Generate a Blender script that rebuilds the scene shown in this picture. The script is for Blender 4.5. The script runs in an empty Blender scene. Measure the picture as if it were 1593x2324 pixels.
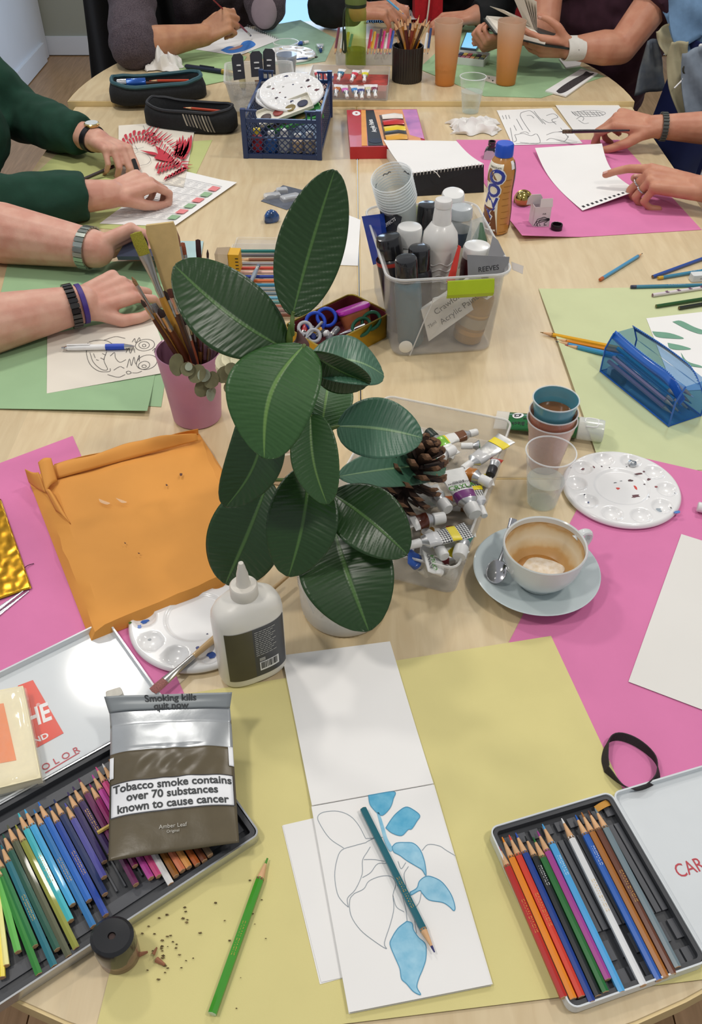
import bpy, math, random
from mathutils import Vector, Matrix, Quaternion, noise
random.seed(7)
SC = bpy.context.scene
COL = SC.collection
V = Vector
R = math.radians
# ---------------------------------------------------------------- camera
T = 0.73                  # height of the near table tops
EYE = 0.858               # eye height above the table tops
PITCH = R(42.2)
FPX = 2040.0              # focal length in pixels of the 1593 x 2324 frame
cam_data = bpy.data.cameras.new('camera')
cam_data.sensor_fit = 'VERTICAL'
cam_data.sensor_height = 36.0
cam_data.sensor_width = 36.0
cam_data.lens = FPX / 2324.0 * 36.0
cam_data.clip_start = 0.02
cam = bpy.data.objects.new('camera', cam_data)
cam.location = (0, 0, T + EYE)
cam.rotation_euler = (math.pi / 2 - PITCH, 0, 0)
COL.objects.link(cam)
SC.camera = cam
# ---------------------------------------------------------------- world, lamps, exposure
world = bpy.data.worlds.new('room_ambience')
SC.world = world
world.use_nodes = True
wbg = world.node_tree.nodes['Background']
wbg.inputs[0].default_value = (0.93, 0.96, 1.0, 1)
wbg.inputs[1].default_value = 0.36
def lamp(name, loc, power, size, col=(1, 0.945, 0.875), rot=(0, 0, 0), shape='DISK', size_y=None):
  l = bpy.data.lights.new(name, 'AREA')
  l.shape = shape
  l.size = size
  if size_y:
    l.size_y = size_y
  l.energy = power
  l.color = col
  o = bpy.data.objects.new(name, l)
  o.location = loc
  o.rotation_euler = rot
  COL.objects.link(o)
  return o
for lx, ly, pw in ((-0.92, 2.12, 15), (1.02, 2.12, 15), (-0.95, 0.35, 12.5), (1.0, 0.35, 12.5), (-0.95, 4.1, 9), (1.0, 4.1, 9)):
  lamp('ceiling_lamp', (lx, ly, 2.6), pw, 0.24)
lamp('window_daylight', (0.08, 5.78, 1.1), 34, 1.45, (0.70, 0.84, 1.0), (R(90), 0, R(180)), 'RECTANGLE', 2.0)
SC.view_settings.view_transform = 'Standard'
SC.view_settings.look = 'None'
SC.view_settings.exposure = 0.0
SC.view_settings.gamma = 1.0
SC.view_settings.use_curve_mapping = False
SC.cycles.use_denoising = True
SC.cycles.max_bounces = 10
SC.cycles.transparent_max_bounces = 24
SC.cycles.caustics_reflective = False
SC.cycles.caustics_refractive = False
SC.cycles.sample_clamp_indirect = 6.0
# ---------------------------------------------------------------- where a place in the photograph lies in the room
CP, SP_ = math.cos(PITCH), math.sin(PITCH)
def ray(px, py):
  x = (px - 796.5) / FPX
  u = (1162.0 - py) / FPX
  return V((x, CP + u * SP_, -SP_ + u * CP))
def P(px, py, h=0.0):
  """the point at height h above the near table tops"""
  d = ray(px, py)
  k = (h - EYE) / d.z
  return V((d.x * k, d.y * k, T + h))
def D(px, py, y):
  """the point at distance y in front of the camera"""
  d = ray(px, py)
  k = y / d.y
  return V((d.x * k, y, T + EYE + d.z * k))
def pxm(p):
  """pixels per metre at the point p"""
  q = V(p) - V((0, 0, T + EYE))
  return FPX / (q.y * CP - q.z * SP_)
def lin(c):
  return c / 12.92 if c <= 0.04045 else ((c + 0.055) / 1.055) ** 2.4
def rgb(c):
  if isinstance(c, str):
    c = c.lstrip('#')
    return tuple(lin(int(c[i:i + 2], 16) / 255) for i in (0, 2, 4))
  return tuple(lin(v / 255) for v in c)
# ---------------------------------------------------------------- materials
MATS = {}
def new_mat(name):
  m = bpy.data.materials.new(name)
  m.use_nodes = True
  nt = m.node_tree
  return m, nt, nt.nodes, nt.links, nt.nodes['Principled BSDF']
def mat(name, col=None, rough=0.5, metal=0.0, var=0.05, vs=30.0, bump=0.0, bs=200.0, coat=0.0, trans=0.0, ior=1.45, emit=None, est=1.0, sheen=0.0, spec=0.5, col2=None):
  """opaque (or glassy) surface with a little noise in its colour and, if asked, in its relief"""
  if name in MATS:
    return MATS[name]
  m, nt, N, L, b = new_mat(name)
  c = rgb(col)
  tc = N.new('ShaderNodeTexCoord')
  nz = N.new('ShaderNodeTexNoise')
  nz.inputs['Scale'].default_value = vs
  nz.inputs['Detail'].default_value = 3
  L.new(tc.outputs['Object'], nz.inputs['Vector'])
  mx = N.new('ShaderNodeMix')
  mx.data_type = 'RGBA'
  if col2 is not None:
    c2 = rgb(col2)
    a, z = c, c2
  else:
    a = tuple(max(0, v * (1 - var)) for v in c)
    z = tuple(min(1, v * (1 + var)) for v in c)
  mx.inputs[6].default_value = (*a, 1)
  mx.inputs[7].default_value = (*z, 1)
  rp = N.new('ShaderNodeMapRange')
  rp.inputs[1].default_value = 0.35
  rp.inputs[2].default_value = 0.65
  L.new(nz.outputs['Fac'], rp.inputs[0])
  L.new(rp.outputs[0], mx.inputs[0])
  L.new(mx.outputs[2], b.inputs['Base Color'])
  b.inputs['Roughness'].default_value = rough
  b.inputs['Metallic'].default_value = metal
  b.inputs['Coat Weight'].default_value = coat
  b.inputs['Transmission Weight'].default_value = trans
  b.inputs['IOR'].default_value = ior
  b.inputs['Specular IOR Level'].default_value = spec
  b.inputs['Sheen Weight'].default_value = sheen
  if emit is not None:
    b.inputs['Emission Color'].default_value = (*rgb(emit), 1)
    b.inputs['Emission Strength'].default_value = est
  if bump:
    n2 = N.new('ShaderNodeTexNoise')
    n2.inputs['Scale'].default_value = bs
    n2.inputs['Detail'].default_value = 4
    L.new(tc.outputs['Object'], n2.inputs['Vector'])
    bp = N.new('ShaderNodeBump')
    bp.inputs['Strength'].default_value = bump
    bp.inputs['Distance'].default_value = 0.002
    L.new(n2.outputs['Fac'], bp.inputs['Height'])
    L.new(bp.outputs[0], b.inputs['Normal'])
  MATS[name] = m
  return m
def clear(name, col=(235, 240, 240), opac=0.12, rough=0.08, edge=0.55, gloss=0.5, tint=None):
  """thin clear or cloudy plastic: see-through, more opaque where it is seen edge-on"""
  if name in MATS:
    return MATS[name]
  m, nt, N, L, b = new_mat(name)
  out = N['Material Output']
  tr = N.new('ShaderNodeBsdfTransparent')
  tr.inputs[0].default_value = (*(rgb(tint) if tint else (1, 1, 1)), 1)
  b.inputs['Base Color'].default_value = (*rgb(col), 1)
  b.inputs['Roughness'].default_value = rough
  b.inputs['Specular IOR Level'].default_value = gloss
  lw = N.new('ShaderNodeLayerWeight')
  lw.inputs['Blend'].default_value = 0.35
  mr = N.new('ShaderNodeMapRange')
  mr.inputs[1].default_value = 0.0
  mr.inputs[2].default_value = 1.0
  mr.inputs[3].default_value = opac
  mr.inputs[4].default_value = min(1, opac + edge)
  nz = N.new('ShaderNodeTexNoise')
  nz.inputs['Scale'].default_value = 25
  mm = N.new('ShaderNodeMath')
  mm.operation = 'MULTIPLY_ADD'
  mm.inputs[1].default_value = 0.06
  mm.inputs[2].default_value = -0.03
  ad = N.new('ShaderNodeMath')
  ad.operation = 'ADD'
  ad.use_clamp = True
  L.new(nz.outputs['Fac'], mm.inputs[0])
  L.new(lw.outputs['Facing'], mr.inputs[0])
  L.new(mr.outputs[0], ad.inputs[0])
  L.new(mm.outputs[0], ad.inputs[1])
  mix = N.new('ShaderNodeMixShader')
  L.new(ad.outputs[0], mix.inputs[0])
  L.new(tr.outputs[0], mix.inputs[1])
  L.new(b.outputs[0], mix.inputs[2])
  L.new(mix.outputs[0], out.inputs['Surface'])
  MATS[name] = m
  return m
# ---------------------------------------------------------------- mesh building
class MB:
  def __init__(self):
    self.v, self.f, self.m, self.uv = [], [], [], None
  def add(self, vs, fs, mi=0, M=None):
    o = len(self.v)
    if M is not None:
      vs = [M @ V(p) for p in vs]
    self.v += [V(p) for p in vs]
    for f in fs:
      self.f.append(tuple(i + o for i in f))
      self.m.append(mi)
    return self
  def box(self, c, s, mi=0, M=None):
    x, y, z = s[0] / 2, s[1] / 2, s[2] / 2
    vs = [V(c) + V((a * x, b * y, d * z)) for d in (-1, 1) for b in (-1, 1) for a in (-1, 1)]
    return self.add(vs, [(0, 2, 3, 1), (4, 5, 7, 6), (0, 1, 5, 4), (2, 6, 7, 3), (0, 4, 6, 2), (1, 3, 7, 5)], mi, M)
  def prism(self, pts, z0, z1, mi=0, M=None, taper=0.0):
    n = len(pts)
    cx = sum(p[0] for p in pts) / n
    cy = sum(p[1] for p in pts) / n
    a = [(p[0], p[1], z0) for p in pts]
    b = [(cx + (p[0] - cx) * (1 - taper), cy + (p[1] - cy) * (1 - taper), z1) for p in pts]
    fs = [tuple(reversed(range(n))), tuple(range(n, 2 * n))]
    fs += [(i, (i + 1) % n, n + (i + 1) % n, n + i) for i in range(n)]
    return self.add(a + b, fs, mi, M)
  def loft(self, rings, mi=0, cap=(True, True), closed=True, M=None):
    n = len(rings[0])
    vs = [p for r in rings for p in r]
    fs = []
    for k in range(len(rings) - 1):
      for i in range(n if closed else n - 1):
        j = (i + 1) % n
        fs.append((k * n + i, k * n + j, (k + 1) * n + j, (k + 1) * n + i))
    if cap[0]:
      fs.append(tuple(reversed(range(n))))
    if cap[1]:
      fs.append(tuple(range((len(rings) - 1) * n, len(rings) * n)))
    return self.add(vs, fs, mi, M)
  def lathe(self, prof, n=32, mi=0, M=None, cap=(True, True), ex=1.0, ey=1.0):
    rings = [[(r * ex * math.cos(2 * math.pi * i / n), r * ey * math.sin(2 * math.pi * i / n), z) for i in range(n)] for r, z in prof]
    return self.loft(rings, mi, cap, True, M)
  def tube(self, pts, rad, n=8, mi=0, M=None, cap=(True, True), closed=False, flat=None):
    pts = [V(p) for p in pts]
    k = len(pts)
    rr = rad if isinstance(rad, (list, tuple)) else [rad] * k
    up = None
    rings = []
    for i in range(k):
      if closed:
        t = pts[(i + 1) % k] - pts[i - 1]
      else:
        t = pts[min(i + 1, k - 1)] - pts[max(i - 1, 0)]
      t = t.normalized() if t.length > 1e-9 else V((0, 0, 1))
      if up is None:
        up = V((0, 0, 1)) if abs(t.z) < 0.9 else V((1, 0, 0))
      x = up.cross(t)
      if x.length < 1e-6:
        x = t.orthogonal()
      x.normalize()
      y = t.cross(x)
      up = y
      fx, fy = flat if flat else (1, 1)
      rings.append([pts[i] + (x * math.cos(2 * math.pi * j / n) * fx + y * math.sin(2 * math.pi * j / n) * fy) * rr[i] for j in range(n)])
    if closed:
      rings.append(rings[0])
      return self.loft(rings, mi, (False, False), True, M)
    return self.loft(rings, mi, cap, True, M)
  def ball(self, c, r, n=12, m=8, mi=0, M=None, s=(1, 1, 1)):
    prof = [(max(r * math.sin(math.pi * k / m), 1e-5), -r * math.cos(math.pi * k / m)) for k in range(m + 1)]
    rings = [[V(c) + V((q * s[0] * math.cos(2 * math.pi * i / n), q * s[1] * math.sin(2 * math.pi * i / n), z * s[2])) for i in range(n)] for q, z in prof]
    return self.loft(rings, mi, (True, True), True, M)
  def capsule(self, a, b, ra, rb, n=12):
    a, b = V(a), V(b)
    t = b - a
    ln = t.length
    if ln < 1e-6:
      return self.ball(a, ra, n, 8)
    t.normalize()
    x = t.orthogonal().normalized()
    y = t.cross(x)
    rings = []
    for k in range(4):
      q = math.pi / 2 * k / 4
      rings.append((a - t * ra * math.cos(q), max(ra * math.sin(q), 1e-4)))
    rings += [(a, ra), (b, rb)]
    for k in range(1, 5):
      q = math.pi / 2 * k / 4
      rings.append((b + t * rb * math.sin(q), max(rb * math.cos(q), 1e-4)))
    return self.loft([[c + (x * math.cos(2 * math.pi * i / n) + y * math.sin(2 * math.pi * i / n)) * r for i in range(n)] for c, r in rings])
  def sheet(self, fn, nu, nv, th=0.0004, mi=0, M=None):
    """fn(u, v) -> point; a thin closed sheet of thickness th"""
    top = [[V(fn(i / nu, j / nv)) for i in range(nu + 1)] for j in range(nv + 1)]
    nrm = []
    for j in range(nv + 1):
      row = []
      for i in range(nu + 1):
        a = top[j][min(i + 1, nu)] - top[j][max(i - 1, 0)]
        b = top[min(j + 1, nv)][i] - top[max(j - 1, 0)][i]
        c = a.cross(b)
        row.append(c.normalized() if c.length > 1e-12 else V((0, 0, 1)))
      nrm.append(row)
    w = nu + 1
    vs = [p for r in top for p in r] + [top[j][i] - nrm[j][i] * th for j in range(nv + 1) for i in range(nu + 1)]
    o = w * (nv + 1)
    fs = []
    for j in range(nv):
      for i in range(nu):
        a = j * w + i
        fs.append((a, a + 1, a + w + 1, a + w))
        fs.append((o + a, o + a + w, o + a + w + 1, o + a + 1))
    rim = [i for i in range(w)] + [j * w + nu for j in range(1, nv + 1)] + [nv * w + i for i in range(nu - 1, -1, -1)] + [j * w for j in range(nv - 1, 0, -1)]
    for k in range(len(rim)):
      a, b = rim[k], rim[(k + 1) % len(rim)]
      fs.append((b, a, o + a, o + b))
    self.uvs = [(i / nu, j / nv) for j in range(nv + 1) for i in range(nu + 1)] * 2
    return self.add(vs, fs, mi, M)
  def mesh(self, name, mats, sharp=38):
    me = bpy.data.meshes.new(name)
    me.from_pydata([tuple(p) for p in self.v], [], self.f)
    for mm in (mats if isinstance(mats, (list, tuple)) else [mats]):
      me.materials.append(mm)
    if any(self.m):
      me.polygons.foreach_set('material_index', self.m)
    me.polygons.foreach_set('use_smooth', [True] * len(self.f))
    if self.uv == 'sheet':
      uvl = me.uv_layers.new(name='UVMap')
      for lp in me.loops:
        uvl.data[lp.index].uv = self.uvs[lp.vertex_index]
    me.update()
    if sharp:
      me.set_sharp_from_angle(angle=R(sharp))
    return me
  def build(self, name, mats, parent=None, loc=None, rot=None, sharp=38):
    o = bpy.data.objects.new(name, self.mesh(name, mats, sharp))
    COL.objects.link(o)
    if parent is not None:
      o.parent = parent
    if loc is not None:
      o.location = loc
    if rot is not None:
      o.rotation_euler = rot
    return o
def tag(o, label=None, cat=None, group=None, kind=None):
  if label:
    o['label'] = label
  if cat:
    o['category'] = cat
  if group:
    o['group'] = group
  if kind:
    o['kind'] = kind
  return o
def thing(name, label, cat, loc=(0, 0, 0), rz=0.0, group=None, rot=None):
  o = bpy.data.objects.new(name, None)
  o.empty_display_size = 0.02
  COL.objects.link(o)
  o.location = loc
  o.rotation_euler = rot if rot is not None else (0, 0, rz)
  return tag(o, label, cat, group)
def children(o):
  return [c for c in COL.objects if c.parent is o]
def dup(root, label=None, group=None):
  r = root.copy()
  COL.objects.link(r)
  if label:
    r['label'] = label
  if group:
    r['group'] = group
  for ch in children(root):
    c = ch.copy()
    COL.objects.link(c)
    c.parent = r
    for g in children(ch):
      d = g.copy()
      COL.objects.link(d)
      d.parent = c
  return r
def frame(origin, x, up=(0, 0, 1)):
  """matrix with its x axis along x and z as near to up as can be"""
  x = V(x).normalized()
  z = V(up) - x * V(up).dot(x)
  z.normalize()
  y = z.cross(x)
  M = Matrix((x, y, z)).transposed().to_4x4()
  M.translation = V(origin)
  return M
def rrect(w, d, r, n=5):
  pts = []
  for cx, cy, a0 in ((w / 2 - r, d / 2 - r, 0), (-w / 2 + r, d / 2 - r, 90), (-w / 2 + r, -d / 2 + r, 180), (w / 2 - r, -d / 2 + r, 270)):
    for k in range(n + 1):
      a = R(a0 + 90 * k / n)
      pts.append((cx + r * math.cos(a), cy + r * math.sin(a)))
  return pts
def smooth_path(pts, k=6):
  """Catmull-Rom curve through pts"""
  pts = [V(p) for p in pts]
  q = [pts[0] * 2 - pts[1]] + pts + [pts[-1] * 2 - pts[-2]]
  out = []
  for i in range(1, len(q) - 2):
    for s in range(k):
      t = s / k
      a, b, c, d = q[i - 1], q[i], q[i + 1], q[i + 2]
      out.append(0.5 * ((2 * b) + (c - a) * t + (2 * a - 5 * b + 4 * c - d) * t * t + (3 * b - 3 * c + d - a) * t ** 3))
  out.append(pts[-1])
  return out
def text(s, size, m, parent=None, M=None, name='lettering', align='CENTER', bold=0.0, thick=0.00012, warp=None, space=1.0, shear=0.0, width=1.0):
  c = bpy.data.curves.new(name, 'FONT')
  c.body = s
  c.size = size
  c.align_x = align
  c.align_y = 'CENTER'
  c.extrude = thick
  c.offset = bold
  c.space_character = space
  c.shear = shear
  c.resolution_u = 3
  o = bpy.data.objects.new(name, c)
  COL.objects.link(o)
  dg = bpy.context.evaluated_depsgraph_get()
  me = bpy.data.meshes.new_from_object(o.evaluated_get(dg))
  COL.objects.unlink(o)
  bpy.data.objects.remove(o)
  bpy.data.curves.remove(c)
  me.materials.clear()
  me.materials.append(m)
  for vtx in me.vertices:
    p = vtx.co.copy()
    p.x *= width
    if warp:
      p = V(warp(p))
    if M is not None:
      p = M @ p
    vtx.co = p
  me.name = name
  ob = bpy.data.objects.new(name, me)
  COL.objects.link(ob)
  if parent is not None:
    ob.parent = parent
  return ob
def ribbon(mb, pts, w, up=(0, 0, 1), th=0.00025, mi=0):
  """a flat drawn line through pts lying in the plane with normal up"""
  pts = [V(p) for p in pts]
  up = V(up)
  ws = w if isinstance(w, (list, tuple)) else [w] * len(pts)
  rings = []
  for i, p in enumerate(pts):
    t = pts[min(i + 1, len(pts) - 1)] - pts[max(i - 1, 0)]
    s = up.cross(t)
    s = s.normalized() if s.length > 1e-9 else V((1, 0, 0))
    rings.append([p + s * ws[i] / 2, p - s * ws[i] / 2, p - s * ws[i] / 2 + up * th, p + s * ws[i] / 2 + up * th])
  mb.loft(rings, mi)
  return mb
def local(o, pts):
  """world points in the frame of the (unparented) object o"""
  o_m = Matrix.LocRotScale(o.location, o.rotation_euler, None).inverted()
  return [o_m @ V(p) for p in pts]
def blob(mb, name, mats, parent, voxel, it=5, fac=0.5, dec=None, sharp=0):
  """one continuous skin around the overlapping shapes in mb"""
  o = mb.build(name, mats, None, sharp=0)
  md = o.modifiers.new('r', 'REMESH')
  md.mode = 'VOXEL'
  md.voxel_size = voxel
  md.use_smooth_shade = True
  sm = o.modifiers.new('s', 'SMOOTH')
  sm.factor = fac
  sm.iterations = it
  if dec:
    dc = o.modifiers.new('d', 'DECIMATE')
    dc.ratio = dec
  dg = bpy.context.evaluated_depsgraph_get()
  me = bpy.data.meshes.new_from_object(o.evaluated_get(dg))
  o.modifiers.clear()
  old = o.data
  o.data = me
  bpy.data.meshes.remove(old)
  me.name = name
  me.materials.clear()
  for mm in (mats if isinstance(mats, (list, tuple)) else [mats]):
    me.materials.append(mm)
  me.polygons.foreach_set('use_smooth', [True] * len(me.polygons))
  if parent is not None:
    o.parent = parent
  return o
def wmat(o):
  m = Matrix.LocRotScale(o.location, o.rotation_euler, o.scale)
  if o.parent is not None:
    m = wmat(o.parent) @ o.matrix_parent_inverse @ m
  return m
def attach(o, parent):
  """parent o, built in room coordinates, without moving it"""
  o.parent = parent
  o.matrix_parent_inverse = wmat(parent).inverted()
  return o
def wpart(mb, name, mats, parent, sharp=38):
  return attach(mb.build(name, mats, None, sharp=sharp), parent)
def wtext(s, size, m, parent, M, **k):
  return attach(text(s, size, m, None, M, **k), parent)
# ================================================================ the room
def struct(mb, name, m, parent=None):
  o = mb.build(name, m, parent)
  if parent is None:
    o['kind'] = 'structure'
  return o
YB, XL = 5.84, -1.80
def wood_mat(name, c1, c2, sx, sy, rough=0.36, blocks=True, coat=0.1, boff=0.0):
  m, nt, N, L, b = new_mat(name)
  tc = N.new('ShaderNodeTexCoord')
  mp = N.new('ShaderNodeMapping')
  mp.inputs['Scale'].default_value = (sx, sy, 1)
  mp.inputs['Location'].default_value = (boff, boff * 0.7, 0)
  L.new(tc.outputs['Object'], mp.inputs[0])
  n1 = N.new('ShaderNodeTexNoise')
  n1.inputs['Scale'].default_value = 3.0
  n1.inputs['Detail'].default_value = 6
  n1.inputs['Distortion'].default_value = 0.6
  L.new(mp.outputs[0], n1.inputs['Vector'])
  mx = N.new('ShaderNodeMix')
  mx.data_type = 'RGBA'
  mx.inputs[6].default_value = (*rgb(c1), 1)
  mx.inputs[7].default_value = (*rgb(c2), 1)
  mr = N.new('ShaderNodeMapRange')
  mr.inputs[1].default_value = 0.3
  mr.inputs[2].default_value = 0.7
  L.new(n1.outputs['Fac'], mr.inputs[0])
  L.new(mr.outputs[0], mx.inputs[0])
  src = mx.outputs[2]
  if blocks:
    bk = N.new('ShaderNodeTexBrick')
    bk.inputs['Scale'].default_value = 1.0
    bk.inputs['Brick Width'].default_value = 0.55
    bk.inputs['Row Height'].default_value = 0.11
    bk.inputs['Mortar Size'].default_value = 0.0
    bk.inputs['Color1'].default_value = (0.90, 0.90, 0.89, 1)
    bk.inputs['Color2'].default_value = (1.0, 1.0, 1.0, 1)
    m2 = N.new('ShaderNodeMapping')
    m2.inputs['Rotation'].default_value = (0, 0, R(90))
    m2.inputs['Location'].default_value = (boff, 0.03, 0)
    L.new(tc.outputs['Object'], m2.inputs[0])
    L.new(m2.outputs[0], bk.inputs['Vector'])
    ml = N.new('ShaderNodeMix')
    ml.data_type = 'RGBA'
    ml.blend_type = 'MULTIPLY'
    ml.inputs[0].default_value = 1.0
    L.new(src, ml.inputs[6])
    L.new(bk.outputs['Color'], ml.inputs[7])
    src = ml.outputs[2]
  L.new(src, b.inputs['Base Color'])
  b.inputs['Roughness'].default_value = rough
  b.inputs['Coat Weight'].default_value = coat
  b.inputs['Coat Roughness'].default_value = 0.2
  bp = N.new('ShaderNodeBump')
  bp.inputs['Strength'].default_value = 0.05
  bp.inputs['Distance'].default_value = 0.001
  L.new(n1.outputs['Fac'], bp.inputs['Height'])
  L.new(bp.outputs[0], b.inputs['Normal'])
  MATS[name] = m
  return m
m_wall = mat('wall_paint_backlit', '#989c92', 0.8, var=0.02, vs=3)  # grey-green darkened: shade of the backlit wall is put into its colour
m_wall2 = mat('wall_paint_white', '#cfd6e0', 0.75, var=0.02, vs=3)
m_floor = wood_mat('floor_wood', '#8d6d49', '#a98560', 30, 2, 0.35, False)
m_plank = [wood_mat('plank_wood_%d' % i, a, c, 30, 2.5, 0.32, False) for i, (a, c) in enumerate((('#8d6d49', '#a98560'), ('#9b7a55', '#b08c66'), ('#80623f', '#9a7750')))]
fl = struct(MB().box((0, 2.2, -0.03), (4.6, 7.6, 0.05)), 'floor', m_floor)
i = 0
for r in range(10):
  for q in range(2):
    for sx in (-1, 1):
      x = sx * (0.15 + 0.125 * r)
      y0 = -0.55 + q * 1.2 - (r % 3) * 0.33
      MB().box((x + sx * 0.06, y0 + 0.6, -0.0005), (0.1225, 1.196, 0.009)).build('plank', m_plank[i % 3], fl)
      i += 1
struct(MB().box((0, YB + 0.05, 1.35), (4.6, 0.1, 2.7)), 'wall_back', m_wall)
struct(MB().box((XL - 0.05, 2.2, 1.35), (0.1, 7.2, 2.7)), 'wall_left', m_wall2)
struct(MB().box((0, YB - 0.008, 0.05), (4.4, 0.016, 0.1)), 'baseboard_back', m_wall2)
struct(MB().box((XL + 0.008, 2.2, 0.05), (0.016, 7.0, 0.1)), 'baseboard_left', m_wall2)
# a glazed door full of daylight in the back wall
wn = tag(bpy.data.objects.new('window_1', None), kind='structure')
COL.objects.link(wn)
wn.location = (0.08, YB - 0.02, 0)
m_frame = mat('white_window_frame', '#e4e6e8', 0.4)
m_day = mat('daylight_glass', '#9fc8ee', 0.1, emit='#8fc4f7', est=1.15, var=0.0)
for x in (-0.75, -0.02, 0.71):
  MB().box((x, 0, 1.06), (0.05, 0.05, 2.12)).build('window_frame', m_frame, wn)
for z in (0.06, 2.14):
  MB().box((-0.02, 0, z), (1.51, 0.05, 0.1)).build('window_frame', m_frame, wn)
for x in (-0.385, 0.345):
  MB().box((x, 0.012, 1.1), (0.68, 0.01, 1.98)).build('pane', m_day, wn)
# ---------------------------------------------------------------- tables
FT = 0.014                       # the far table stands a little higher
TH_ = 0.025
m_top = wood_mat('beech_laminate', '#cfb992', '#dcc9a4', 22, 3.2, 0.36)
m_top2 = wood_mat('beech_laminate_b', '#ccb58e', '#d9c6a0', 22, 3.2, 0.36, boff=3.3)
m_edge = mat('beech_edge_band', '#dcc591', 0.4, var=0.03, vs=12)
m_chrome = mat('chrome', '#d8d8da', 0.12, 1.0, var=0.01)
m_dark = mat('underside_board', '#b39a70', 0.6)
def half_disc(cy, rx, ry, sgn, n=48):
  pts = [(rx * math.cos(math.pi * k / n), cy + sgn * ry * math.sin(math.pi * k / n)) for k in range(n + 1)]
  return pts if sgn > 0 else list(reversed(pts))
def table(name, label, outline, top, legs, m):
  cx = sum(p[0] for p in outline) / len(outline)
  cy = sum(p[1] for p in outline) / len(outline)
  t = thing(name, label, 'table', (cx, cy, 0))
  loc = [(x - cx, y - cy) for x, y in outline]
  n = len(loc)
  mb = MB()
  e = 0.002
  k = [(x * (1 - e / max(abs(x), 0.1)), y * (1 - e / max(abs(y), 0.1))) for x, y in loc]
  mb.loft([[(x, y, top - TH_) for x, y in k], [(x, y, top - 0.0012) for x, y in k], [(x * 0.9985, y * 0.9985, top) for x, y in k]])
  mb.build('tabletop', m, t)
  eb = MB()
  eb.loft([[(x, y, top - TH_) for x, y in loc], [(x, y, top - 0.0016) for x, y in loc], [(x, y, top - 0.0016) for x, y in k], [(x, y, top - TH_) for x, y in k], [(x, y, top - TH_) for x, y in loc]], cap=(False, False))
  eb.build('edge_band', m_edge, t)
  for lx, ly in legs:
    lg = MB().lathe([(0.022, 0.012), (0.022, top - TH_)], 20)
    o = lg.build('leg', m_chrome, t, (lx - cx, ly - cy, 0))
    MB().lathe([(0.026, 0), (0.026, 0.012), (0.02, 0.016)], 20).build('foot', mat('black_rubber', '#16161a', 0.6), o)
  return t
SY0, SY1, SXm = 1.02, 2.655, 0.016
table('near_table', 'pale beech half-round table at the near end, under the open sketchbook and pencil tins', half_disc(SY0, 0.78, 0.78, -1), T, ((-0.5, 0.9), (0.5, 0.9), (0.27, 0.52), (-0.35, 0.52)), m_top)
g = 0.0012
table('left_table', 'pale beech rectangular table in the middle, under the blue crate and pink brush pot', [(-0.78, SY0 + g), (SXm - g, SY0 + g), (SXm - g, SY1 - g), (-0.78, SY1 - g)], T, ((-0.7, 1.1), (-0.06, 1.1), (-0.7, 2.55), (-0.06, 2.55)), m_top2)
table('right_table', 'pale beech rectangular table in the middle, under the milkshake bottle and blue pencil case', [(SXm + g, SY0 + g), (0.795, SY0 + g), (0.795, SY1 - g), (SXm + g, SY1 - g)], T, ((0.71, 1.1), (0.09, 1.1), (0.71, 2.55), (0.09, 2.55)), m_top)
table('far_table', 'pale beech half-round table at the far end, under the green water bottle', half_disc(SY1 + g, 0.80, 0.86, 1), T + FT, ((-0.5, 2.8), (0.5, 2.8), (0.3, 3.25), (-0.3, 3.25)), m_top2)
# ================================================================ papers lying on the tables
m_white = mat('white_paper', '#e8e7e5', 0.75, var=0.012, vs=9)
m_cart = mat('cartridge_paper', '#dddbd6', 0.8, var=0.012, vs=9)
m_cream = mat('cream_paper', '#dfd8cb', 0.8, var=0.015, vs=9)
m_yel = mat('yellow_sugar_paper', '#d3c98a', 0.85, var=0.02, vs=14, bump=0.08, bs=900)
m_pink = mat('pink_sugar_paper', '#d479a8', 0.85, var=0.025, vs=14, bump=0.08, bs=900)
m_green = mat('green_sugar_paper', '#96b78d', 0.85, var=0.025, vs=14, bump=0.08, bs=900)
m_lime = mat('lime_sugar_paper', '#b6bd7d', 0.85, var=0.025, vs=14, bump=0.08, bs=900)
m_pale = mat('pale_green_sugar_paper', '#c5cc9f', 0.85, var=0.02, vs=14, bump=0.08, bs=900)
m_ink = mat('pencil_line', '#5d6066', 0.8)
m_blk = mat('black_ink', '#26262b', 0.7)
def corners(*px, h=0.0):
  return [P(x, y, h) for x, y in px]
def paper(name, label, cat, c, h, m, curl=None, n=8, th=0.0003, group=None):
  """a sheet with the corners c (clockwise or not), lying h above the table; curl(u, v) lifts it"""
  c = [V((p[0], p[1], 0)) for p in c]
  if (c[1] - c[0]).cross(c[3] - c[0]).z < 0:
    c = [c[0], c[3], c[2], c[1]]
    flip = True
  else:
    flip = False
  o = (c[0] + c[2]) / 2
  sd = (h * 7919) % 1
  def fn(u, v):
    p = c[0] * (1 - u) * (1 - v) + c[1] * u * (1 - v) + c[2] * u * v + c[3] * (1 - u) * v - o
    k = (curl(v, u) if flip else curl(u, v)) if curl else 0.0
    w = 0.00012 * (noise.noise(V((p.x * 9 + sd * 50, p.y * 9, sd))) + 1) * (1 if n > 2 else 0)
    return (p.x, p.y, k + w + th)
  mb = MB()
  mb.sheet(fn, n, n, th)
  ob = mb.build(name, m, None, (o.x, o.y, T + h))
  tag(ob, label, cat, group)
  return ob
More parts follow.
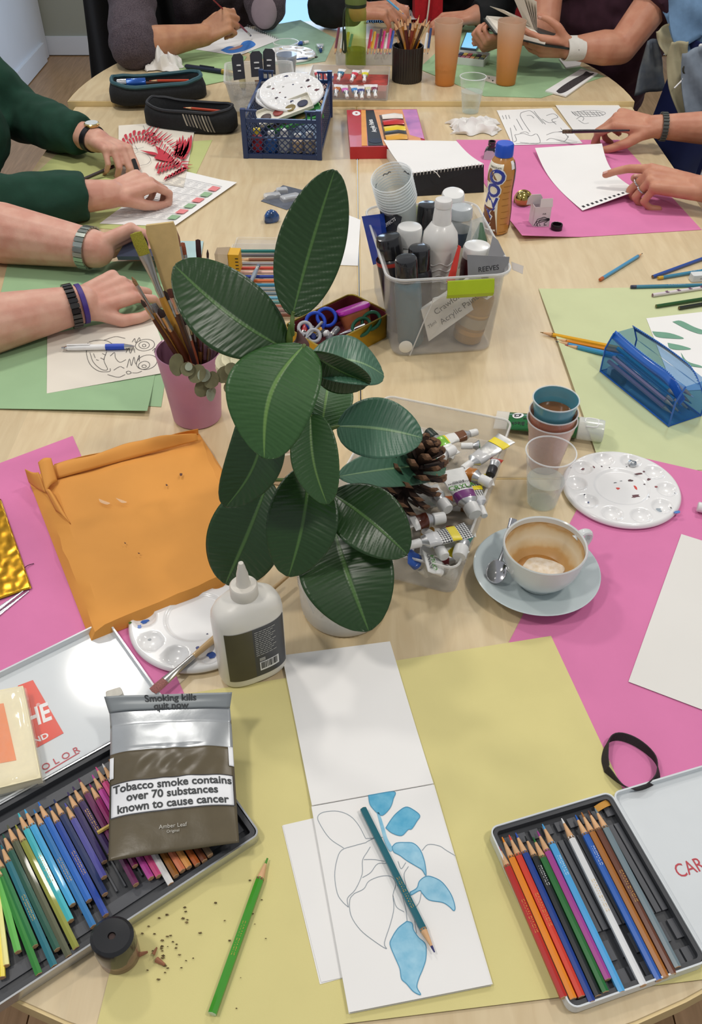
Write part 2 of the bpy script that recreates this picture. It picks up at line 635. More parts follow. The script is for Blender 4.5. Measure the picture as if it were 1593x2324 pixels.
def flat(name, label, cat, pts, h, m, th=0.0005, group=None):
  pts = [V((p[0], p[1], 0)) for p in pts]
  o = sum(pts, V()) / len(pts)
  a = sum((pts[i] - o).cross(pts[(i + 1) % len(pts)] - o).z for i in range(len(pts)))
  if a < 0:
    pts.reverse()
  ob = MB().prism([(p.x - o.x, p.y - o.y) for p in pts], 0, th).build(name, m, None, (o.x, o.y, T + h))
  return tag(ob, label, cat, group)
def ground(ob, name, shapes, m, h, w=0.0009, fill=None):
  """lines drawn on the sheet ob, given in photo pixels on the plane h"""
  mb = MB()
  for s in shapes:
    pts = [P(x, y, h) for x, y in s]
    ribbon(mb, smooth_path(pts, 4) if len(pts) > 2 else pts, w)
  o = wpart(mb, name, m, ob)
  return o
def patch(ob, name, shapes, m, h, th=0.0002):
  mb = MB()
  for s in shapes:
    pts = smooth_path([P(x, y, h) for x, y in s] + [P(*s[0], h)], 4)[:-1]
    if sum(pts[i].cross(pts[(i + 1) % len(pts)]).z for i in range(len(pts))) < 0:
      pts.reverse()
    mb.prism([(p.x, p.y) for p in pts], T + h, T + h + th)
  return wpart(mb, name, m, ob)
# -- near end
A1, A2, A3 = P(402, 1580), P(1250, 1445), V((0.325, 0.318, T))
paper('sugar_paper', 'plain yellow sugar paper under the open sketchbook and the green pencil', 'paper', [A1, A2, A3, (-0.2225, 0.256)], 0.0012, m_yel,
   lambda u, v: 0.010 * max(0, v - 0.78) ** 1.3 * 0.3, n=14)
B1, B2, B3 = P(165, 990), P(418, 1575), P(-70, 1078)
paper('sugar_paper', 'pink sugar paper under the orange envelope and gold foil', 'paper', [B1, B2, B2 + (B3 - B1) * 1.5, B3 + (B3 - B1) * 0.5], 0.0004, m_pink, n=12)
C1, C2, C3 = P(1378, 1022), P(1155, 1458), P(1593, 1071)
dC = (C2 - C1)
paper('sugar_paper', 'pink sugar paper under the round palette and the elastic band', 'paper', [C1, C1 + (C3 - C1).normalized() * 0.42, C1 + (C3 - C1).normalized() * 0.42 + dC * 1.42, C1 + dC * 1.42], 0.0007, m_pink, n=12)
E1, E2 = P(1222, 657), P(1345, 1012)
dE = (E2 - E1)
paper('sugar_paper', 'pale green sugar paper under the blue pencil case', 'paper', [E1, E1 + V((0.42, 0.015, 0)), E1 + V((0.42, 0.015, 0)) + dE * 1.13, E1 + dE * 1.13], 0.0003, m_pale,
   lambda u, v: 0.005 * max(0, 0.12 - u) / 0.12 * (0.3 + 0.7 * math.sin(v * 3.1)), n=14)
paper('drawing_paper', 'blank white cartridge paper on the pink sheet, right of the coffee cup', 'paper', [P(1545, 1215), P(1545, 1215) + V((0.21, -0.11, 0)), P(1425, 1550) + V((0.21, -0.11, 0)), P(1425, 1550)], 0.0022, m_cart)
# -- far right
paper('sugar_paper', 'pink sugar paper under the small ink bottle and curled spiral sheet', 'paper', corners((1035, 318), (1405, 318), (1592, 522), (1183, 547)), 0.0004, m_pink,
   lambda u, v: 0.012 * max(0, 1 - (u + (1 - v)) / 0.35) ** 1.2, n=12)
sk1 = paper('storyboard_drawing', 'white sheet of pencilled storyboard panels under the dip pen', 'drawing', corners((1127, 252), (1252, 247), (1322, 327), (1163, 331)), 0.0016, m_white)
ground(sk1, 'pencil_lines', [[(1140, 262), (1143, 270)], [(1147, 261), (1150, 270)], [(1154, 261), (1157, 269)], [(1182, 256), (1181, 264), (1190, 280), (1203, 299)], [(1182, 256), (1195, 252), (1208, 254), (1232, 280)],
   [(1212, 252), (1222, 265), (1238, 282)], [(1240, 262), (1256, 258), (1266, 266), (1252, 272), (1262, 282)], [(1172, 270), (1186, 295)], [(1166, 284), (1172, 296)], [(1158, 290), (1164, 322)],
   [(1168, 306), (1172, 318), (1166, 322)], [(1168, 306), (1188, 303), (1205, 308), (1218, 304), (1226, 322), (1214, 326), (1180, 323)], [(1240, 306), (1258, 300), (1284, 299)], [(1240, 318), (1252, 314), (1275, 321), (1284, 318), (1290, 308)],
   [(1180, 302), (1192, 299), (1200, 303)], [(1230, 270), (1245, 278), (1262, 276)], [(1272, 290), (1290, 312)], [(1195, 262), (1205, 262), (1212, 268)], [(1170, 326), (1310, 323)]], m_ink, 0.0026, 0.0009)
sk2 = paper('storyboard_drawing', 'white sheet with a hatched pencil sketch beyond the storyboard sheet', 'drawing', corners((1258, 238), (1400, 236), (1440, 290), (1302, 300)), 0.0024, m_white)
ground(sk2, 'pencil_lines', [[(1296 + 7 * i, 252 + (i % 2) * 2), (1306 + 7 * i, 262 + (i % 3))] for i in range(10)] + [[(1298, 255), (1330, 251), (1362, 252), (1374, 258), (1350, 264), (1312, 263), (1298, 255)],
   [(1308, 270), (1318, 264), (1325, 268), (1322, 274)], [(1312, 272), (1325, 280), (1336, 279)], [(1300, 258), (1360, 260)], [(1306, 254), (1368, 256)]], m_ink, 0.0034, 0.0008)
# curled sheet torn from a spiral pad
c0 = [P(1214, 336), P(1392, 332), P(1462, 440), P(1326, 478)]
c0 = [P(1214, 336, 0.012), P(1366, 326, 0.03), P(1448, 432, 0.022), P(1322, 478, 0.004)]
cp = thing('spiral_pad_sheet', 'curled blank white sheet with punched holes held by two hands', 'paper', (0.55, 2.1, T + 0.004))
def curled(u, v):
  p = c0[0] * (1 - u) * (1 - v) + c0[1] * u * (1 - v) + c0[2] * u * v + c0[3] * (1 - u) * v
  return p + V((-0.014 * math.sin(v * 3.14), 0, -0.010 * math.sin(v * 3.14) * (0.6 + u * 0.6)))
mb = MB()
mb.sheet(curled, 14, 14, 0.0004)
wpart(mb, 'sheet', m_white, cp)
mb = MB()
for i in range(12):
  u0 = 0.05 + i * 0.078
  a, b, c, d = curled(u0, 0.972), curled(u0 + 0.038, 0.972), curled(u0 + 0.038, 0.945), curled(u0, 0.945)
  k = V((0, 0, 0.0007))
  mb.add([a + k, b + k, c + k, d + k, a - k, b - k, c - k, d - k], [(0, 1, 2, 3), (7, 6, 5, 4), (0, 4, 5, 1), (1, 5, 6, 2), (2, 6, 7, 3), (3, 7, 4, 0)])
wpart(mb, 'punched_holes', m_blk, cp)
# -- far table
flat('sugar_paper', 'green sugar paper under the orange tumblers and the tablet', 'paper', corners((1064, 50), (1372, 174), (1262, 212), (1228, 223), (1099, 219), (950, 157), h=FT), FT + 0.0004, m_green, 0.001)
flat('sugar_paper', 'green sugar paper under the spiral watercolour page', 'paper', corners((604, 60), (682, 46), (762, 88), (738, 140), (640, 152), (540, 110), h=FT), FT + 0.0005, mat('green_sugar_paper_b', '#98b8a0', 0.85), 0.0006)
flat('sugar_paper', 'yellowish green sugar paper under the crumpled tissue and the dark marker', 'paper', corners((338, 120), (440, 96), (560, 130), (525, 182), (468, 194), h=FT), FT + 0.0013, mat('green_sugar_paper_c', '#9dba85', 0.85), 0.0006)
wc = flat('watercolour_page', 'white spiral page with a blue painted shape under the painting hand', 'drawing', corners((430, 112), (560, 62), (634, 92), (540, 129), h=FT), FT + 0.0022, m_white, 0.0008)
patch(wc, 'blue_wash', [[(500, 114), (520, 105), (540, 107), (552, 95), (568, 92), (580, 100), (572, 108), (548, 117), (520, 121)]], mat('blue_wash', '#3f7fd0', 0.7), FT + 0.003)
patch(wc, 'brown_wash', [[(516, 113), (532, 107), (550, 102), (546, 108), (530, 113)]], mat('brown_wash', '#b88f86', 0.7), FT + 0.0033)
mb = MB()
for i in range(16):
  q = P(562 + 4.5 * i, 60 + 1.9 * i, FT + 0.004)
  mb.tube([q + V((0.004 * math.cos(a), 0.006 * math.sin(a), 0.004 * math.sin(a))) for a in [k * math.pi / 3 for k in range(6)]], 0.0009, 5, closed=True)
wpart(mb, 'spiral_wire', m_chrome, wc)
pc = flat('sketch_page', 'white page with blue pencil scribble under the far hand', 'drawing', corners((826, 53), (840, 36), (930, 20), (946, 44), h=FT), FT + 0.0006, m_white, 0.0008)
ground(pc, 'blue_scribble', [[(832 + 5 * i, 52 - (i % 3)), (836 + 5 * i, 46), (840 + 5 * i, 51), (838 + 5 * i, 42)] for i in range(9)], mat('blue_pencil_line', '#4a86bd', 0.8), FT + 0.0016, 0.004)
cb = flat('charcoal_board', 'small white board with a black charcoal smear at the far table edge', 'drawing', corners((1237, 210), (1284, 222), (1356, 170), (1318, 160), h=FT), FT + 0.0016, m_white, 0.004)
patch(cb, 'charcoal_smear', [[(1262, 207), (1275, 196), (1300, 180), (1322, 169), (1330, 162), (1340, 166), (1348, 167), (1328, 180), (1305, 195), (1284, 208), (1270, 212)]], mat('charcoal', '#3a3436', 0.9, var=0.4, vs=220), FT + 0.0058)
ds = flat('note_card', 'small cream card between the clear cup and the right orange tumbler', 'card', corners((1104, 172), (1128, 176), (1126, 192), (1098, 184), h=FT), FT + 0.0016, m_cream, 0.0006)
patch(ds, 'ink_specks', [[(1108, 176), (1111, 176), (1110, 179)], [(1116, 182), (1120, 182), (1118, 185)]], m_blk, FT + 0.0024)
# -- middle left
flat('sugar_paper', 'lime green sugar paper under the horse print and the green sleeves', 'paper', corners((135, 345), (482, 318), (445, 396), (330, 526), (185, 516), (62, 412)), 0.0003, m_lime, 0.0005)
flat('sugar_paper', 'lower green sugar paper with a corner showing beside the pink pot', 'paper', corners((40, 640), (400, 700), (366, 924), (270, 918)), 0.0003, m_green, 0.0005)
paper('sugar_paper', 'upper green sugar paper under the bare forearms', 'paper', corners((18, 600), (398, 592), (336, 942), (-60, 928)), 0.0011, m_green,
   lambda u, v: 0.007 * max(0, (v - 0.86)) / 0.14 * u, n=12)
face = paper('cartoon_drawing', 'white sheet with a pencilled wide-eyed monster face under a ball pen', 'drawing', corners((108, 762), (346, 716), (391, 846), (107, 896)), 0.0024, m_cream)
def ell(cx, cy, rx, ry, a0=0, a1=360, rot=0, n=14):
  return [(cx + rx * math.cos(R(a0 + (a1 - a0) * k / n)) * math.cos(R(rot)) - ry * math.sin(R(a0 + (a1 - a0) * k / n)) * math.sin(R(rot)),
       cy + rx * math.cos(R(a0 + (a1 - a0) * k / n)) * math.sin(R(rot)) + ry * math.sin(R(a0 + (a1 - a0) * k / n)) * math.cos(R(rot))) for k in range(n + 1)]
ground(face, 'pencil_lines', [ell(329, 783, 22, 13, rot=-8), ell(327, 783, 12, 8), ell(327, 784, 4, 3), ell(333, 822, 24, 16, rot=-15), ell(327, 829, 13, 9, rot=-12), ell(327, 831, 5, 3),
   [(200, 778), (196, 800), (204, 826), (224, 842), (248, 843), (250, 836)], [(202, 776), (222, 772), (244, 774), (258, 786), (240, 796)], [(204, 800), (212, 822), (230, 838), (244, 838), (236, 818), (242, 798)],
   [(212, 802), (216, 812)], [(218, 816), (224, 818)], [(228, 812), (236, 816)], [(232, 802), (240, 806)], [(250, 808), (260, 800), (262, 812), (272, 822), (286, 816)], [(258, 840), (272, 832), (282, 836)],
   [(244, 850), (268, 856), (284, 850)], [(236, 772), (262, 764), (284, 768)], [(286, 800), (292, 790), (296, 802), (302, 788), (306, 800)], [(288, 834), (294, 814), (298, 830), (304, 810), (308, 826), (316, 806), (316, 820)],
   [(300, 776), (306, 768), (308, 778), (316, 766), (318, 774)], [(346, 796), (352, 790), (350, 800), (358, 796)], [(286, 844), (292, 842), (298, 846), (290, 849), (286, 844)], [(300, 846), (312, 846), (322, 842)]], m_blk, 0.0034, 0.0007)
# the horse print
pr = paper('animal_print', 'cream sheet with a red and white plumed animal print by the writing hand', 'drawing', corners((270, 290), (446, 278), (417, 428), (268, 402)), 0.0024, m_cream,
     lambda u, v: 0.007 * max(0, 0.3 - v) * 1.5, n=12)
m_red = mat('lino_red', '#b83140', 0.8, var=0.08, vs=60)
HP = 0.008
red = []
for k in range(15):                      # mane
  a = R(200 - k * 11.5)
  cx, cy = 320, 345
  r0, r1 = 26, 47 if k % 2 else 50
  for dr in (0, 1):
    ra, rb = (r0, 0.5 * (r0 + r1) - 1) if dr == 0 else (0.5 * (r0 + r1) + 2, r1)
    p0 = (cx + ra * 1.15 * math.cos(a), cy - ra * math.sin(a))
    p1 = (cx + rb * 1.15 * math.cos(a - 0.10), cy - rb * math.sin(a - 0.10))
    p2 = (cx + rb * 1.15 * math.cos(a + 0.02), cy - rb * math.sin(a + 0.02))
    p3 = (cx + ra * 1.15 * math.cos(a + 0.07), cy - ra * math.sin(a + 0.07))
    red.append([p0, p1, p2, p3])
red += [[(318, 341), (352, 346), (356, 352), (342, 350)], [(352, 330), (366, 338), (386, 352), (396, 366), (378, 366), (360, 362), (350, 358), (358, 348)]]
for k in range(7):                       # body stripes
  x = 352 + k * 8
  red.append([(x, 380 - k * 1.5), (x + 5, 370 - k * 0.8), (x + 9, 369 - k * 0.5), (x + 3, 384 - k * 2)])
  red.append([(x + 4, 392 - k * 3), (x + 10, 380 - k * 2), (x + 13, 381 - k * 2), (x + 9, 394 - k * 3)])
for k in range(6):                       # tail
  red.append([(392 + k * 4, 350 + k * 2), (398 + k * 5.5, 334 - (k % 2) * 8), (402 + k * 6.5, 316 - (k % 3) * 5), (404 + k * 6, 334), (399 + k * 4.5, 352 + k)])
for k in range(7):
  red.append([(376 + k * 7, 400 - k * 4), (372 + k * 7, 408 - k * 3), (384 + k * 7, 402 - k * 4)])
bk = smooth_path([(330, 300, 0), (362, 314, 0), (388, 336, 0), (406, 360, 0), (415, 388, 0)], 4)
for i in range(0, len(bk) - 1):
  t_ = (bk[i + 1] - bk[i]).normalized()
  n_ = V((-t_.y, t_.x, 0))
  for a_, l_ in ((-3, -17 - i % 3 * 3), (3, 15 + i % 2 * 6)):
    p_, q_ = bk[i] + n_ * a_, bk[i] + n_ * l_ + t_ * 6
    red.append([tuple(p_.to_2d()), tuple((p_ + t_ * 3.2).to_2d()), tuple((q_ + t_ * 0.8).to_2d()), tuple(q_.to_2d())])
patch(pr, 'red_print', red, m_red, HP)
ground(pr, 'ink_lines', [[(325, 285), (330, 294), (338, 290), (360, 284), (384, 286), (408, 294), (445, 300)], [(418, 288), (440, 290)], [(300, 352), (316, 345), (332, 350), (342, 362), (334, 372), (318, 376)], [(296, 334), (310, 338), (326, 334)], [(306, 330), (312, 340)]], m_ink, HP, 0.0009)
# printed calendar
mn = paper('printed_calendar', 'white printed calendar sheet with red and green headings under the writing hand', 'paper', corners((395, 384), (538, 418), (398, 516), (226, 509)), 0.0014, m_white,
     lambda u, v: 0.012 * max(0, u - 0.72) ** 1.2, n=12)
bl = lambda u, v: tuple(a * (1 - u) * (1 - v) + b * u * (1 - v) + c * u * v + d * (1 - u) * v for a, b, c, d in zip((395, 384), (538, 418), (398, 516), (226, 509)))
HM = 0.0052
rows, heads_r, heads_g, tx = [], [], [], []
for k in range(7):
  v = 0.1 + k * 0.125
  rows.append([bl(-0.0, v), bl(0.3, v), bl(0.62, v), bl(0.86, v)])
  if k < 6:
    hd = [bl(0.74, v + 0.02), bl(0.86, v + 0.02), bl(0.86, v + 0.105), bl(0.74, v + 0.105)]
    (heads_r if k % 2 == 0 else heads_g).append(hd)
    for q in range(5):
      for ln in range(4):
        u0 = 0.08 + q * 0.13
        tx.append([bl(u0, v + 0.025 + ln * 0.024), bl(u0 + 0.09 - 0.02 * (ln % 2), v + 0.025 + ln * 0.024)])
ground(mn, 'table_rules', rows, mat('grey_print', '#77777c', 0.8), HM, 0.0012)
ground(mn, 'small_print', tx, mat('pale_print', '#a3a3a8', 0.8), HM, 0.0011)
def quads(ob, name, qs, m, h):
  mb = MB()
  for s in qs:
    p = [P(x, y, h) for x, y in s]
    if (p[1] - p[0]).cross(p[2] - p[0]).z < 0:
      p.reverse()
    mb.prism([(a.x, a.y) for a in p], T + h, T + h + 0.0002)
  return wpart(mb, name, m, ob)
quads(mn, 'red_heading', heads_r, mat('print_red', '#d98285', 0.8), HM)
quads(mn, 'green_heading', heads_g, mat('print_green', '#8fb08c', 0.8), HM)
flat('plain_sheet', 'white sheet behind the upright rubber plant leaf, beside the clear storage box', 'paper', corners((742, 470), (818, 500), (812, 604), (690, 600)), 0.0004, m_white, 0.0008)
flat('painted_card', 'pale blue painted card behind the brush pot', 'card', corners((408, 550), (462, 550), (455, 600), (408, 600)), 0.0022, mat('pale_blue_card', '#a9c4c6', 0.8), 0.0008)
lf = paper('leaf_painting', 'white page with painted green leaf strokes behind the blue pencil case', 'drawing', corners((1466, 724), (1640, 704), (1690, 880), (1530, 890)), 0.0012, m_white)
patch(lf, 'green_strokes', [[(1526, 730), (1545, 728), (1575, 742), (1600, 752), (1590, 758), (1560, 748)], [(1480, 752), (1520, 756), (1552, 768), (1520, 768), (1490, 764)], [(1515, 778), (1545, 784), (1568, 792), (1540, 794), (1520, 790)],
   [(1545, 800), (1560, 820), (1590, 830), (1590, 834), (1556, 826)]], mat('leaf_green_wash', '#6f9c86', 0.8), 0.0022)
# ================================================================ pencils, brushes, palettes, tins
m_wood = mat('pencil_wood', '#d2a77c', 0.7, var=0.06, vs=120)
m_gold = mat('gold_foil_print', '#d9b05a', 0.35, 0.6)
m_wprint = mat('white_print', '#e8e8e8', 0.6)
m_ferrule = mat('ferrule_metal', '#b9b6b0', 0.28, 1.0, var=0.04)
def paint(hexc, rough=0.3, coat=0.3):
  return mat('lacquer_' + hexc.lstrip('#'), hexc, rough, coat=coat, var=0.03)
def pencil(label, a, b, col, lead=None, group=None, r=0.0037, name='coloured_pencil', tip=0.021, end=None, mark=None, mark_col=None, side=6, cut=None, blunt=0.0006, mk=0.5):
  """a: blunt end, b: point, both on the axis"""
  a, b = V(a), V(b)
  L = (b - a).length
  M = frame(a, b - a)
  t = thing(name, label, 'pencil', a, group=group, rot=M.to_euler())
  ring = lambda x, q, ph=30: [(x, q * math.cos(R(ph + 360 / side * k)), q * math.sin(R(ph + 360 / side * k))) for k in range(side)]
  x0 = 0.0
  if end:
    x0 = 0.011
    MB().loft([ring(0, r * 0.85), ring(0.001, r * 1.01), ring(x0, r * 1.01)]).build('dipped_end', paint(end), t, sharp=30)
  else:
    MB().loft([ring(-0.0003, r * 0.93), ring(0.0004, r * 0.93)]).build('end_face', m_wood if not cut else mat('end_' + cut.lstrip('#'), cut, 0.6), t)
  MB().loft([ring(x0, r), ring(L - tip, r)]).build('barrel', paint(col), t, sharp=30)
  if tip > 0.004:
    n = 12
    c0 = [(L - tip - (0.0022 if k % 2 == 0 else -0.0005), r * (1.0 if k % 2 == 0 else 0.9) * math.cos(R(30 * k + 30)), r * (1.0 if k % 2 == 0 else 0.9) * math.sin(R(30 * k + 30))) for k in range(n)]
    c1 = [(L - tip * 0.28, 0.0013 * math.cos(R(30 * k + 30)), 0.0013 * math.sin(R(30 * k + 30))) for k in range(n)]
    MB().loft([c0, c1]).build('sharpened_wood', m_wood, t)
    MB().lathe([(0.0013, 0), (blunt, tip * 0.28)], 8, M=Matrix.Translation((L - tip * 0.28, 0, 0)) @ Matrix.Rotation(R(90), 4, 'Y')).build('lead', mat('lead_' + (lead or col).lstrip('#'), lead or col, 0.6), t)
  if mark:
    z = r * 0.866 + 0.00005
    text(mark, 0.0042, mark_col or m_gold, t, Matrix.Translation((L * mk, 0, z)) @ Matrix.Rotation(math.pi, 4, 'Z'), thick=0.00006, space=1.1)
  return t
def brush(label, a, b, r=0.003, handle='#b98a4e', hair='#7a4a2c', flatw=None, fer=0.03, hl=0.022, group=None, name='paintbrush', up=(0, 0, 1), lac=None):
  """a: tip of the handle, b: tip of the hair"""
  a, b = V(a), V(b)
  L = (b - a).length
  M = frame(a, b - a, up)
  t = thing(name, label, 'paintbrush', a, group=group, rot=M.to_euler())
  hx = L - fer - hl
  fy = flatw or 1.0
  rg = lambda x, q, w=1.0, h=1.0: [(x, q * w * math.cos(2 * math.pi * k / 10), q * h * math.sin(2 * math.pi * k / 10)) for k in range(10)]
  MB().loft([rg(0, r * 0.5), rg(hx * 0.02, r * 0.62), rg(hx * 0.4, r * 0.85), rg(hx * 0.75, r * 1.25), rg(hx * 0.93, r * 1.05), rg(hx, r * 0.9)]).build('handle', paint(handle, 0.4, 0.2), t)
  MB().loft([rg(hx - 0.003, r * 0.98), rg(hx + fer * 0.15, r * 1.05), rg(hx + fer * 0.2, r * 0.95), rg(hx + fer * 0.35, r), rg(hx + fer, r, fy, 1.0 if fy == 1 else 0.75)]).build('ferrule', m_ferrule, t)
  MB().loft([rg(hx + fer - 0.001, r * 0.95, fy, 1.0 if fy == 1 else 0.7), rg(hx + fer + hl * 0.5, r * 1.05, fy, 1.0 if fy == 1 else 0.7), rg(L - 0.001, r * (0.35 if fy == 1 else 0.95), fy, 1 if fy == 1 else 0.35), rg(L, r * 0.1, fy)]).build('bristles', mat('hair_' + hair.lstrip('#'), hair, 0.8, var=0.3, vs=900), t)
  return t
# round white mixing palette with ten wells
m_pal = mat('white_palette_plastic', '#e3e3e3', 0.22, var=0.01, coat=0.3)
def palette_mesh():
  RAD, NR, NA = 0.0845, 46, 150
  def z(x, y):
    rr = math.hypot(x, y)
    h = 0.0085
    for k in range(10):
      a = 2 * math.pi * (k + 0.5) / 10
      d = math.hypot(x - 0.064 * math.cos(a), y - 0.064 * math.sin(a)) / 0.0142
      if d < 1:
        h -= 0.0062 * (1 - d * d) ** 0.6
    if rr < 0.040:
      h -= 0.0028 * min(1, (0.040 - rr) / 0.003)
    if rr > RAD - 0.004:
      h -= 0.004 * ((rr - RAD + 0.004) / 0.004) ** 2
    return h
  mb = MB()
  rings = []
  for i in range(1, NR + 1):
    q = RAD * i / NR
    rings.append([(q * math.cos(2 * math.pi * k / NA), q * math.sin(2 * math.pi * k / NA), z(q * math.cos(2 * math.pi * k / NA), q * math.sin(2 * math.pi * k / NA))) for k in range(NA)])
  rings = list(reversed([[(p[0], p[1], p[2]) for p in r] for r in rings]))
  under = [[(p[0] * f, p[1] * f, zz) for p in rings[0]] for f, zz in ((0.9, 0.0), (0.985, 0.001), (1.0, 0.003))]
  mb.loft(under + rings, cap=(True, True))
  return mb.mesh('palette_dish', m_pal, 60)
PALM = palette_mesh()
def palette(label, c, rz, smears, tilt=(0, 0), group=None, grubby=None):
  t = thing('mixing_palette', label, 'palette', c, group=group, rot=(tilt[0], tilt[1], rz))
  d = bpy.data.objects.new('dish', PALM)
  COL.objects.link(d)
  d.parent = t
  byc = {}
  for (x, y, s, colr, st) in smears:
    byc.setdefault(colr, []).append((x, y, s, st))
  for colr, lst in byc.items():
    for (x, y, s, st) in lst:
      mb = MB()
      rr = math.hypot(x, y)
      zz = 0.0086 if rr > 0.041 else 0.0058
      if any(math.hypot(x - 0.064 * math.cos(2 * math.pi * (k + .5) / 10), y - 0.064 * math.sin(2 * math.pi * (k + .5) / 10)) < 0.010 for k in range(10)):
        zz = 0.0036
      rnd = random.Random(int((x * 7 + y * 13 + s) * 1e5))
      pts = []
      for k in range(9):
        a = 2 * math.pi * k / 9
        q = s * (0.55 + 0.6 * rnd.random())
        pts.append((x + q * math.cos(a) * st, y + q * math.sin(a) / st))
      mb.prism(pts, zz - 0.0003, zz + 0.0003)
      mb.build('paint_smear', mat('smear_' + colr.lstrip('#'), colr, 0.35), t)
  return t
# ---------------------------------------------------------------- open sketchbook
def K(x, y):
  return (600 + x / 2.571, 1420 + y / 2.571)
sb = thing('sketchbook', 'open white sketchbook with a blue coloured leaf drawing on its lower page', 'sketchbook', P(880, 1830))
s1 = [P(*q, 0.006) for q in ((640, 1487), (885, 1455), (984, 1779), (708, 1829))]
s2 = [P(*q, 0.0065) for q in ((708, 1829), (984, 1779), (1117, 2232), (793, 2296))]
def blockof(c, z0, z1, mb):
  pts = [(p.x, p.y) for p in c]
  if (c[1] - c[0]).cross(c[2] - c[0]).z < 0:
    pts.reverse()
  return mb.prism(pts, T + z0, T + z1)
for k in range(4):
  c = [p + V((0.0006 * ((k * 37) % 3 - 1), 0.0005 * ((k * 53) % 3 - 1), 0)) for p in s2]
  wpart(blockof(c, 0.0022 + 0.00105 * k, 0.0022 + 0.00105 * k + 0.0008, MB()), 'page', m_white, sb)
def pg(u, v):
  p = s1[0] * (1 - u) * (1 - v) + s1[1] * u * (1 - v) + s1[2] * u * v + s1[3] * (1 - u) * v
  p.z = T + 0.0035 + 0.0028 * v ** 4 + 0.0022 * (1 - v) ** 2
  return p
mb = MB(); mb.sheet(lambda u, v: pg(u, 1 - v), 6, 14, 0.0006)
wpart(mb, 'upper_page', m_white, sb)
wpart(blockof(s1, 0.0022, 0.0030, MB()), 'cover', m_cart, sb)
HS = 0.0063
LV = [[(607, 990), (755, 968), (752, 1010), (735, 1060), (700, 1100), (675, 1105), (640, 1075), (615, 1040)],
   [(708, 1180), (740, 1130), (775, 1090), (825, 1058), (870, 1075), (907, 1108), (890, 1140), (860, 1185), (838, 1190), (800, 1225), (745, 1210)],
   [(745, 1290), (770, 1268), (820, 1265), (870, 1270), (910, 1310), (935, 1380), (943, 1458), (920, 1425), (880, 1400), (830, 1370), (790, 1340), (755, 1320)],
   [(850, 1555), (890, 1530), (905, 1490), (945, 1462), (990, 1470), (1040, 1500), (1090, 1570), (1112, 1640), (1105, 1663), (1080, 1640), (1040, 1615), (960, 1600), (920, 1560), (905, 1545), (855, 1572)],
   [(830, 1725), (860, 1735), (870, 1775), (900, 1820), (940, 1860), (942, 1940), (925, 2000), (900, 2060), (890, 2110), (912, 2153), (870, 2135), (830, 2090), (800, 2060), (790, 2000), (760, 1930), (733, 1860), (745, 1820), (780, 1765)]]
OUT = [[(462, 1297), (380, 1240), (320, 1150), (313, 1110), (350, 1087), (430, 1083), (500, 1110), (550, 1165), (590, 1240)], [(590, 1242), (645, 1240)],
   [(595, 1265), (520, 1285), (450, 1310), (422, 1370), (410, 1460), (425, 1560), (455, 1610), (490, 1642)], [(490, 1642), (485, 1590), (530, 1540), (570, 1450), (572, 1370), (600, 1320), (618, 1290)],
   [(525, 1562), (580, 1535), (610, 1490), (680, 1462), (740, 1465), (765, 1510), (750, 1570), (755, 1650), (735, 1740), (700, 1850), (712, 1885), (640, 1840), (560, 1775), (505, 1690), (498, 1600), (525, 1562)],
   [(920, 1312), (955, 1277), (1020, 1285), (1060, 1310), (1115, 1343)], [(840, 1405), (815, 1450), (825, 1510), (830, 1550)], [(780, 1375), (798, 1418), (825, 1382)], [(750, 1575), (770, 1640), (815, 1670)],
   [(800, 1560), (825, 1660), (832, 1722)], [(870, 1690), (887, 1795)], [(915, 1560), (905, 1610), (885, 1640)], [(572, 1470), (620, 1440), (660, 1390), (720, 1388)], [(580, 1365), (640, 1365), (700, 1375)], [(595, 1262), (640, 1240), (690, 1235)]]
m_bl1 = mat('blue_pencil_shading', '#80b9d4', 0.85, col2='#9ccadf', vs=90)
m_bl2 = mat('deep_blue_pencil_shading', '#55a5c8', 0.85, col2='#70b5d2', vs=90)
for i, s in enumerate(LV):
  patch(sb, 'coloured_leaf', [[K(*q) for q in s]], m_bl2 if i < 2 else m_bl1, HS)
patch(sb, 'coloured_stem', [[K(*q) for q in [(655, 1090), (672, 1098), (700, 1180), (718, 1240), (748, 1300), (735, 1318), (712, 1290), (692, 1230)]]], m_bl1, HS)
ground(sb, 'outline', [[K(*q) for q in s] for s in OUT], mat('blue_grey_pencil_line', '#8f9aa3', 0.85), HS, 0.0005)
ground(sb, 'leaf_outline', [[K(*q) for q in s + s[:1]] for s in LV], mat('blue_outline', '#4f93b4', 0.85), HS + 0.0002, 0.0007)
ground(sb, 'fold_line', [[(708, 1828), (984, 1778)]], mat('fold_grey', '#c5c2be', 0.8), HS, 0.0004)
loose = thing('folded_sheet', 'folded white sheet sticking out from under the left side of the sketchbook', 'paper', P(720, 2050))
for k in range(2):
  wpart(blockof(corners((640 + k * 2, 1877 - k), (720, 1858), (800, 2216), (726 + k * 3, 2236 - k * 4)), 0.0019 + k * 0.0006, 0.0023 + k * 0.0006, MB()), 'leaf_of_paper', m_white, loose)
pencil("teal coloured pencil lying across the leaf drawing in the sketchbook", P(824, 1836, 0.0108), P(986, 2161, 0.0108), '#14606d', '#2c2c66', mark="CARAN D'ACHE", mk=0.62)
pencil('bright green coloured pencil lying alone on the yellow paper', P(482, 2301, 0.0057), P(607, 1948, 0.0057), '#3f9326', '#4d8c2f', blunt=0.0009, r=0.0042, cut='#cfe0c4', mark="CARAN D'ACHE", mk=0.45)
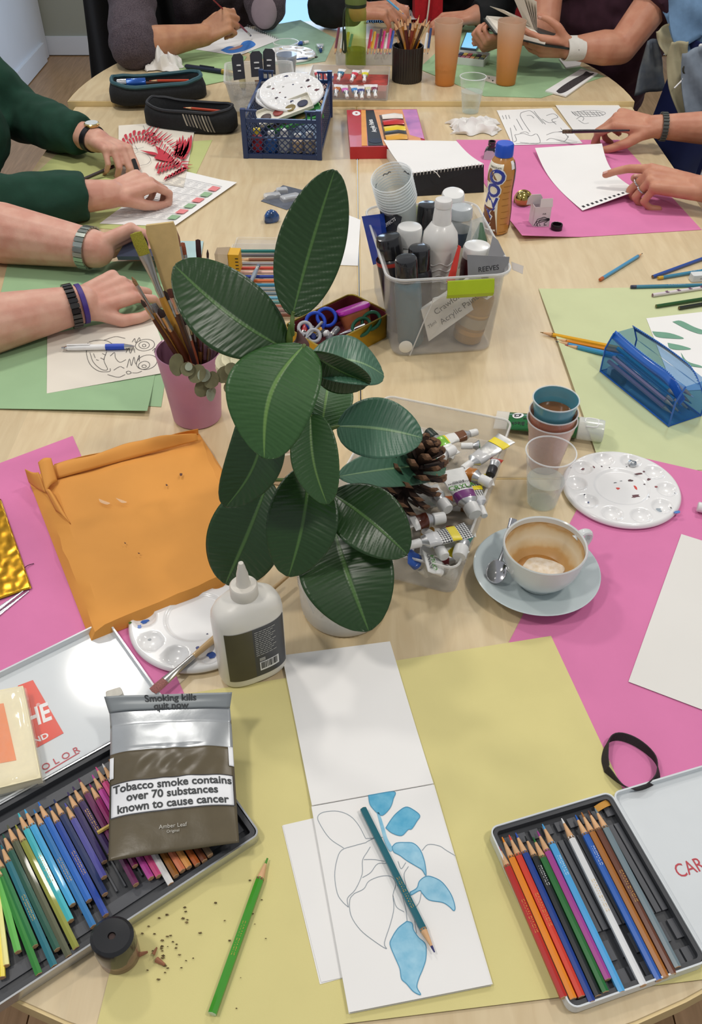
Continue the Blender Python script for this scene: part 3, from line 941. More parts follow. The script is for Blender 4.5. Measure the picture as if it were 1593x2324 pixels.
# ---------------------------------------------------------------- wide white pencil tin on the left
m_tin = mat('white_tin', '#d3d8db', 0.09, var=0.01)
m_tinin = mat('dark_plastic_insert', '#3a3c40', 0.45, var=0.04)
m_tinin2 = mat('insert_rib', '#4c4e53', 0.4, var=0.04)
m_steel = mat('steel_rim', '#c4c6c8', 0.25, 0.8)
tl = thing('pencil_tin', 'wide open white tin of pencils in many colours, partly under the tobacco pouch', 'pencil tin', (-0.302, 0.737, T + 0.0021), R(36.5))
# its own frame: -x along the hinge to the left, -y towards the front
def openbox(mb, x0, x1, y0, y1, z0, hgt, wall, rad=0.008, fl=0.001):
  o = [(x, y) for x, y in rrect(x1 - x0, y1 - y0, rad)]
  i = [(x, y) for x, y in rrect(x1 - x0 - 2 * wall, y1 - y0 - 2 * wall, max(rad - wall, 0.001))]
  cx, cy = (x0 + x1) / 2, (y0 + y1) / 2
  rg = lambda p, z: [(cx + a, cy + b, z) for a, b in p]
  mb.loft([rg(o, z0), rg(o, z0 + hgt), rg(i, z0 + hgt), rg(i, z0 + fl)])
  return mb
openbox(MB(), -0.37, 0.0, -0.165, 0.0, 0.0, 0.0095, 0.0022).build('lid', m_tin, tl)
openbox(MB(), -0.37, 0.0, -0.356, -0.168, 0.0, 0.0125, 0.0018).build('tray', m_steel, tl)
ins = openbox(MB(), -0.3675, -0.0025, -0.3535, -0.1705, 0.0015, 0.0098, 0.005, 0.007, 0.0012).build('insert', m_tinin, tl)
rib = MB().box((0, 0, 0), (0.0016, 0.118, 0.0034)).mesh('rib', m_tinin2)
for k in range(40):
  for yy in (-0.262,):
    o = bpy.data.objects.new('rib', rib)
    COL.objects.link(o)
    o.parent = ins
    o.location = (-0.008 - 0.0089 * k, yy, 0.0046)
for y in (-0.19, -0.333):
  MB().box((-0.185, y, 0.0036), (0.35, 0.012, 0.0018)).build('cross_bar', m_tinin2, ins)
ti = wmat(tl).inverted()
iM = wmat(tl)
def q4(x, y):
  return (x / 2.414, 1680 + y / 2.414)
def q3(x, y):
  return (x / 2.414, 1380 + y / 2.414)
vdir = iM.to_3x3() @ V((0, -1, 0))
lt = [((-20, 690), (10, 1302), '#e8d21f', 'yellow', None), ((-40, 640), (33, 1237), '#e7e08d', 'pale yellow', None), ((-60, 560), (100, 1160), '#63b551', 'light green', None), ((-28, 650), (215, 1285), '#2c8030', 'green', None), ((-30, 610), (192, 1130), '#22743a', 'mid green', None),
   ((5, 575), (298, 1240), '#206f7d', 'petrol blue', "CLASSICOLOR"), ((15, 515), (314, 1148), '#205544', 'dark green', None), ((40, 465), (378, 1186), '#565941', 'dark olive', None), ((85, 465), (420, 1143), '#8e9138', 'olive yellow', None),
   ((100, 400), (388, 990), '#41b2bb', 'turquoise', "CARAN D'ACHE"), ((135, 380), (398, 903), '#46a6d8', 'sky blue', None), ((185, 380), (512, 1022), '#2a72ae', 'steel blue', "CLASSICOLOR"), ((210, 340), (488, 880), '#2a6ac0', 'mid blue', None),
   ((270, 365), (580, 960), '#26469c', 'deep blue', "CLASSICOLOR"), ((295, 325), (575, 845), '#283560', 'navy blue', None), ((355, 345), (570, 752), '#57559f', 'violet', None), ((370, 285), (572, 668), '#3d3460', 'dark violet', None), ((398, 255), (606, 620), '#41305a', 'aubergine', "CARAN D'ACHE"),
   ((430, 210), (745, 792), '#6b2f57', 'plum', None), ((490, 240), (740, 690), '#8e2c64', 'dark magenta', None), ((505, 190), (828, 757), '#b94a9b', 'orchid', None), ((525, 148), (870, 745), '#cf5285', 'pink', None), ((562, 130), (937, 790), '#dddddb', 'white', None),
   ((597, 105), (965, 745), '#94602c', 'brown ochre', None), (None, (1000, 716), '#e08762', 'salmon', None), (None, (1036, 697), '#e6a45c', 'apricot', None), (None, (1082, 682), '#b5602f', 'rust', None), (None, (1121, 662), '#6f4029', 'chestnut', None), (None, (1152, 632), '#7b664f', 'taupe', None)]
for tp, en, colr, nm, mk in lt:
  e = P(*q4(*en), 0.0122)
  if tp is None:
    p = e - vdir * 0.150
  else:
    p = P(*q4(*tp), 0.0122)
    d = p - e
    s = -(d.dot(vdir))
    if not 0.08 < s < 0.175:
      d = d.normalized() * 0.152
      p = e + d
  pencil(nm + ' coloured pencil in the wide pencil tin on the left', e, p, colr, None, 'pencils in the wide left tin', r=0.0036, mark=mk, mk=0.45)
# printing inside the lid
m_lred = mat('tin_print_red', '#d6442f', 0.3, coat=0.4)
lz = 0.0012
def L2(px, py, h=0.0017):
  return ti @ P(px, py, h)
lp = [L2(*q3(x, y)) for x, y in ((100, 430), (182, 399), (350, 690), (150, 800))]
MB().add([(p.x, p.y, lz + dz) for dz in (0, 0.0002) for p in lp], [(3, 2, 1, 0), (4, 5, 6, 7)] + [(i, (i + 1) % 4, 4 + (i + 1) % 4, 4 + i) for i in range(4)]).build('red_emblem', m_lred, tl)
def lidtext(s, px, py, size, m, ang=0.0, **k):
  p = L2(*q3(px, py))
  return text(s, size, m, tl, Matrix.Translation((p.x, p.y, lz + 0.0003)) @ Matrix.Rotation(R(ang), 4, 'Z'), **k)
lidtext('HE', 208, 600, 0.036, m_wprint, -8, bold=0.0010, width=0.62, shear=0.1)
lidtext('SWITZERLAND', 268, 700, 0.0105, m_wprint, -4, align='RIGHT', bold=0.0003, width=1.1)
lidtext('\u00ae', 212, 536, 0.006, m_wprint, 0)
lidtext('CLASSICOLOR', 436, 776, 0.0115, mat('tin_print_crimson', '#b4404a', 0.35), -1, align='RIGHT', space=1.65)
a, b = L2(*q3(250, 908)), L2(*q3(436, 797))
ribbon_mb = MB(); ribbon(ribbon_mb, [(a.x, a.y, lz), (b.x, b.y, lz)], 0.0012)
ribbon_mb.build('underline', mat('tin_print_crimson', '#b4404a', 0.35), tl)
# sticky notes in cellophane on the lid
sn = thing('sticky_note_block', 'cream sticky note block with an orange square, wrapped in clear film, on the tin lid', 'sticky notes', P(30, 1690), 0)
NB = 0.0115
nb = [P(-130, 1590, NB + 0.012), P(52, 1556, NB + 0.012), P(93, 1765, NB + 0.012), P(-110, 1815, NB + 0.012)]
wpart(blockof(nb, NB, NB + 0.012, MB()), 'note_pad', mat('note_cream', '#e6dcb9', 0.8), sn)
nn = [P(-130, 1615, NB + 0.0125), P(8, 1596, NB + 0.0125), P(37, 1725, NB + 0.0125), P(-110, 1752, NB + 0.0125)]
wpart(blockof(nn, NB + 0.0121, NB + 0.0125, MB()), 'orange_note', mat('note_orange', '#e87f2e', 0.7), sn)
cel = clear('cellophane', (250, 248, 240), 0.06, 0.06, 0.25, 0.8)
cb_ = [p + (p - sum(nb, V()) / 4) * 0.05 for p in nb]
def celf(u, v):
  p = cb_[0] * (1 - u) * (1 - v) + cb_[1] * u * (1 - v) + cb_[2] * u * v + cb_[3] * (1 - u) * v
  e = min(u, 1 - u, v, 1 - v)
  p.z = T + NB + min(0.0145, 0.002 + e * 0.30) + 0.0012 * noise.noise(V((u * 14, v * 5, 3))) * (1 if e > 0.03 else 0)
  return p
mb = MB(); mb.sheet(lambda u, v: celf(u, 1 - v), 30, 30, 0.0002)
wpart(mb, 'clear_film', cel, sn, sharp=0)
# ---------------------------------------------------------------- tobacco pouch
m_olive = mat('pouch_olive', '#5c5340', 0.32, var=0.05, vs=60, bump=0.25, bs=45)
m_foil = mat('pouch_grey_foil', '#a9adb0', 0.3, 0.35, var=0.05, bump=0.15, bs=45)
m_flap = mat('pouch_grey_flap', '#8b9194', 0.4, 0.1, var=0.04)
m_dtext = mat('dark_grey_print', '#3c3f41', 0.6)
pc4 = [P(*q3(*q), hh) for q, hh in (((606, 565), 0.030), ((1262, 545), 0.040), ((1310, 1283), 0.030), ((594, 1385), 0.030))]
po = thing('tobacco_pouch', 'olive and grey tobacco pouch with a white health warning label, lying on the pencil tin', 'tobacco pouch', (-0.19, 0.53, T + 0.013))
def pouch(u, v, off=0.0):
  p = pc4[0] * (1 - u) * (1 - v) + pc4[1] * u * (1 - v) + pc4[2] * u * v + pc4[3] * (1 - u) * v
  e = max(0, min(u, 1 - u) * 2)
  w = 0.009 * (max(0.0, 1 - (2 * u - 1) ** 4)) * max(0.0, math.sin(min(max(v, 0), 1) * math.pi)) ** 0.6
  cr = 0.0028 * noise.noise(V((u * 7, v * 9, 1.3))) * (1.0 if 0.3 < v < 0.56 else 0.35)
  if 0.36 < v < 0.52:
    cr += 0.0014 * math.sin(u * 34 + v * 30) * math.sin((v - 0.36) / 0.16 * math.pi)
  if v < 0.12:
    p.z += 0.10 * (0.12 - v) * 1.0
  p.z += w + cr * e + off
  return p
for nm, v0, v1, mm in (('grey_panel', 0.0, 0.325, m_foil), ('olive_panel', 0.325, 1.0, m_olive)):
  mb = MB()
  mb.sheet(lambda u, v: pouch(u, v0 + (v1 - v0) * (1 - v)), 40, 40, 0.0004)
  wpart(mb, nm, mm, po, sharp=0)
def under(u, v):
  p = pouch(u, v)
  q = pc4[0] * (1 - u) * (1 - v) + pc4[1] * u * (1 - v) + pc4[2] * u * v + pc4[3] * (1 - u) * v
  e = max(0, min(u, 1 - u, 1 - v, v) * 2)
  return V((p.x, p.y, min(p.z - 0.0006, q.z - 0.012 * min(1, e * 4) + 0.10 * max(0, 0.12 - v))))
mb = MB(); mb.sheet(lambda u, v: under(u, v), 20, 20, 0.0003)
wpart(mb, 'back_panel', m_olive, po, sharp=0)
def flapf(u, v):
  p = pouch(0.5 + (u - 0.5) * (1.0 + 0.06 * v), 0.05 - 0.080 * v, 0.0)
  p.z += 0.003 + 0.003 * v
  if u < 0.12:
    p.z -= 0.01 * (0.12 - u)
  return p
mb = MB(); mb.sheet(lambda u, v: flapf(u, v), 24, 8, 0.0004)
wpart(mb, 'flap', m_flap, po, sharp=0)
def on_pouch(s, cu, cv, size, m, **k):
  uw = 1 / 0.137
  vh = 1 / 0.177
  return attach(text(s, size, m, None, None, warp=lambda p: pouch(cu + p.x * uw, cv - p.y * vh - 0.02 * 0, 0.0012 + p.z), **k), po)
mb = MB(); mb.sheet(lambda u, v: pouch(0.012 + 0.975 * u, 0.757 - 0.217 * v, 0.0007), 30, 12, 0.0003)
wpart(mb, 'warning_label', mat('label_white', '#e7e9ec', 0.4), po, sharp=0)
def rect_line(u0, u1, v0, v1, off, w=0.0006):
  mb = MB()
  for (a, b) in (((u0, v0), (u1, v0)), ((u1, v0), (u1, v1)), ((u1, v1), (u0, v1)), ((u0, v1), (u0, v0))):
    ribbon(mb, [pouch(a[0] + (b[0] - a[0]) * k / 16, a[1] + (b[1] - a[1]) * k / 16, off) for k in range(17)], w)
  return mb
wpart(rect_line(0.014, 0.985, 0.542, 0.755, 0.0009, 0.0007), 'label_border', m_blk, po)
for s, cv, cu in (('Tobacco smoke contains', 0.583, 0.505), ('over 70 substances', 0.648, 0.505), ('known to cause cancer', 0.715, 0.505)):
  on_pouch(s, cu, cv, 0.0129, m_dtext, bold=0.00028, shear=-0.04, width=0.99)
on_pouch('Amber Leaf', 0.5, 0.858, 0.0062, mat('pouch_grey_print', '#b9b6ad', 0.5))
on_pouch('Original', 0.5, 0.889, 0.0042, mat('pouch_grey_print', '#b9b6ad', 0.5))
for s, cv in (('Smoking kills', -0.008), ('quit now', 0.036)):
  def wf(p, cv=cv):
    q = flapf(min(max(0.52 + p.x / 0.145, 0), 1), (0.05 - cv + p.y / 0.177) / 0.080)
    return (q.x, q.y, q.z + 0.0005 + p.z)
  attach(text(s, 0.0088, m_dtext, None, None, warp=wf, bold=0.0002, width=1.3), po)
for u0, u1, v0, v1 in ((0.0, 0.035, 0.355, 0.50), (0.962, 1.0, 0.325, 0.47)):
  mb = MB(); mb.sheet(lambda u, v: pouch(u0 + (u1 - u0) * u, v1 - (v1 - v0) * v, 0.0012), 4, 8, 0.0003)
  wpart(mb, 'white_tab', mat('label_white', '#e7e9ec', 0.4), po, sharp=0)
er = MB().prism(rrect(0.020, 0.013, 0.003), 0, 0.010, taper=0.1).build('eraser', mat('grubby_rubber', '#c5c2b8', 0.7, var=0.12, vs=80), None, tuple(P(262, 1584, 0.0018)), (0, 0, 0.4))
tag(er, 'small grubby white eraser beside the top corner of the tobacco pouch', 'eraser')
mt = thing('wooden_peg', 'short yellow wooden stick poking out from under the left edge of the pouch', 'stick', P(235, 1888, 0.0150))
wpart(MB().tube([P(221, 1890, 0.0165), P(262, 1866, 0.0165)], 0.0022, 6), 'stick', mat('yellow_stick', '#c2a653', 0.5), mt)
# ---------------------------------------------------------------- smaller white tin on the right
tr = thing('pencil_tin', 'small open white tin with thirteen pencils at the bottom right', 'pencil tin', (0.2305, 0.3925, T + 0.0024), R(17.2))
W2, D2 = 0.138, 0.178
openbox(MB(), -W2 / 2, W2 / 2, -D2 / 2, D2 / 2, 0, 0.0125, 0.0016, 0.009).build('tray', m_tin, tr)
in2 = openbox(MB(), -W2 / 2 + 0.002, W2 / 2 - 0.002, -D2 / 2 + 0.002, D2 / 2 - 0.002, 0.0012, 0.0098, 0.004, 0.008, 0.001).build('insert', m_tinin, tr)
for k in range(18):
  x = -W2 / 2 + 0.0095 + 0.007 * k
  MB().box((x, 0.012, 0.0040), (0.0055, 0.092, 0.0028)).build('rib', m_tinin2, in2)
  if k % 2:
    MB().box((x, 0.072, 0.0040), (0.009, 0.010, 0.0028)).build('rib', m_tinin2, in2)
    MB().box((x, -0.052, 0.0040), (0.008, 0.018, 0.0028)).build('rib', m_tinin2, in2)
    MB().box((x, -0.076, 0.0036), (0.012, 0.014, 0.002)).build('rib', m_tinin2, in2)
ld = openbox(MB(), W2 / 2 + 0.0015, W2 / 2 + 0.0015 + W2, -D2 / 2, D2 / 2, 0, 0.0085, 0.0018, 0.009).build('lid', m_tin, tr)
text("CARAN D'ACHE", 0.0195, mat('tin_print_crimson', '#b4404a', 0.35), tr, Matrix.Translation((W2 / 2 + 0.022, -0.004, 0.0012)), align='LEFT', thick=0.00015, width=0.8)
MB().sheet(lambda u, v: (0.046 + u * 0.018, 0.0735 + v * 0.007 + 0.003 * u, 0.0075 + 0.002 * math.sin(u * 3)), 6, 2, 0.0005).build('wood_shaving', mat('ochre_shaving', '#c08a35', 0.6), tr)
def q6(x, y):
  return (1050 + x / 2.934, 1620 + y / 2.934)
for tp, en, colr, nm, mk, ld_ in (((237, 880), (672, 1890), '#b0231f', 'dark red', "CARAN D'ACHE", None), ((262, 822), (735, 1900), '#e2861c', 'orange', None, None), ((308, 808), (790, 1885), '#cf3b24', 'vermilion', "CARAN D'ACHE", '#e04a3a'), ((352, 793), (860, 1920), '#183b8c', 'dark blue', None, '#2a52b0'),
               ((415, 815), (900, 1880), '#14191b', 'black', '|', None), ((468, 822), (950, 1855), '#1a6a2c', 'green', None, None), ((497, 782), (965, 1770), '#a13a8c', 'purple', None, None), ((530, 735), (1058, 1855), '#49a2dc', 'light blue', '|', None),
               ((658, 697), (1202, 1810), '#dfe0e0', 'white', "CARAN D'ACHE", None), ((750, 675), (1305, 1775), '#1c5bb2', 'mid blue', '|', None), ((790, 657), (1350, 1755), '#a5682a', 'ochre', None, None), ((835, 645), (1400, 1735), '#633520', 'brown', "CARAN D'ACHE", None), ((880, 630), (1430, 1690), '#71838b', 'grey', None, None)):
  mc = m_wprint if nm in ('black', 'light blue', 'mid blue') else m_gold
  pencil(nm + ' pencil in the small tin at the bottom right', P(*q6(*en), 0.0128), P(*q6(*tp), 0.0128), colr, ld_, 'pencils in the small right tin', r=0.0037, mark="PRISMALO" if mk == '|' else mk, mark_col=mc, mk=0.72 if mk == '|' else 0.5)
# elastic band
eb_ = thing('elastic_band', 'black elastic band loop standing on edge beside the small pencil tin', 'elastic band', P(1430, 1740, 0.002))
pth = [P(x, y, 0.0024) for x, y in ((1372, 1752), (1366, 1722), (1376, 1690), (1402, 1680), (1442, 1694), (1484, 1727), (1497, 1762), (1486, 1780), (1452, 1794), (1425, 1788), (1402, 1776))]
pp_ = smooth_path(pth + [pth[0]], 5)[:-1]
cen = sum(pp_, V()) / len(pp_)
rings = []
for i, p in enumerate(pp_):
  tn = (pp_[(i + 1) % len(pp_)] - pp_[i - 1]).normalized()
  nr = tn.cross(V((0, 0, 1)))
  tw = 0.55 * math.sin(i / len(pp_) * 2 * math.pi * 2 + 0.6)
  ax = (V((0, 0, 1)) * math.cos(tw) + nr * math.sin(tw)) * 0.0095
  rings.append([p + nr * 0.0006, p - nr * 0.0006, p - nr * 0.0006 + ax, p + nr * 0.0006 + ax])
rings.append(rings[0])
mb = MB(); mb.loft(rings, cap=(False, False))
wpart(mb, 'band', mat('black_elastic', '#2a2426', 0.8, var=0.15, vs=700), eb_)
# ---------------------------------------------------------------- pencil sharpener and shavings
ps = thing('pencil_sharpener', 'black topped pencil sharpener with a clear tub of brown shavings', 'sharpener', P(272, 2168, 0.0012), R(-10))
MB().lathe([(0.0175, 0), (0.0190, 0.002), (0.0198, 0.020), (0.0200, 0.026)], 32, ey=0.92).build('tub', clear('smoky_tub', (150, 120, 105), 0.45, 0.15, 0.4), ps)
MB().lathe([(0.0165, 0.0015), (0.0175, 0.004), (0.017, 0.017), (0.010, 0.020)], 24, ey=0.9).build('shavings', mat('packed_shavings', '#9a735b', 0.9, var=0.3, vs=200, bump=0.6, bs=300), ps)
def top_ring(z, q, c=0.0):
  return [(q * math.cos(2 * math.pi * k / 32), q * 0.92 * math.sin(2 * math.pi * k / 32), z - 0.006 * max(0, -math.sin(2 * math.pi * k / 32)) * c) for k in range(32)]
mb = MB()
mb.loft([top_ring(0.024, 0.0197, 1.6), top_ring(0.034, 0.0203, 0.6), top_ring(0.041, 0.0195, 0.2), top_ring(0.0435, 0.0165, 0.1), top_ring(0.0425, 0.0045), top_ring(0.0425, 0.0036), top_ring(0.034, 0.003)])
mb.build('cap', mat('black_gloss_plastic', '#202124', 0.25, coat=0.3), ps)
MB().lathe([(0.0032, 0.0345), (0.0031, 0.0405)], 16, ey=0.95).build('hole', mat('hole_brown', '#35201c', 0.6), ps)
sh = MB()
rnd = random.Random(3)
for k in range(46):
  x, y = (rnd.gauss(372, 26), rnd.gauss(2160, 38)) if k < 30 else (rnd.uniform(320, 640), rnd.uniform(1990, 2300))
  p = P(x, y, 0.0026)
  s = rnd.uniform(0.0006, 0.0022)
  a = rnd.uniform(0, 6.28)
  sh.add([p + V((s * math.cos(a + q), s * 0.5 * math.sin(a + q), 0.0002 + 0.0006 * (q > 2))) for q in (0, 1.9, 3.1, 4.6)] + [p + V((s * math.cos(a + q), s * 0.5 * math.sin(a + q), 0)) for q in (0, 1.9, 3.1, 4.6)], [(0, 1, 2, 3), (7, 6, 5, 4)])
tag(sh.build('pencil_shavings', mat('shaving_specks', '#6b5a3a', 0.9, var=0.4, vs=300)), 'scattered specks of pencil shavings on the yellow paper', 'shavings', kind='stuff')
for x, y, s, a, wl in ((325, 2165, 0.009, 0.3, 'curled brown wood shaving touching the sharpener tub'), (365, 2185, 0.010, -0.5, 'largest curled brown wood shaving, beyond the one touching the sharpener'), (352, 2160, 0.007, 1.2, 'smallest curled brown wood shaving, between the two bigger ones')):
  p = P(x, y, 0.0024)
  sv = MB()
  sv.sheet(lambda u, v: (s * (u - 0.5) * math.cos(a) - s * 0.55 * (v - 0.5) * (1 - 0.6 * u) * math.sin(a), s * (u - 0.5) * math.sin(a) + s * 0.55 * (v - 0.5) * (1 - 0.6 * u) * math.cos(a), 0.0012 + 0.003 * math.sin(v * 3.1) * (1 - u * 0.5)), 6, 6, 0.0003)
  tag(sv.build('wood_shaving', mat('brown_shaving', '#9c6a4f', 0.8), None, p), wl, 'shaving', 'curled wood shavings')
# ---------------------------------------------------------------- orange envelope
m_or = mat('orange_envelope_paper', '#da9644', 0.75, var=0.025, vs=16, bump=0.12, bs=60)
ev = thing('padded_envelope', 'large orange paper envelope with crumpled folded edges', 'envelope', P(300, 1220, 0.001))
ob_ = [P(x, y, 0.0015) for x, y in ((64, 1088), (118, 1062), (452, 984), (560, 1150), (602, 1302), (206, 1457))]
ot = [P(x, y, 0.020) for x, y in ((128, 1108), (140, 1096), (462, 1016), (520, 1150), (560, 1282), (238, 1416))]
om = [(a * 0.62 + b * 0.38) + V((0, 0, 0.005)) for a, b in zip(ob_, ot)]
def dens(r, n=14):
  out = []
  for i in range(len(r)):
    for k in range(n):
      out.append(r[i] + (r[(i + 1) % len(r)] - r[i]) * (k / n))
  return out
def rough(r, a):
  return [p + V((noise.noise(V((p.x * 30, p.y * 30, 0))), noise.noise(V((p.x * 30, p.y * 30, 5))), noise.noise(V((p.x * 22, p.y * 22, 9))))) * a for p in r]
ctr = sum(ot, V()) / 6
r0, r1, r2, r3 = dens(ob_), rough(dens(om), 0.003), rough(dens(ot), 0.003), None
rgs = [list(reversed(x)) for x in (r0, r1, r2)]
for k in range(1, 7):
  f = 1 - k / 7
  rgs.append([V((ctr.x + (p.x - ctr.x) * f, ctr.y + (p.y - ctr.y) * f, T + 0.0185 + 0.004 * noise.noise(V((p.x * f * 9, p.y * f * 9, 2))) * (1 - f * 0.5))) for p in rgs[2]])
mb = MB(); mb.loft(rgs)
wpart(mb, 'body', m_or, ev, sharp=25)
# top folded flap: a lip standing up along the far edge
fa, fb = P(128, 1092, 0.020), P(452, 1004, 0.020)
def lip(u, v):
  p = fa + (fb - fa) * u
  n_ = V((-(fb - fa).y, (fb - fa).x, 0)).normalized()
  wv = 0.006 * noise.noise(V((u * 5, 1, 0)))
  k = v * (1 - 0.75 * max(0, u - 0.55) / 0.45)
  return p + n_ * (0.004 + 0.022 * k + wv * v) + V((0, 0, 0.001 + 0.016 * math.sin(k * 2.2) * (0.6 + 0.5 * u)))
mb = MB(); mb.sheet(lip, 24, 8, 0.0007); wpart(mb, 'top_flap', m_or, ev, sharp=0)
def lip2(u, v):
  p = fa + (fb - fa) * (u * 1.02 + 0.02)
  n_ = V((-(fb - fa).y, (fb - fa).x, 0)).normalized()
  return p + n_ * (0.033 - 0.004 * v + 0.003 * math.sin(u * 9)) + V((0, 0, -0.012 + 0.020 * v * (1 - 0.3 * u)))
mb = MB(); mb.sheet(lip2, 24, 5, 0.0007); wpart(mb, 'back_flap', m_or, ev, sharp=0)
def quadsheet(c, th=0.0008, bend=0.0, n=8):
  mb = MB()
  def f(u, v):
    p = c[0] * (1 - u) * (1 - v) + c[1] * u * (1 - v) + c[2] * u * v + c[3] * (1 - u) * v
    return p + V((0, 0, bend * math.sin(u * math.pi)))
  mb.sheet(f, n, n, th)
  return mb
wpart(quadsheet([P(87, 1050, 0.040), P(116, 1040, 0.044), P(130, 1092, 0.024), P(104, 1118, 0.022)], bend=0.004), 'corner_tab', m_or, ev, sharp=0)
wpart(quadsheet([P(57, 1064, 0.030), P(88, 1072, 0.030), P(104, 1118, 0.020), P(66, 1094, 0.006)], bend=-0.003), 'corner_tab', m_or, ev, sharp=0)
wpart(quadsheet([P(104, 1112, 0.024), P(118, 1118, 0.026), P(160, 1190, 0.0215), P(128, 1160, 0.018)], bend=0.004), 'side_fold', m_or, ev, sharp=0)
patch(ev, 'glue_mark', [[(224, 1132), (240, 1138), (250, 1142), (242, 1145), (228, 1140)], [(262, 1130), (280, 1136), (288, 1140), (276, 1141)]], clear('dried_glue', (240, 220, 190), 0.25, 0.1, 0.2, 0.8), 0.0225)
patch(ev, 'ink_spots', [[(408, 1074), (414, 1075), (412, 1080), (408, 1079)], [(376, 1098), (381, 1101), (377, 1103)], [(282, 1230), (286, 1233), (283, 1234)], [(313, 1254), (318, 1256), (314, 1257)]], mat('brown_spots', '#5a3b33', 0.8), 0.0225)
# ---------------------------------------------------------------- gold foil, scissors
gf = thing('gold_foil_sheet', 'crinkled gold foil sheet at the left edge on the pink paper', 'foil', P(20, 1250, 0.001))
gc = [P(-200, 1180, 0.003), P(2, 1132, 0.003), P(72, 1334, 0.004), P(-160, 1415, 0.003)]
def foil(u, v):
  p = gc[0] * (1 - u) * (1 - v) + gc[1] * u * (1 - v) + gc[2] * u * v + gc[3] * (1 - u) * v
  p.z += 0.0012 * abs(noise.noise(V((u * 9 + v * 4, v * 14, 2)))) + 0.0007 * noise.noise(V((u * 18, v * 24, 7)))
  return p
mb = MB(); mb.sheet(lambda u, v: foil(u, 1 - v), 46, 46, 0.0003)
wpart(mb, 'foil', mat('gold_foil', '#c9962a', 0.22, 0.95, var=0.12, vs=40), gf, sharp=0)
sc_ = thing('scissors', 'silver scissors lying half under the gold foil with their points showing', 'scissors', P(20, 1375, 0.001))
def blade(a, b, w, z):
  a, b = V(a), V(b)
  d = (b - a).normalized()
  n_ = V((-d.y, d.x, 0))
  pts = [a + n_ * w, a - n_ * w, b - n_ * w * 0.1, b + n_ * w * 0.1]
  mb = MB(); mb.loft([[V((p.x, p.y, T + z)) for p in pts], [V((p.x, p.y, T + z + 0.0014)) for p in pts], [V((p.x * 0.5 + (a.x + b.x) * 0.25, p.y * 0.5 + (a.y + b.y) * 0.25, T + z + 0.0022)) for p in pts]])
  return mb
m_sciss = mat('bright_steel', '#d5d7da', 0.18, 0.9)
pb = P(66, 1344)
for k, dx in ((0, 0.0), (1, -0.006)):
  a = P(-110, 1480 - k * 16)
  wpart(blade(a, pb + V((dx, -0.002 * k, 0)), 0.006, 0.0012 + 0.0024 * k), 'blade', m_sciss, sc_)
  d = (a - pb).normalized()
  c = a + d * 0.028 + V((-d.y, d.x, 0)) * (0.018 if k else -0.018)
  wpart(MB().tube([c + V((0.022 * math.cos(q) * d.x - 0.014 * math.sin(q) * d.y, 0.022 * math.cos(q) * d.y + 0.014 * math.sin(q) * d.x, 0.005)) for q in [2 * math.pi * i / 16 for i in range(16)]], 0.004, 8, closed=True), 'handle', mat('black_gloss_plastic', '#202124', 0.25), sc_)
fh = thing('thread_scrap', 'short curled purple thread on the pink paper by the gold foil', 'thread', P(65, 1284, 0.001))
wpart(MB().tube(smooth_path([P(54, 1290, 0.002), P(60, 1285, 0.004), P(66, 1282, 0.003), P(77, 1279, 0.002)]), 0.0006, 5), 'thread', mat('purple_thread', '#5e2f4f', 0.8), fh)
# ---------------------------------------------------------------- left palette and its brush
palette('round white palette with dabs of blue, beneath the glue bottle and the bristle brush', (-0.192, 0.742, T + 0.0012), R(20),
    [(-0.062, 0.018, 0.004, '#3d6ab8', 1.4), (-0.070, 0.008, 0.003, '#3d6ab8', 1), (-0.062, -0.012, 0.0025, '#8f9499', 1), (-0.078, 0.026, 0.004, '#6d8a3c', 1.2), (-0.080, 0.018, 0.002, '#4c7030', 1), (0.004, -0.062, 0.006, '#3a5699', 1.3), (-0.010, -0.050, 0.003, '#26347a', 0.8), (0.012, -0.070, 0.004, '#5a78b4', 1.3), (0.006, -0.030, 0.0014, '#3a3a55', 1)])
brush('long pale wooden brush with frayed reddish bristles, lying across the left palette', P(662, 1300, 0.016), P(345, 1570, 0.014), 0.0036, '#c2a272', '#8f5d58', flatw=1.7, fer=0.042, hl=0.02)
# ---------------------------------------------------------------- glue bottle
gl = thing('glue_bottle', 'white oval glue bottle with a pointed nozzle and a dark back label', 'bottle', (-0.1165, 0.668, T + 0.0014), R(27))
gl.scale = (1.03, 1.03, 0.91)
GW, GD = 0.0395, 0.0235
def sup(z, w, d, n=48, e=2.7):
  out = []
  for k in range(n):
    a = 2 * math.pi * k / n
    c, s = math.cos(a), math.sin(a)
    out.append((w * math.copysign(abs(c) ** (2 / e), c), d * math.copysign(abs(s) ** (2 / e), s), z))
  return out
m_glue = mat('glue_white_plastic', '#dfdcd4', 0.35, var=0.02, vs=20, coat=0.2)
MB().loft([sup(0, GW * 0.86, GD * 0.8), sup(0.003, GW * 0.97, GD * 0.96), sup(0.008, GW, GD), sup(0.112, GW, GD), sup(0.122, GW * 0.97, GD * 0.96), sup(0.131, GW * 0.86, GD * 0.88), sup(0.138, GW * 0.62, GD * 0.78), sup(0.141, 0.016, 0.016, e=2), sup(0.143, 0.0145, 0.0145, e=2)]).build('body', m_glue, gl)
MB().lathe([(0.0145, 0.142), (0.0150, 0.143), (0.0150, 0.158), (0.0135, 0.160), (0.0080, 0.161), (0.0072, 0.164), (0.0062, 0.178), (0.0045, 0.186), (0.0042, 0.189), (0.0026, 0.196)], 28).build('nozzle_cap', mat('nozzle_plastic', '#d2cdc3', 0.45, var=0.03), gl)
def gsurf(x, z, off=0.0006):
  c = max(-1, min(1, x / GW))
  y = -GD * max(0, 1 - abs(c) ** 2.7) ** (1 / 2.7)
  return V((x, y - off, z))
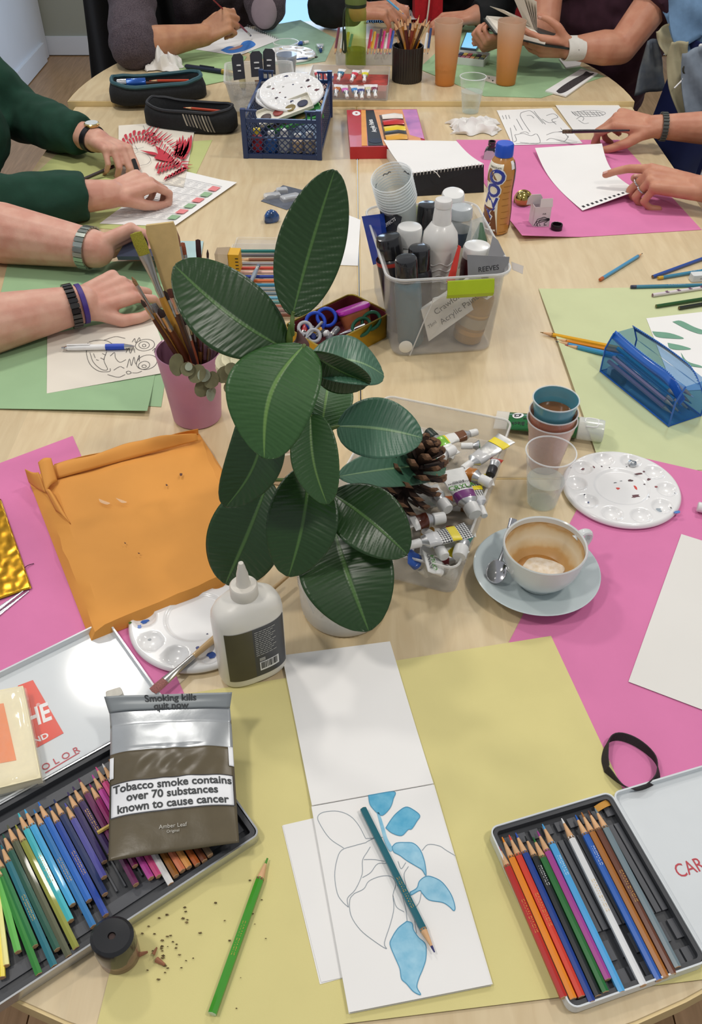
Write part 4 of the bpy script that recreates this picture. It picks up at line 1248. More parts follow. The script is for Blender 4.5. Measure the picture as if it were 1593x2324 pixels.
def glab(x0, x1, z0, z1, off, n=20):
  mb = MB(); mb.sheet(lambda u, v: gsurf(x0 + (x1 - x0) * u, z0 + (z1 - z0) * v, off), n, 6, 0.0003)
  return mb
glab(-0.0335, -0.004, 0.016, 0.106, 0.0007).build('label_olive', mat('label_olive', '#4a4636', 0.35), gl)
glab(-0.004, 0.0355, 0.016, 0.106, 0.0007).build('label_dark', mat('label_dark_grey', '#3b3d42', 0.35), gl)
mlab = mat('label_grey_print', '#9a9a98', 0.6)
for ln in range(13):
  mb = MB()
  z = 0.099 - ln * 0.0036
  x1 = 0.0235 - 0.006 * ((ln * 7) % 3) / 2
  for wd in range(5):
    xa = -0.002 + (x1 + 0.002) * wd / 5
    mb.sheet(lambda u, v: gsurf(xa + ((x1 + 0.002) / 5 - 0.0008) * u, z + 0.0016 * v, 0.0011), 3, 1, 0.0002)
  tag(mb.build('label_small_print', mlab, gl), kind='stuff')
glab(0.001, 0.0245, 0.026, 0.042, 0.0011).build('barcode_panel', m_wprint, gl)
mb = MB()
rnd = random.Random(5)
x = 0.0025
while x < 0.0228:
  w = rnd.choice((0.0004, 0.0007, 0.001))
  mb.sheet(lambda u, v: gsurf(x + w * u, 0.029 + 0.012 * v, 0.0014), 1, 1, 0.0002)
  x += w + rnd.choice((0.0004, 0.0006, 0.0009))
tag(mb.build('barcode', m_blk, gl), kind='stuff')
glab(0.001, 0.008, 0.044, 0.050, 0.0011, 4).build('label_symbol', mlab, gl)
# ================================================================ rubber plant in its white pot
def leaf_mat(name, c1, c2, mid, rough):
  m, nt, N, L, b = new_mat(name)
  uv = N.new('ShaderNodeUVMap')
  sx = N.new('ShaderNodeSeparateXYZ')
  L.new(uv.outputs[0], sx.inputs[0])
  def mth(op, a, c=None, d=None):
    n = N.new('ShaderNodeMath')
    n.operation = op
    for i, v in enumerate((a, c, d)):
      if v is None:
        continue
      if isinstance(v, (int, float)):
        n.inputs[i].default_value = v
      else:
        L.new(v, n.inputs[i])
    return n.outputs[0]
  au = mth('ABSOLUTE', mth('SUBTRACT', sx.outputs[0], 0.5))
  midf = N.new('ShaderNodeMapRange')
  midf.inputs[1].default_value = 0.012
  midf.inputs[2].default_value = 0.030
  midf.inputs[3].default_value = 1
  midf.inputs[4].default_value = 0
  L.new(au, midf.inputs[0])
  ph = mth('SUBTRACT', mth('MULTIPLY', sx.outputs[1], 34 * 6.283), mth('MULTIPLY', au, 30.0))
  st = mth('SINE', ph)
  st01 = mth('MULTIPLY_ADD', st, 0.5, 0.5)
  nz = N.new('ShaderNodeTexNoise')
  nz.inputs['Scale'].default_value = 25
  mix = N.new('ShaderNodeMix'); mix.data_type = 'RGBA'
  mix.inputs[6].default_value = (*rgb(c1), 1)
  mix.inputs[7].default_value = (*rgb(c2), 1)
  L.new(mth('MULTIPLY', mth('ADD', mth('MULTIPLY', mth('POWER', st01, 3.0), 0.35), nz.outputs['Fac']), 0.6), mix.inputs[0])
  mx2 = N.new('ShaderNodeMix'); mx2.data_type = 'RGBA'
  mx2.inputs[7].default_value = (*rgb(mid), 1)
  L.new(midf.outputs[0], mx2.inputs[0])
  L.new(mix.outputs[2], mx2.inputs[6])
  L.new(mx2.outputs[2], b.inputs['Base Color'])
  b.inputs['Roughness'].default_value = rough
  b.inputs['Coat Weight'].default_value = 0.15
  b.inputs['Coat Roughness'].default_value = 0.25
  bp = N.new('ShaderNodeBump')
  bp.inputs['Strength'].default_value = 0.35
  bp.inputs['Distance'].default_value = 0.0012
  L.new(mth('ADD', mth('MULTIPLY', st01, 0.22), midf.outputs[0]), bp.inputs['Height'])
  L.new(bp.outputs[0], b.inputs['Normal'])
  return m
m_leaf = leaf_mat('rubber_leaf', '#18370f', '#214417', '#466930', 0.38)
m_leafl = leaf_mat('rubber_leaf_mid', '#2b5124', '#38612d', '#668a45', 0.42)
m_leafb = leaf_mat('rubber_leaf_sky_sheen', '#38604a', '#457057', '#73946a', 0.45)  # bluish colour paints in the sky light reflected by these leaves
PY = 0.785
pl = thing('rubber_plant', 'rubber plant with large glossy dark green leaves in a white ridged pot', 'potted plant', (-0.008, 0.768, T + 0.0005))
def leaf(b, t, wpx, mt, parent=None, ntilt=(0, 0, 0), fold=0.35, sag=0.012, pk=0.95, corr=0.0005, bend=0.0, petiole=None, nfold=None, asym=1.0, name='leaf'):
  """b, t: (px, py, distance); wpx: widest width in photo pixels when seen face-on"""
  b, t = D(*b), D(*t)
  ax = t - b
  L = ax.length
  x = ax.normalized()
  mid = (b + t) / 2
  view = (V((0, 0, T + EYE)) - mid).normalized()
  n = view + V(ntilt)
  n = (n - x * n.dot(x)).normalized()
  s = n.cross(x)
  w = wpx * 1.04 / pxm(mid) / 2
  def prof(v):
    return max(0.0, math.sin(math.pi * v ** pk), 1e-4) ** 0.52
  def fn(u, v):
    a = (u - 0.5) * 2
    vv = v
    hw = w * prof(min(max(v, 0.003), 0.9985))
    f = fold if a < 0 or nfold is None else nfold
    k = a * (asym if a > 0 else 1.0)
    c = b + ax * vv + n * (sag * math.sin(math.pi * v) * 1.0) + s * (bend * math.sin(math.pi * v))
    rip = corr * math.sin(v * 17 * 2 * math.pi - abs(a) * 14) * abs(a) ** 0.7 * (1 - abs(a) ** 6)
    return c + s * (k * hw * math.cos(f * abs(a) ** 0.8)) + n * (abs(k) * hw * math.sin(f) + rip - 0.25 * hw * a * a * abs(math.sin(f)))
  mb = MB()
  mb.sheet(fn, 20, 110, 0.0006)
  mb.uv = 'sheet'
  o = wpart(mb, name, mt, parent or pl, sharp=0)
  if petiole:
    st = D(*petiole)
    wpart(MB().tube(smooth_path([st, (st + b) / 2 + n * 0.004, b - n * 0.0006, b + ax * 0.03]), [0.0022] * 18 + [0.0016], 8), 'petiole', m_stemg, parent or pl)
  return o
m_stemg = mat('leaf_stalk', '#52682f', 0.5, var=0.1)
m_stemb = mat('plant_stem_bark', '#6b4a33', 0.75, var=0.2, vs=90)
# pot
m_pot = mat('white_ceramic_pot', '#d3d1ca', 0.45, var=0.02, coat=0.15)
PH = 0.110
mb = MB()
nS = 120
def potring(r, z, rib=0.0):
  return [((r + rib * (1 if k % 2 else -1)) * math.cos(2 * math.pi * k / nS), (r + rib * (1 if k % 2 else -1)) * math.sin(2 * math.pi * k / nS), z) for k in range(nS)]
mb.loft([potring(0.049, 0), potring(0.053, 0.002), potring(0.0545, 0.006, 0.0007), potring(0.0560, 0.026, 0.0007), potring(0.0562, 0.028), potring(0.0600, PH - 0.008), potring(0.0612, PH - 0.004), potring(0.0610, PH), potring(0.0585, PH), potring(0.0575, PH - 0.005), potring(0.055, 0.05)])
mb.build('pot', m_pot, pl)
for j in range(6):
  a0 = R(-150 + 60 * j)
  for q in range(7):
    pts = []
    for k in range(11):
      f = k / 10
      ang = a0 + (q - 3) * 0.035 * 1.0 + (f - 0.5) * 0.85 * (1 if q % 2 else 1)
      z = 0.034 + q * 0.006 + 0.040 * (f * (1 - f) * 4) * 0.7
      r = 0.0562 + (0.0600 - 0.0562) * (z - 0.028) / 0.074 + 0.0002
      pts.append((r * math.cos(ang), r * math.sin(ang), z))
    if max(p[2] for p in pts) < PH - 0.006:
      MB().tube(pts, 0.0006, 5).build('moulded_line', m_pot, pl)
MB().lathe([(0.056, PH - 0.022), (0.030, PH - 0.019), (0.001, PH - 0.017)], 40).build('soil', mat('dark_soil', '#1d1712', 0.95, var=0.4, vs=150, bump=0.8, bs=200), pl)
stem = smooth_path([D(760, 1205, 0.80), D(752, 1150, 0.795), D(728, 1080, 0.79), D(705, 1000, PY), D(690, 930, PY), D(674, 850, PY), D(664, 790, PY)], 5)
wpart(MB().tube(stem, [0.0052 - 0.0018 * k / len(stem) for k in range(len(stem))], 10), 'stem', m_stemb, pl)
st2 = smooth_path([D(672, 850, PY), D(660, 800, PY), D(657, 770, PY), D(662, 735, PY + 0.003)], 5)
wpart(MB().tube(st2, 0.0034, 10), 'green_stem', m_stemg, pl)
wpart(MB().tube(smooth_path([D(676, 810, 0.79), D(683, 780, 0.79), D(676, 750, 0.79)], 4), [0.004, 0.007, 0.0085, 0.009, 0.0085, 0.006, 0.004, 0.002, 0.001], 12), 'leaf_sheath', mat('sheath_purple_brown', '#5b3c3a', 0.6), pl)
leaf((664, 716, PY + .003), (760, 386, .84), 152, m_leaf, ntilt=(0, 0, 0.25), fold=0.22, sag=-0.006, pk=0.92, bend=0.002, petiole=(664, 760, PY), corr=0.0007)
leaf((646, 792, .78), (396, 603, .80), 182, m_leaf, ntilt=(0, 0.1, 0.6), fold=0.16, sag=0.010, pk=1.0, petiole=(662, 800, PY), bend=0.010)
leaf((690, 784, .775), (600, 1040, .69), 196, m_leafl, ntilt=(0, 0, 0.2), fold=0.12, sag=0.014, pk=0.95, petiole=(672, 820, PY), bend=-0.014)
leaf((700, 826, .79), (870, 852, .80), 150, m_leafb, ntilt=(0, 0.2, 1.2), fold=0.25, nfold=-0.1, sag=0.016, pk=0.92, petiole=(684, 860, PY))
leaf((706, 800, .772), (840, 868, .765), 120, m_leaf, ntilt=(0.0, -0.6, -0.9), fold=0.3, sag=0.004, pk=1.05, asym=0.8, name='folded_leaf_half')
leaf((600, 872, .775), (513, 1150, .72), 132, m_leaf, ntilt=(-0.3, 0, 0.1), fold=0.3, sag=0.012, pk=0.98, petiole=(690, 900, PY), bend=0.020)
leaf((728, 985, .815), (748, 860, .90), 120, m_leafl, ntilt=(0, 0, 0.3), fold=0.2, pk=0.95, petiole=(700, 985, PY))
leaf((766, 968, .785), (958, 994, .775), 138, m_leafb, ntilt=(0, 0, 0.5), fold=0.10, sag=0.012, pk=0.88, petiole=(702, 990, PY))
leaf((704, 940, .77), (742, 1144, .715), 118, m_leafl, ntilt=(0.3, 0, 0.0), fold=0.42, sag=0.006, pk=0.85, petiole=(694, 950, PY), bend=-0.008)
leaf((768, 1082, .83), (1010, 1060, .968), 92, m_leafb, ntilt=(0, 0, 0.4), fold=0.15, pk=0.95, petiole=(728, 1085, .79))
leaf((752, 1120, .775), (924, 1258, .71), 148, m_leaf, ntilt=(0.1, 0, 0.3), fold=0.22, sag=0.016, pk=1.0, petiole=(738, 1110, .79))
leaf((702, 1060, .78), (655, 1308, .70), 158, m_leaf, ntilt=(-0.1, 0, 0.1), fold=0.25, sag=0.014, pk=0.95, petiole=(722, 1070, .79), bend=0.006)
leaf((610, 1090, .81), (512, 1325, .755), 172, m_leaf, ntilt=(-0.2, 0, 0.2), fold=0.2, sag=0.010, pk=1.02, petiole=(725, 1085, .79), bend=0.004)
leaf((757, 1196, .775), (837, 1432, .655), 204, m_leaf, ntilt=(0, 0, 0.2), fold=0.16, sag=0.020, pk=0.95, petiole=(752, 1170, .795), bend=-0.003)
# ---------------------------------------------------------------- cream pot with dried eucalyptus behind the rubber plant
dp = thing('dried_flower_pot', 'small cream pot of dried eucalyptus and orange raffia behind the rubber plant', 'potted plant', P(645, 1062))
MB().lathe([(0.036, 0), (0.043, 0.003), (0.0475, 0.03), (0.049, 0.062), (0.047, 0.064), (0.045, 0.058), (0.042, 0.03)], 40).build('pot', mat('cream_pot', '#dccdb8', 0.6, var=0.03), dp)
rnd = random.Random(11)
for k in range(26):
  a = rnd.uniform(0, 6.28)
  pts = [(0.03 * rnd.uniform(-1, 1), 0.03 * rnd.uniform(-1, 1), 0.055 + rnd.uniform(0, 0.03)) for q in range(4)]
  MB().tube(smooth_path(pts, 4), 0.0011, 5).build('raffia_strand', mat('orange_raffia', '#c06a25', 0.7, var=0.2), dp)
m_euc = mat('dried_eucalyptus', '#6d6a4c', 0.75, var=0.18, vs=40)
m_eucl = mat('pale_eucalyptus', '#98a08c', 0.75, var=0.15, vs=40)
def disc_leaf(c, r, nrm, parent, m, ln=1.0):
  n_ = V(nrm).normalized()
  x = n_.orthogonal().normalized()
  y = n_.cross(x)
  c = V(c)
  mb = MB()
  ring = [c + x * (r * math.cos(2 * math.pi * k / 14) * ln) + y * (r * math.sin(2 * math.pi * k / 14)) + n_ * (0.12 * r * math.cos(4 * math.pi * k / 14)) for k in range(14)]
  inner = [c + (p - c) * 0.5 - n_ * 0.06 * r for p in ring]
  lo = [p - n_ * 0.0006 for p in ring]
  mb.loft([lo, ring, inner])
  return wpart(mb, 'eucalyptus_leaf', m, parent)
YE = 1.03
spine = smooth_path([D(640, 1000, 1.05), D(590, 930, 1.03), D(530, 880, YE), D(480, 850, YE), D(425, 822, YE)], 4)
wpart(MB().tube(spine, 0.0014, 6), 'twig', m_stemb, dp)
for px, py, r, mm, nn in ((402, 828, 22, m_euc, (0.6, -0.4, 0.3)), (425, 838, 17, m_euc, (0.1, -0.8, 0.6)), (428, 832, 10, m_eucl, (-0.3, -0.7, 0.6)), (447, 848, 20, m_euc, (-0.2, -0.8, 0.5)), (463, 852, 16, m_eucl, (0.3, -0.9, 0.3)), (480, 862, 19, m_euc, (-0.4, -0.7, 0.4)),
             (462, 880, 20, m_euc, (0.2, -0.9, 0.3)), (480, 895, 17, m_eucl, (0.8, -0.5, 0.1)), (510, 850, 19, m_euc, (0.0, -1, 0.3)), (525, 838, 16, m_euc, (0.3, -0.8, 0.6)), (540, 866, 17, m_euc, (-0.3, -0.8, 0.4)), (520, 880, 14, m_euc, (0.5, -0.8, 0.2))):
  c = D(px, py, YE - 0.01)
  disc_leaf(c, r / pxm(c) * 0.95, nn, dp, mm, 1.25 if r > 18 else 1.0)
for k in range(7):                       # pale papery flower
  a = 2 * math.pi * k / 7
  c = D(528 + 24 * math.cos(a), 825 + 13 * math.sin(a), YE + 0.015)
  o = disc_leaf(c, 0.0125, (0.4 * math.cos(a), -0.7, 0.5 - 0.3 * math.sin(a)), dp, mat('papery_petal', '#dcd6b4', 0.8, var=0.05))
  o.name = 'petal'
# ================================================================ pink pot of brushes
PB = V((-0.247, 1.176, T + 0.0005))
bp_ = thing('brush_pot', 'matt pink pot crammed with paintbrushes, left of the rubber plant', 'pot', PB)
MB().lathe([(0.036, 0), (0.0385, 0.002), (0.0445, 0.070), (0.0505, 0.1235), (0.0500, 0.125), (0.0478, 0.1235), (0.042, 0.07), (0.0375, 0.006)], 56).build('pot', mat('mauve_pink_pot', '#b5839f', 0.5, var=0.03, coat=0.1), bp_)
def inpot(rx, ry, z=0.012):
  q = max(1, math.hypot(rx, ry) / 0.027)
  return PB + V((rx / q, ry / q, z))
gr = 'brushes in the pink pot'
brush('wide brush with stiff olive yellow bristles, silver ferrule and orange handle, in the pink pot', inpot(0.024, -0.014), D(307, 527, 1.20), 0.0052, '#b5832f', '#8f8a2c', flatw=1.75, fer=0.062, hl=0.033, group=gr, up=(0, -1, 0.3))
sp = thing('wooden_spatula', 'broad pale wooden wedge standing tallest among the brushes in the pink pot', 'spatula', inpot(0.012, 0.004))
a, b = inpot(0.012, 0.004), D(362, 507, 1.215)
ax = (b - a)
sd = V((1, 0, 0)) - ax.normalized() * ax.normalized().x
sd.normalize()
nn = ax.normalized().cross(sd)
def wedge(v0, v1, w0, w1, th):
  return [[a + ax * v + sd * (sx * w) + nn * (sy * th) for sx, sy in ((-1, -1), (1, -1), (1, 1), (-1, 1))] for v, w in ((v0, w0), (v1, w1))]
wpart(MB().loft(wedge(0.42, 0.965, 0.0125, 0.0215, 0.0030) + [[a + ax * 1.0 + sd * (sx * 0.0195) + nn * (sy * 0.003) for sx, sy in ((-1, -1), (1, -1), (1, 1), (-1, 1))]]), 'blade', mat('pale_wood', '#c3a972', 0.6, var=0.06, vs=60), sp)
wpart(MB().loft(wedge(0.0, 0.43, 0.006, 0.0122, 0.0035)), 'stained_handle', mat('stained_wood', '#4a2a1c', 0.6, var=0.2), sp)
rnd = random.Random(21)
specs = [((398, 518, 1.23), 'round brush with brown hair and paint-flecked silver ferrule behind the wooden wedge', '#7b5a3a', '#8a6450', 0.0036, 0.040, 0.026, None),
     ((413, 550, 1.25), 'short flat brush with russet hair, right of the wooden wedge', '#8a8a86', '#8c4b34', 0.0034, 0.020, 0.018, 1.2),
     ((449, 543, 1.25), 'brush with long dark maroon hair and ochre handle above the leaf', '#a3702c', '#351a1c', 0.0035, 0.006, 0.032, 1.1),
     ((471, 566, 1.25), 'thin brush with a fine dark point, rightmost in the pink pot', '#7c4a28', '#33221c', 0.0018, 0.02, 0.012, None),
     ((299, 628, 1.16), 'thin brush with dull silver ferrule and ochre handle, leftmost in the pink pot', '#b07a35', '#8a6a48', 0.0028, 0.045, 0.014, None),
     ((320, 680, 1.15), 'dark brown brush low on the left of the pink pot', '#4a2618', '#3a2a22', 0.003, 0.02, 0.012, None)]
for (px, py, yy), lb, hd, hr, r, fr, hl, fw in specs:
  u = (px - 395) / 110
  brush(lb, inpot(0.026 - 0.01 * u + rnd.uniform(-.006, .006), rnd.uniform(-0.02, 0.02)), D(px, py, yy), r, hd, hr, fw, fr, hl, gr, up=(0, -1, 0.3))
lows = [(372, 660, '#5a2f1c'), (385, 655, '#33201a'), (402, 690, '#3c241c'), (415, 715, '#8a4428'), (425, 735, '#b98042'), (436, 715, '#2a1c1e'), (450, 745, '#c08a4c'), (465, 760, '#38181a'), (478, 770, '#5a3028'), (360, 700, '#6a3a20'), (392, 720, '#c18b52'), (345, 690, '#442218'), (443, 690, '#6b3222'), (410, 760, '#d0a06a'), (488, 775, '#b9aca4')]
for k, (px, py, hd) in enumerate(lows):
  u = (px - 430) / 70
  brush(('reddish umber', 'charcoal', 'dark walnut', 'brick red', 'honey ochre', 'ink black', 'light ochre', 'dark maroon', 'plum brown', 'chestnut', 'golden tan', 'oxblood', 'russet', 'pale tan', 'pinkish white')[k] + ' stained brush packed low inside the pink pot', inpot(0.02 - 0.018 * u * rnd.uniform(0.6, 1.2), rnd.uniform(-0.022, 0.022)), D(px, py, 1.176 + rnd.uniform(-0.03, 0.035)), 0.0036 if k % 3 else 0.0052, hd, ('#2a1a18', '#4f2a20', '#6b6d70')[k % 3], (None, 1.3, 1.8)[k % 3], 0.024, 0.014, 'packed brushes in the pink pot', up=(0, -1, 0.3))
# ---------------------------------------------------------------- ball pen on the cartoon
bpn = thing('ball_pen', 'white ball pen with a blue rubber grip lying on the monster drawing', 'pen')
a, b = P(140, 790, 0.0085), P(306, 786, 0.0085)
M = frame(a, b - a); bpn.location = a; bpn.rotation_euler = M.to_euler()
Lp = (b - a).length
RX = Matrix.Rotation(R(90), 4, 'Y')
MB().lathe([(0.0022, -0.0), (0.0026, 0.004), (0.002, 0.0045), (0.0032, 0.006), (0.004, 0.011)], 16, M=RX).build('clicker', m_chrome, bpn)
MB().lathe([(0.0045, 0.010), (0.0052, 0.03), (0.0050, Lp * 0.6)], 20, M=RX).build('barrel', m_wprint, bpn)
MB().lathe([(0.0053, Lp * 0.6), (0.0056, Lp * 0.7), (0.0052, Lp * 0.86)], 20, M=RX).build('grip', mat('blue_rubber', '#2247b8', 0.45), bpn)
MB().lathe([(0.0050, Lp * 0.86), (0.0030, Lp * 0.95), (0.0008, Lp)], 16, M=RX).build('metal_tip', m_chrome, bpn)
MB().box((0.03, 0, 0.0062), (0.040, 0.0028, 0.0012)).build('clip', m_wprint, bpn)
# ---------------------------------------------------------------- box of pencils behind the plant, stone, blister pack
bx = thing('pencil_box', 'flat clear plastic box of coloured pencils behind the rubber plant', 'pencil box', P(625, 640), R(-2))
bcx = P(625, 640)
mb = MB(); openbox(mb, -0.100, 0.100, -0.135, 0.125, 0.0, 0.020, 0.0015, 0.008)
mb.build('tray', clear('clear_box_plastic', (235, 238, 240), 0.10, 0.1, 0.35), bx)
mb = MB(); openbox(mb, -0.100, 0.100, 0.125, 0.185, 0.0, 0.006, 0.002, 0.006)
mb.build('lid_edge', clear('clear_box_plastic', (235, 238, 240), 0.10, 0.1, 0.35), bx)
cols = [('#17706c', 'teal'), ('#5d5a60', 'slate'), ('#8a5238', 'brown'), ('#8d8d92', 'grey'), ('#c44a3c', 'red'), ('#e2b7a6', 'peach'), ('#31479a', 'royal blue'), ('#cf6a3a', 'burnt orange'), ('#3a7f9e', 'blue grey'), ('#858f94', 'silver'), ('#6f7f86', 'steel grey'), ('#6aa6bf', 'light blue'), ('#5b8a86', 'sea green'), ('#9c5b46', 'sienna'), ('#7a4636', 'umber'), ('#6a3d2c', 'dark umber')]
for k, (cc, nm) in enumerate(cols):
  y = P(0, 570 + (715 - 570) * k / 15, 0.008).y
  x0, x1 = bcx.x - 0.088 + 0.004 * (k % 3), bcx.x + 0.088 - 0.005 * (k % 2)
  ends = (V((x1, y, T + 0.008)), V((x0, y, T + 0.008))) if k in (2,) else (V((x0, y, T + 0.008)), V((x1, y, T + 0.008)))
  pencil(nm + ' pencil lying crosswise in the clear box behind the plant', ends[0], ends[1], cc, None, 'pencils in the clear box behind the plant')
sh2 = thing('pencil_sharpener', 'yellow block ruler sharpener in a clear wrapper beside the clear pencil box', 'sharpener', P(535, 612, 0.013), R(-4))
mb = MB(); mb.box((0, 0, 0.020), (0.022, 0.03, 0.038))
mb.build('body', mat('yellow_plastic', '#d9a51f', 0.35), sh2)
for k in range(4):
  MB().box((0.0065, -0.0152, 0.010 + 0.007 * k), (0.006, 0.0006, 0.0018)).build('scale_mark', m_blk, sh2)
MB().prism([(-0.036, -0.016), (-0.010, -0.0165), (-0.010, 0.0165), (-0.036, 0.012)], 0.001, 0.040).build('wrapper', clear('brown_clear', (150, 130, 110), 0.35, 0.15, 0.4), sh2)
brush('short dull blue brush lying across the pencils in the clear box', P(560, 660, 0.016), P(588, 600, 0.020), 0.004, '#7f8b98', '#5f6f80', None, 0.008, 0.012)
stn = tag(MB().loft([[V((x * s, y * s, z)) for x, y in ((-0.018, -0.008), (-0.006, -0.011), (0.012, -0.009), (0.018, -0.002), (0.013, 0.007), (-0.002, 0.013), (-0.014, 0.010), (-0.018, 0.003))] for s, z in ((0.8, 0), (1.0, 0.005), (0.92, 0.014), (0.6, 0.023), (0.22, 0.027))]).build('polished_stone', mat('blue_stone', '#24487f', 0.12, var=0.5, vs=70, coat=0.8), None, P(617, 503), (0, 0, 0.3), sharp=60), 'shiny dark blue polished stone alone on the bare wood', 'stone')
bl_ = thing('blister_pack', 'opened silver blister pack on a dark printed card, behind the blue stone', 'packaging', P(648, 448), 0)
q = corners((592, 456), (642, 420), (694, 433), (672, 466), (651, 476), h=0.0012)
mb = MB(); pts = [(p.x, p.y) for p in q]; pts.reverse(); mb.prism(pts, T + 0.0004, T + 0.0012)
wpart(mb, 'card', mat('slate_card', '#565b66', 0.45, var=0.2, vs=40), bl_)
for (x, y, sx, sy, a) in ((618, 448, 0.020, 0.011, 0.3), (660, 452, 0.024, 0.013, 0.5), (640, 436, 0.014, 0.010, 0.2)):
  p = P(x, y, 0.0012)
  Mx = Matrix.Translation(p) @ Matrix.Rotation(a, 4, 'Z')
  mb = MB(); mb.loft([[Mx @ V((u * k, v * k, z)) for u, v in rrect(sx * 2, sy * 2, 0.004)] for k, z in ((1, 0), (0.95, 0.007), (0.8, 0.009))])
  wpart(mb, 'bubble', clear('blister_plastic', (225, 228, 232), 0.35, 0.1, 0.4, 0.9), bl_)
# ---------------------------------------------------------------- gold tin of scissors and bits
gt = thing('gold_tin', 'gold tin of scissors and craft bits behind the rubber plant', 'tin', (-0.024, 1.400, T + 0.0005), R(44))
m_gt = mat('gold_tin_metal', '#b8942c', 0.28, 0.85, var=0.08, vs=20)
mb = MB(); openbox(mb, -0.083, 0.083, -0.050, 0.050, 0, 0.046, 0.0012, 0.014)
mb.build('body', m_gt, gt)
mb = MB(); pr_ = rrect(0.166, 0.1, 0.014)
mb.tube([(x, y, 0.046) for x, y in pr_], 0.0014, 6, closed=True)
mb.build('rolled_rim', mat('gold_tin_rim', '#d6b95a', 0.25, 0.9), gt)
mb = MB(); openbox(mb, -0.081, 0.081, -0.048, 0.048, 0.001, 0.0435, 0.0008, 0.013)
mb.build('maroon_lining', mat('maroon_lining', '#5e2028', 0.5), gt)
tb = thing('small_tub', 'small clear tub of orange craft beads with a magenta lid, in the gold tin', 'tub', D(802, 705, 1.44))
tb.location = D(805, 716, 1.425); tb.rotation_euler = (R(-24), R(-10), R(20))
mb = MB(); mb.loft([[(x, y, z) for x, y in rrect(w, d, 0.010)] for w, d, z in ((0.048, 0.034, -0.018), (0.054, 0.040, 0.010))])
mb.build('cup', clear('orange_clear', (205, 120, 80), 0.6, 0.15, 0.3), tb)
mb = MB(); mb.loft([[(x, y, z) for x, y in rrect(w, d, 0.011)] for w, d, z in ((0.058, 0.044, 0.009), (0.060, 0.046, 0.012), (0.058, 0.044, 0.016), (0.050, 0.036, 0.0165))])
mb.build('lid', mat('magenta_plastic', '#b52fa8', 0.3, coat=0.3), tb)
def ringtube(c, r, nr, th, name, m, parent, ex=1.0):
  c = V(c); n_ = V(nr).normalized(); x = n_.orthogonal().normalized(); y = n_.cross(x)
  return wpart(MB().tube([c + x * (r * ex * math.cos(2 * math.pi * k / 24)) + y * (r * math.sin(2 * math.pi * k / 24)) for k in range(24)], th, 8, closed=True), name, m, parent)
def small_scissors(label, ca, cb, tipp, m, r=0.016, ex=1.0):
  s_ = thing('scissors', label, 'scissors', (V(ca) + V(cb)) / 2)
  for c in (ca, cb):
    ringtube(c, r, (0.1, -0.6, 0.8), 0.0032, 'handle', m, s_, ex)
    wpart(MB().tube([V(c) + (V(tipp) - V(c)).normalized() * r, V(tipp)], [0.0035, 0.001], 6, flat=(1, 0.5)), 'blade', m_sciss, s_)
  return s_
small_scissors('scissors with blue ring handles in the gold tin', D(741, 720, 1.41), D(716, 730, 1.40), D(690, 765, 1.34) + V((0, 0, -0.006)), mat('blue_handle', '#1d3fa8', 0.3), 0.0165)
small_scissors('scissors with dark green handles in the gold tin', D(842, 728, 1.40), D(820, 742, 1.385), D(770, 752, 1.37) + V((0, 0, -0.006)), mat('green_handle', '#0f4a33', 0.3), 0.014, 1.3)
small_scissors('scissors with grey and black handles at the left end of the gold tin', D(692, 745, 1.375), D(712, 762, 1.36), D(680, 780, 1.345) + V((0, 0, -0.006)), mat('grey_handle', '#a7a8ac', 0.35), 0.011)
for k, (px, py, cc, nm) in enumerate((('700', 735, '#35407a', 'navy'), ('728', 748, '#d0cfd0', 'white'), ('712', 756, '#d8a02a', 'yellow'), ('722', 742, '#2b2b30', 'black'), ('755', 745, '#6b6c72', 'grey'), ('690', 760, '#b0333a', 'red'))):
  p = D(int(px), py, 1.372 + 0.006 * (k % 3))
  p.z = T + 0.030
  cp_ = thing('pen_cap', nm + ' cylindrical pen piece among the bits in the gold tin', 'pen', p, rot=(R(70), 0, R(40 + 25 * k)))
  MB().lathe([(0.004, -0.016), (0.006, -0.014), (0.006, 0.014), (0.0045, 0.016)], 14).build('body', paint(cc), cp_)
  MB().lathe([(0.0064, -0.004), (0.0064, 0.000)], 14).build('band', m_ferrule, cp_)
# ================================================================ coffee cup, saucer, spoon
m_china = mat('white_china', '#d5d9d8', 0.16, var=0.01, coat=0.6)
m_chinab = mat('pale_blue_china', '#c0cbcd', 0.16, var=0.01, coat=0.6)
SA = V((0.240, 0.812, T + 0.0012))
sa = thing('saucer', 'pale blue grey saucer under the coffee cup', 'saucer', SA)
MB().lathe([(0.036, 0), (0.040, 0.0015), (0.052, 0.006), (0.072, 0.0165), (0.080, 0.0205), (0.0815, 0.0222), (0.0800, 0.0228), (0.070, 0.0190), (0.050, 0.0090), (0.038, 0.0055), (0.030, 0.0052), (0.0285, 0.0044), (0.001, 0.0044)], 72).build('dish', m_chinab, sa)
cu = thing('coffee_cup', 'white cappuccino cup with coffee stains and leftover foam', 'cup', SA + V((0.004, -0.004, 0.0050)))
cp_out = [(0.025, 0), (0.027, 0.0008), (0.0275, 0.004), (0.036, 0.012), (0.0455, 0.026), (0.0500, 0.042), (0.0525, 0.060), (0.0530, 0.0635), (0.0520, 0.0650), (0.0503, 0.0635)]
MB().lathe(cp_out + [(0.0496, 0.0560)], 64, cap=(True, False)).build('body', m_china, cu)
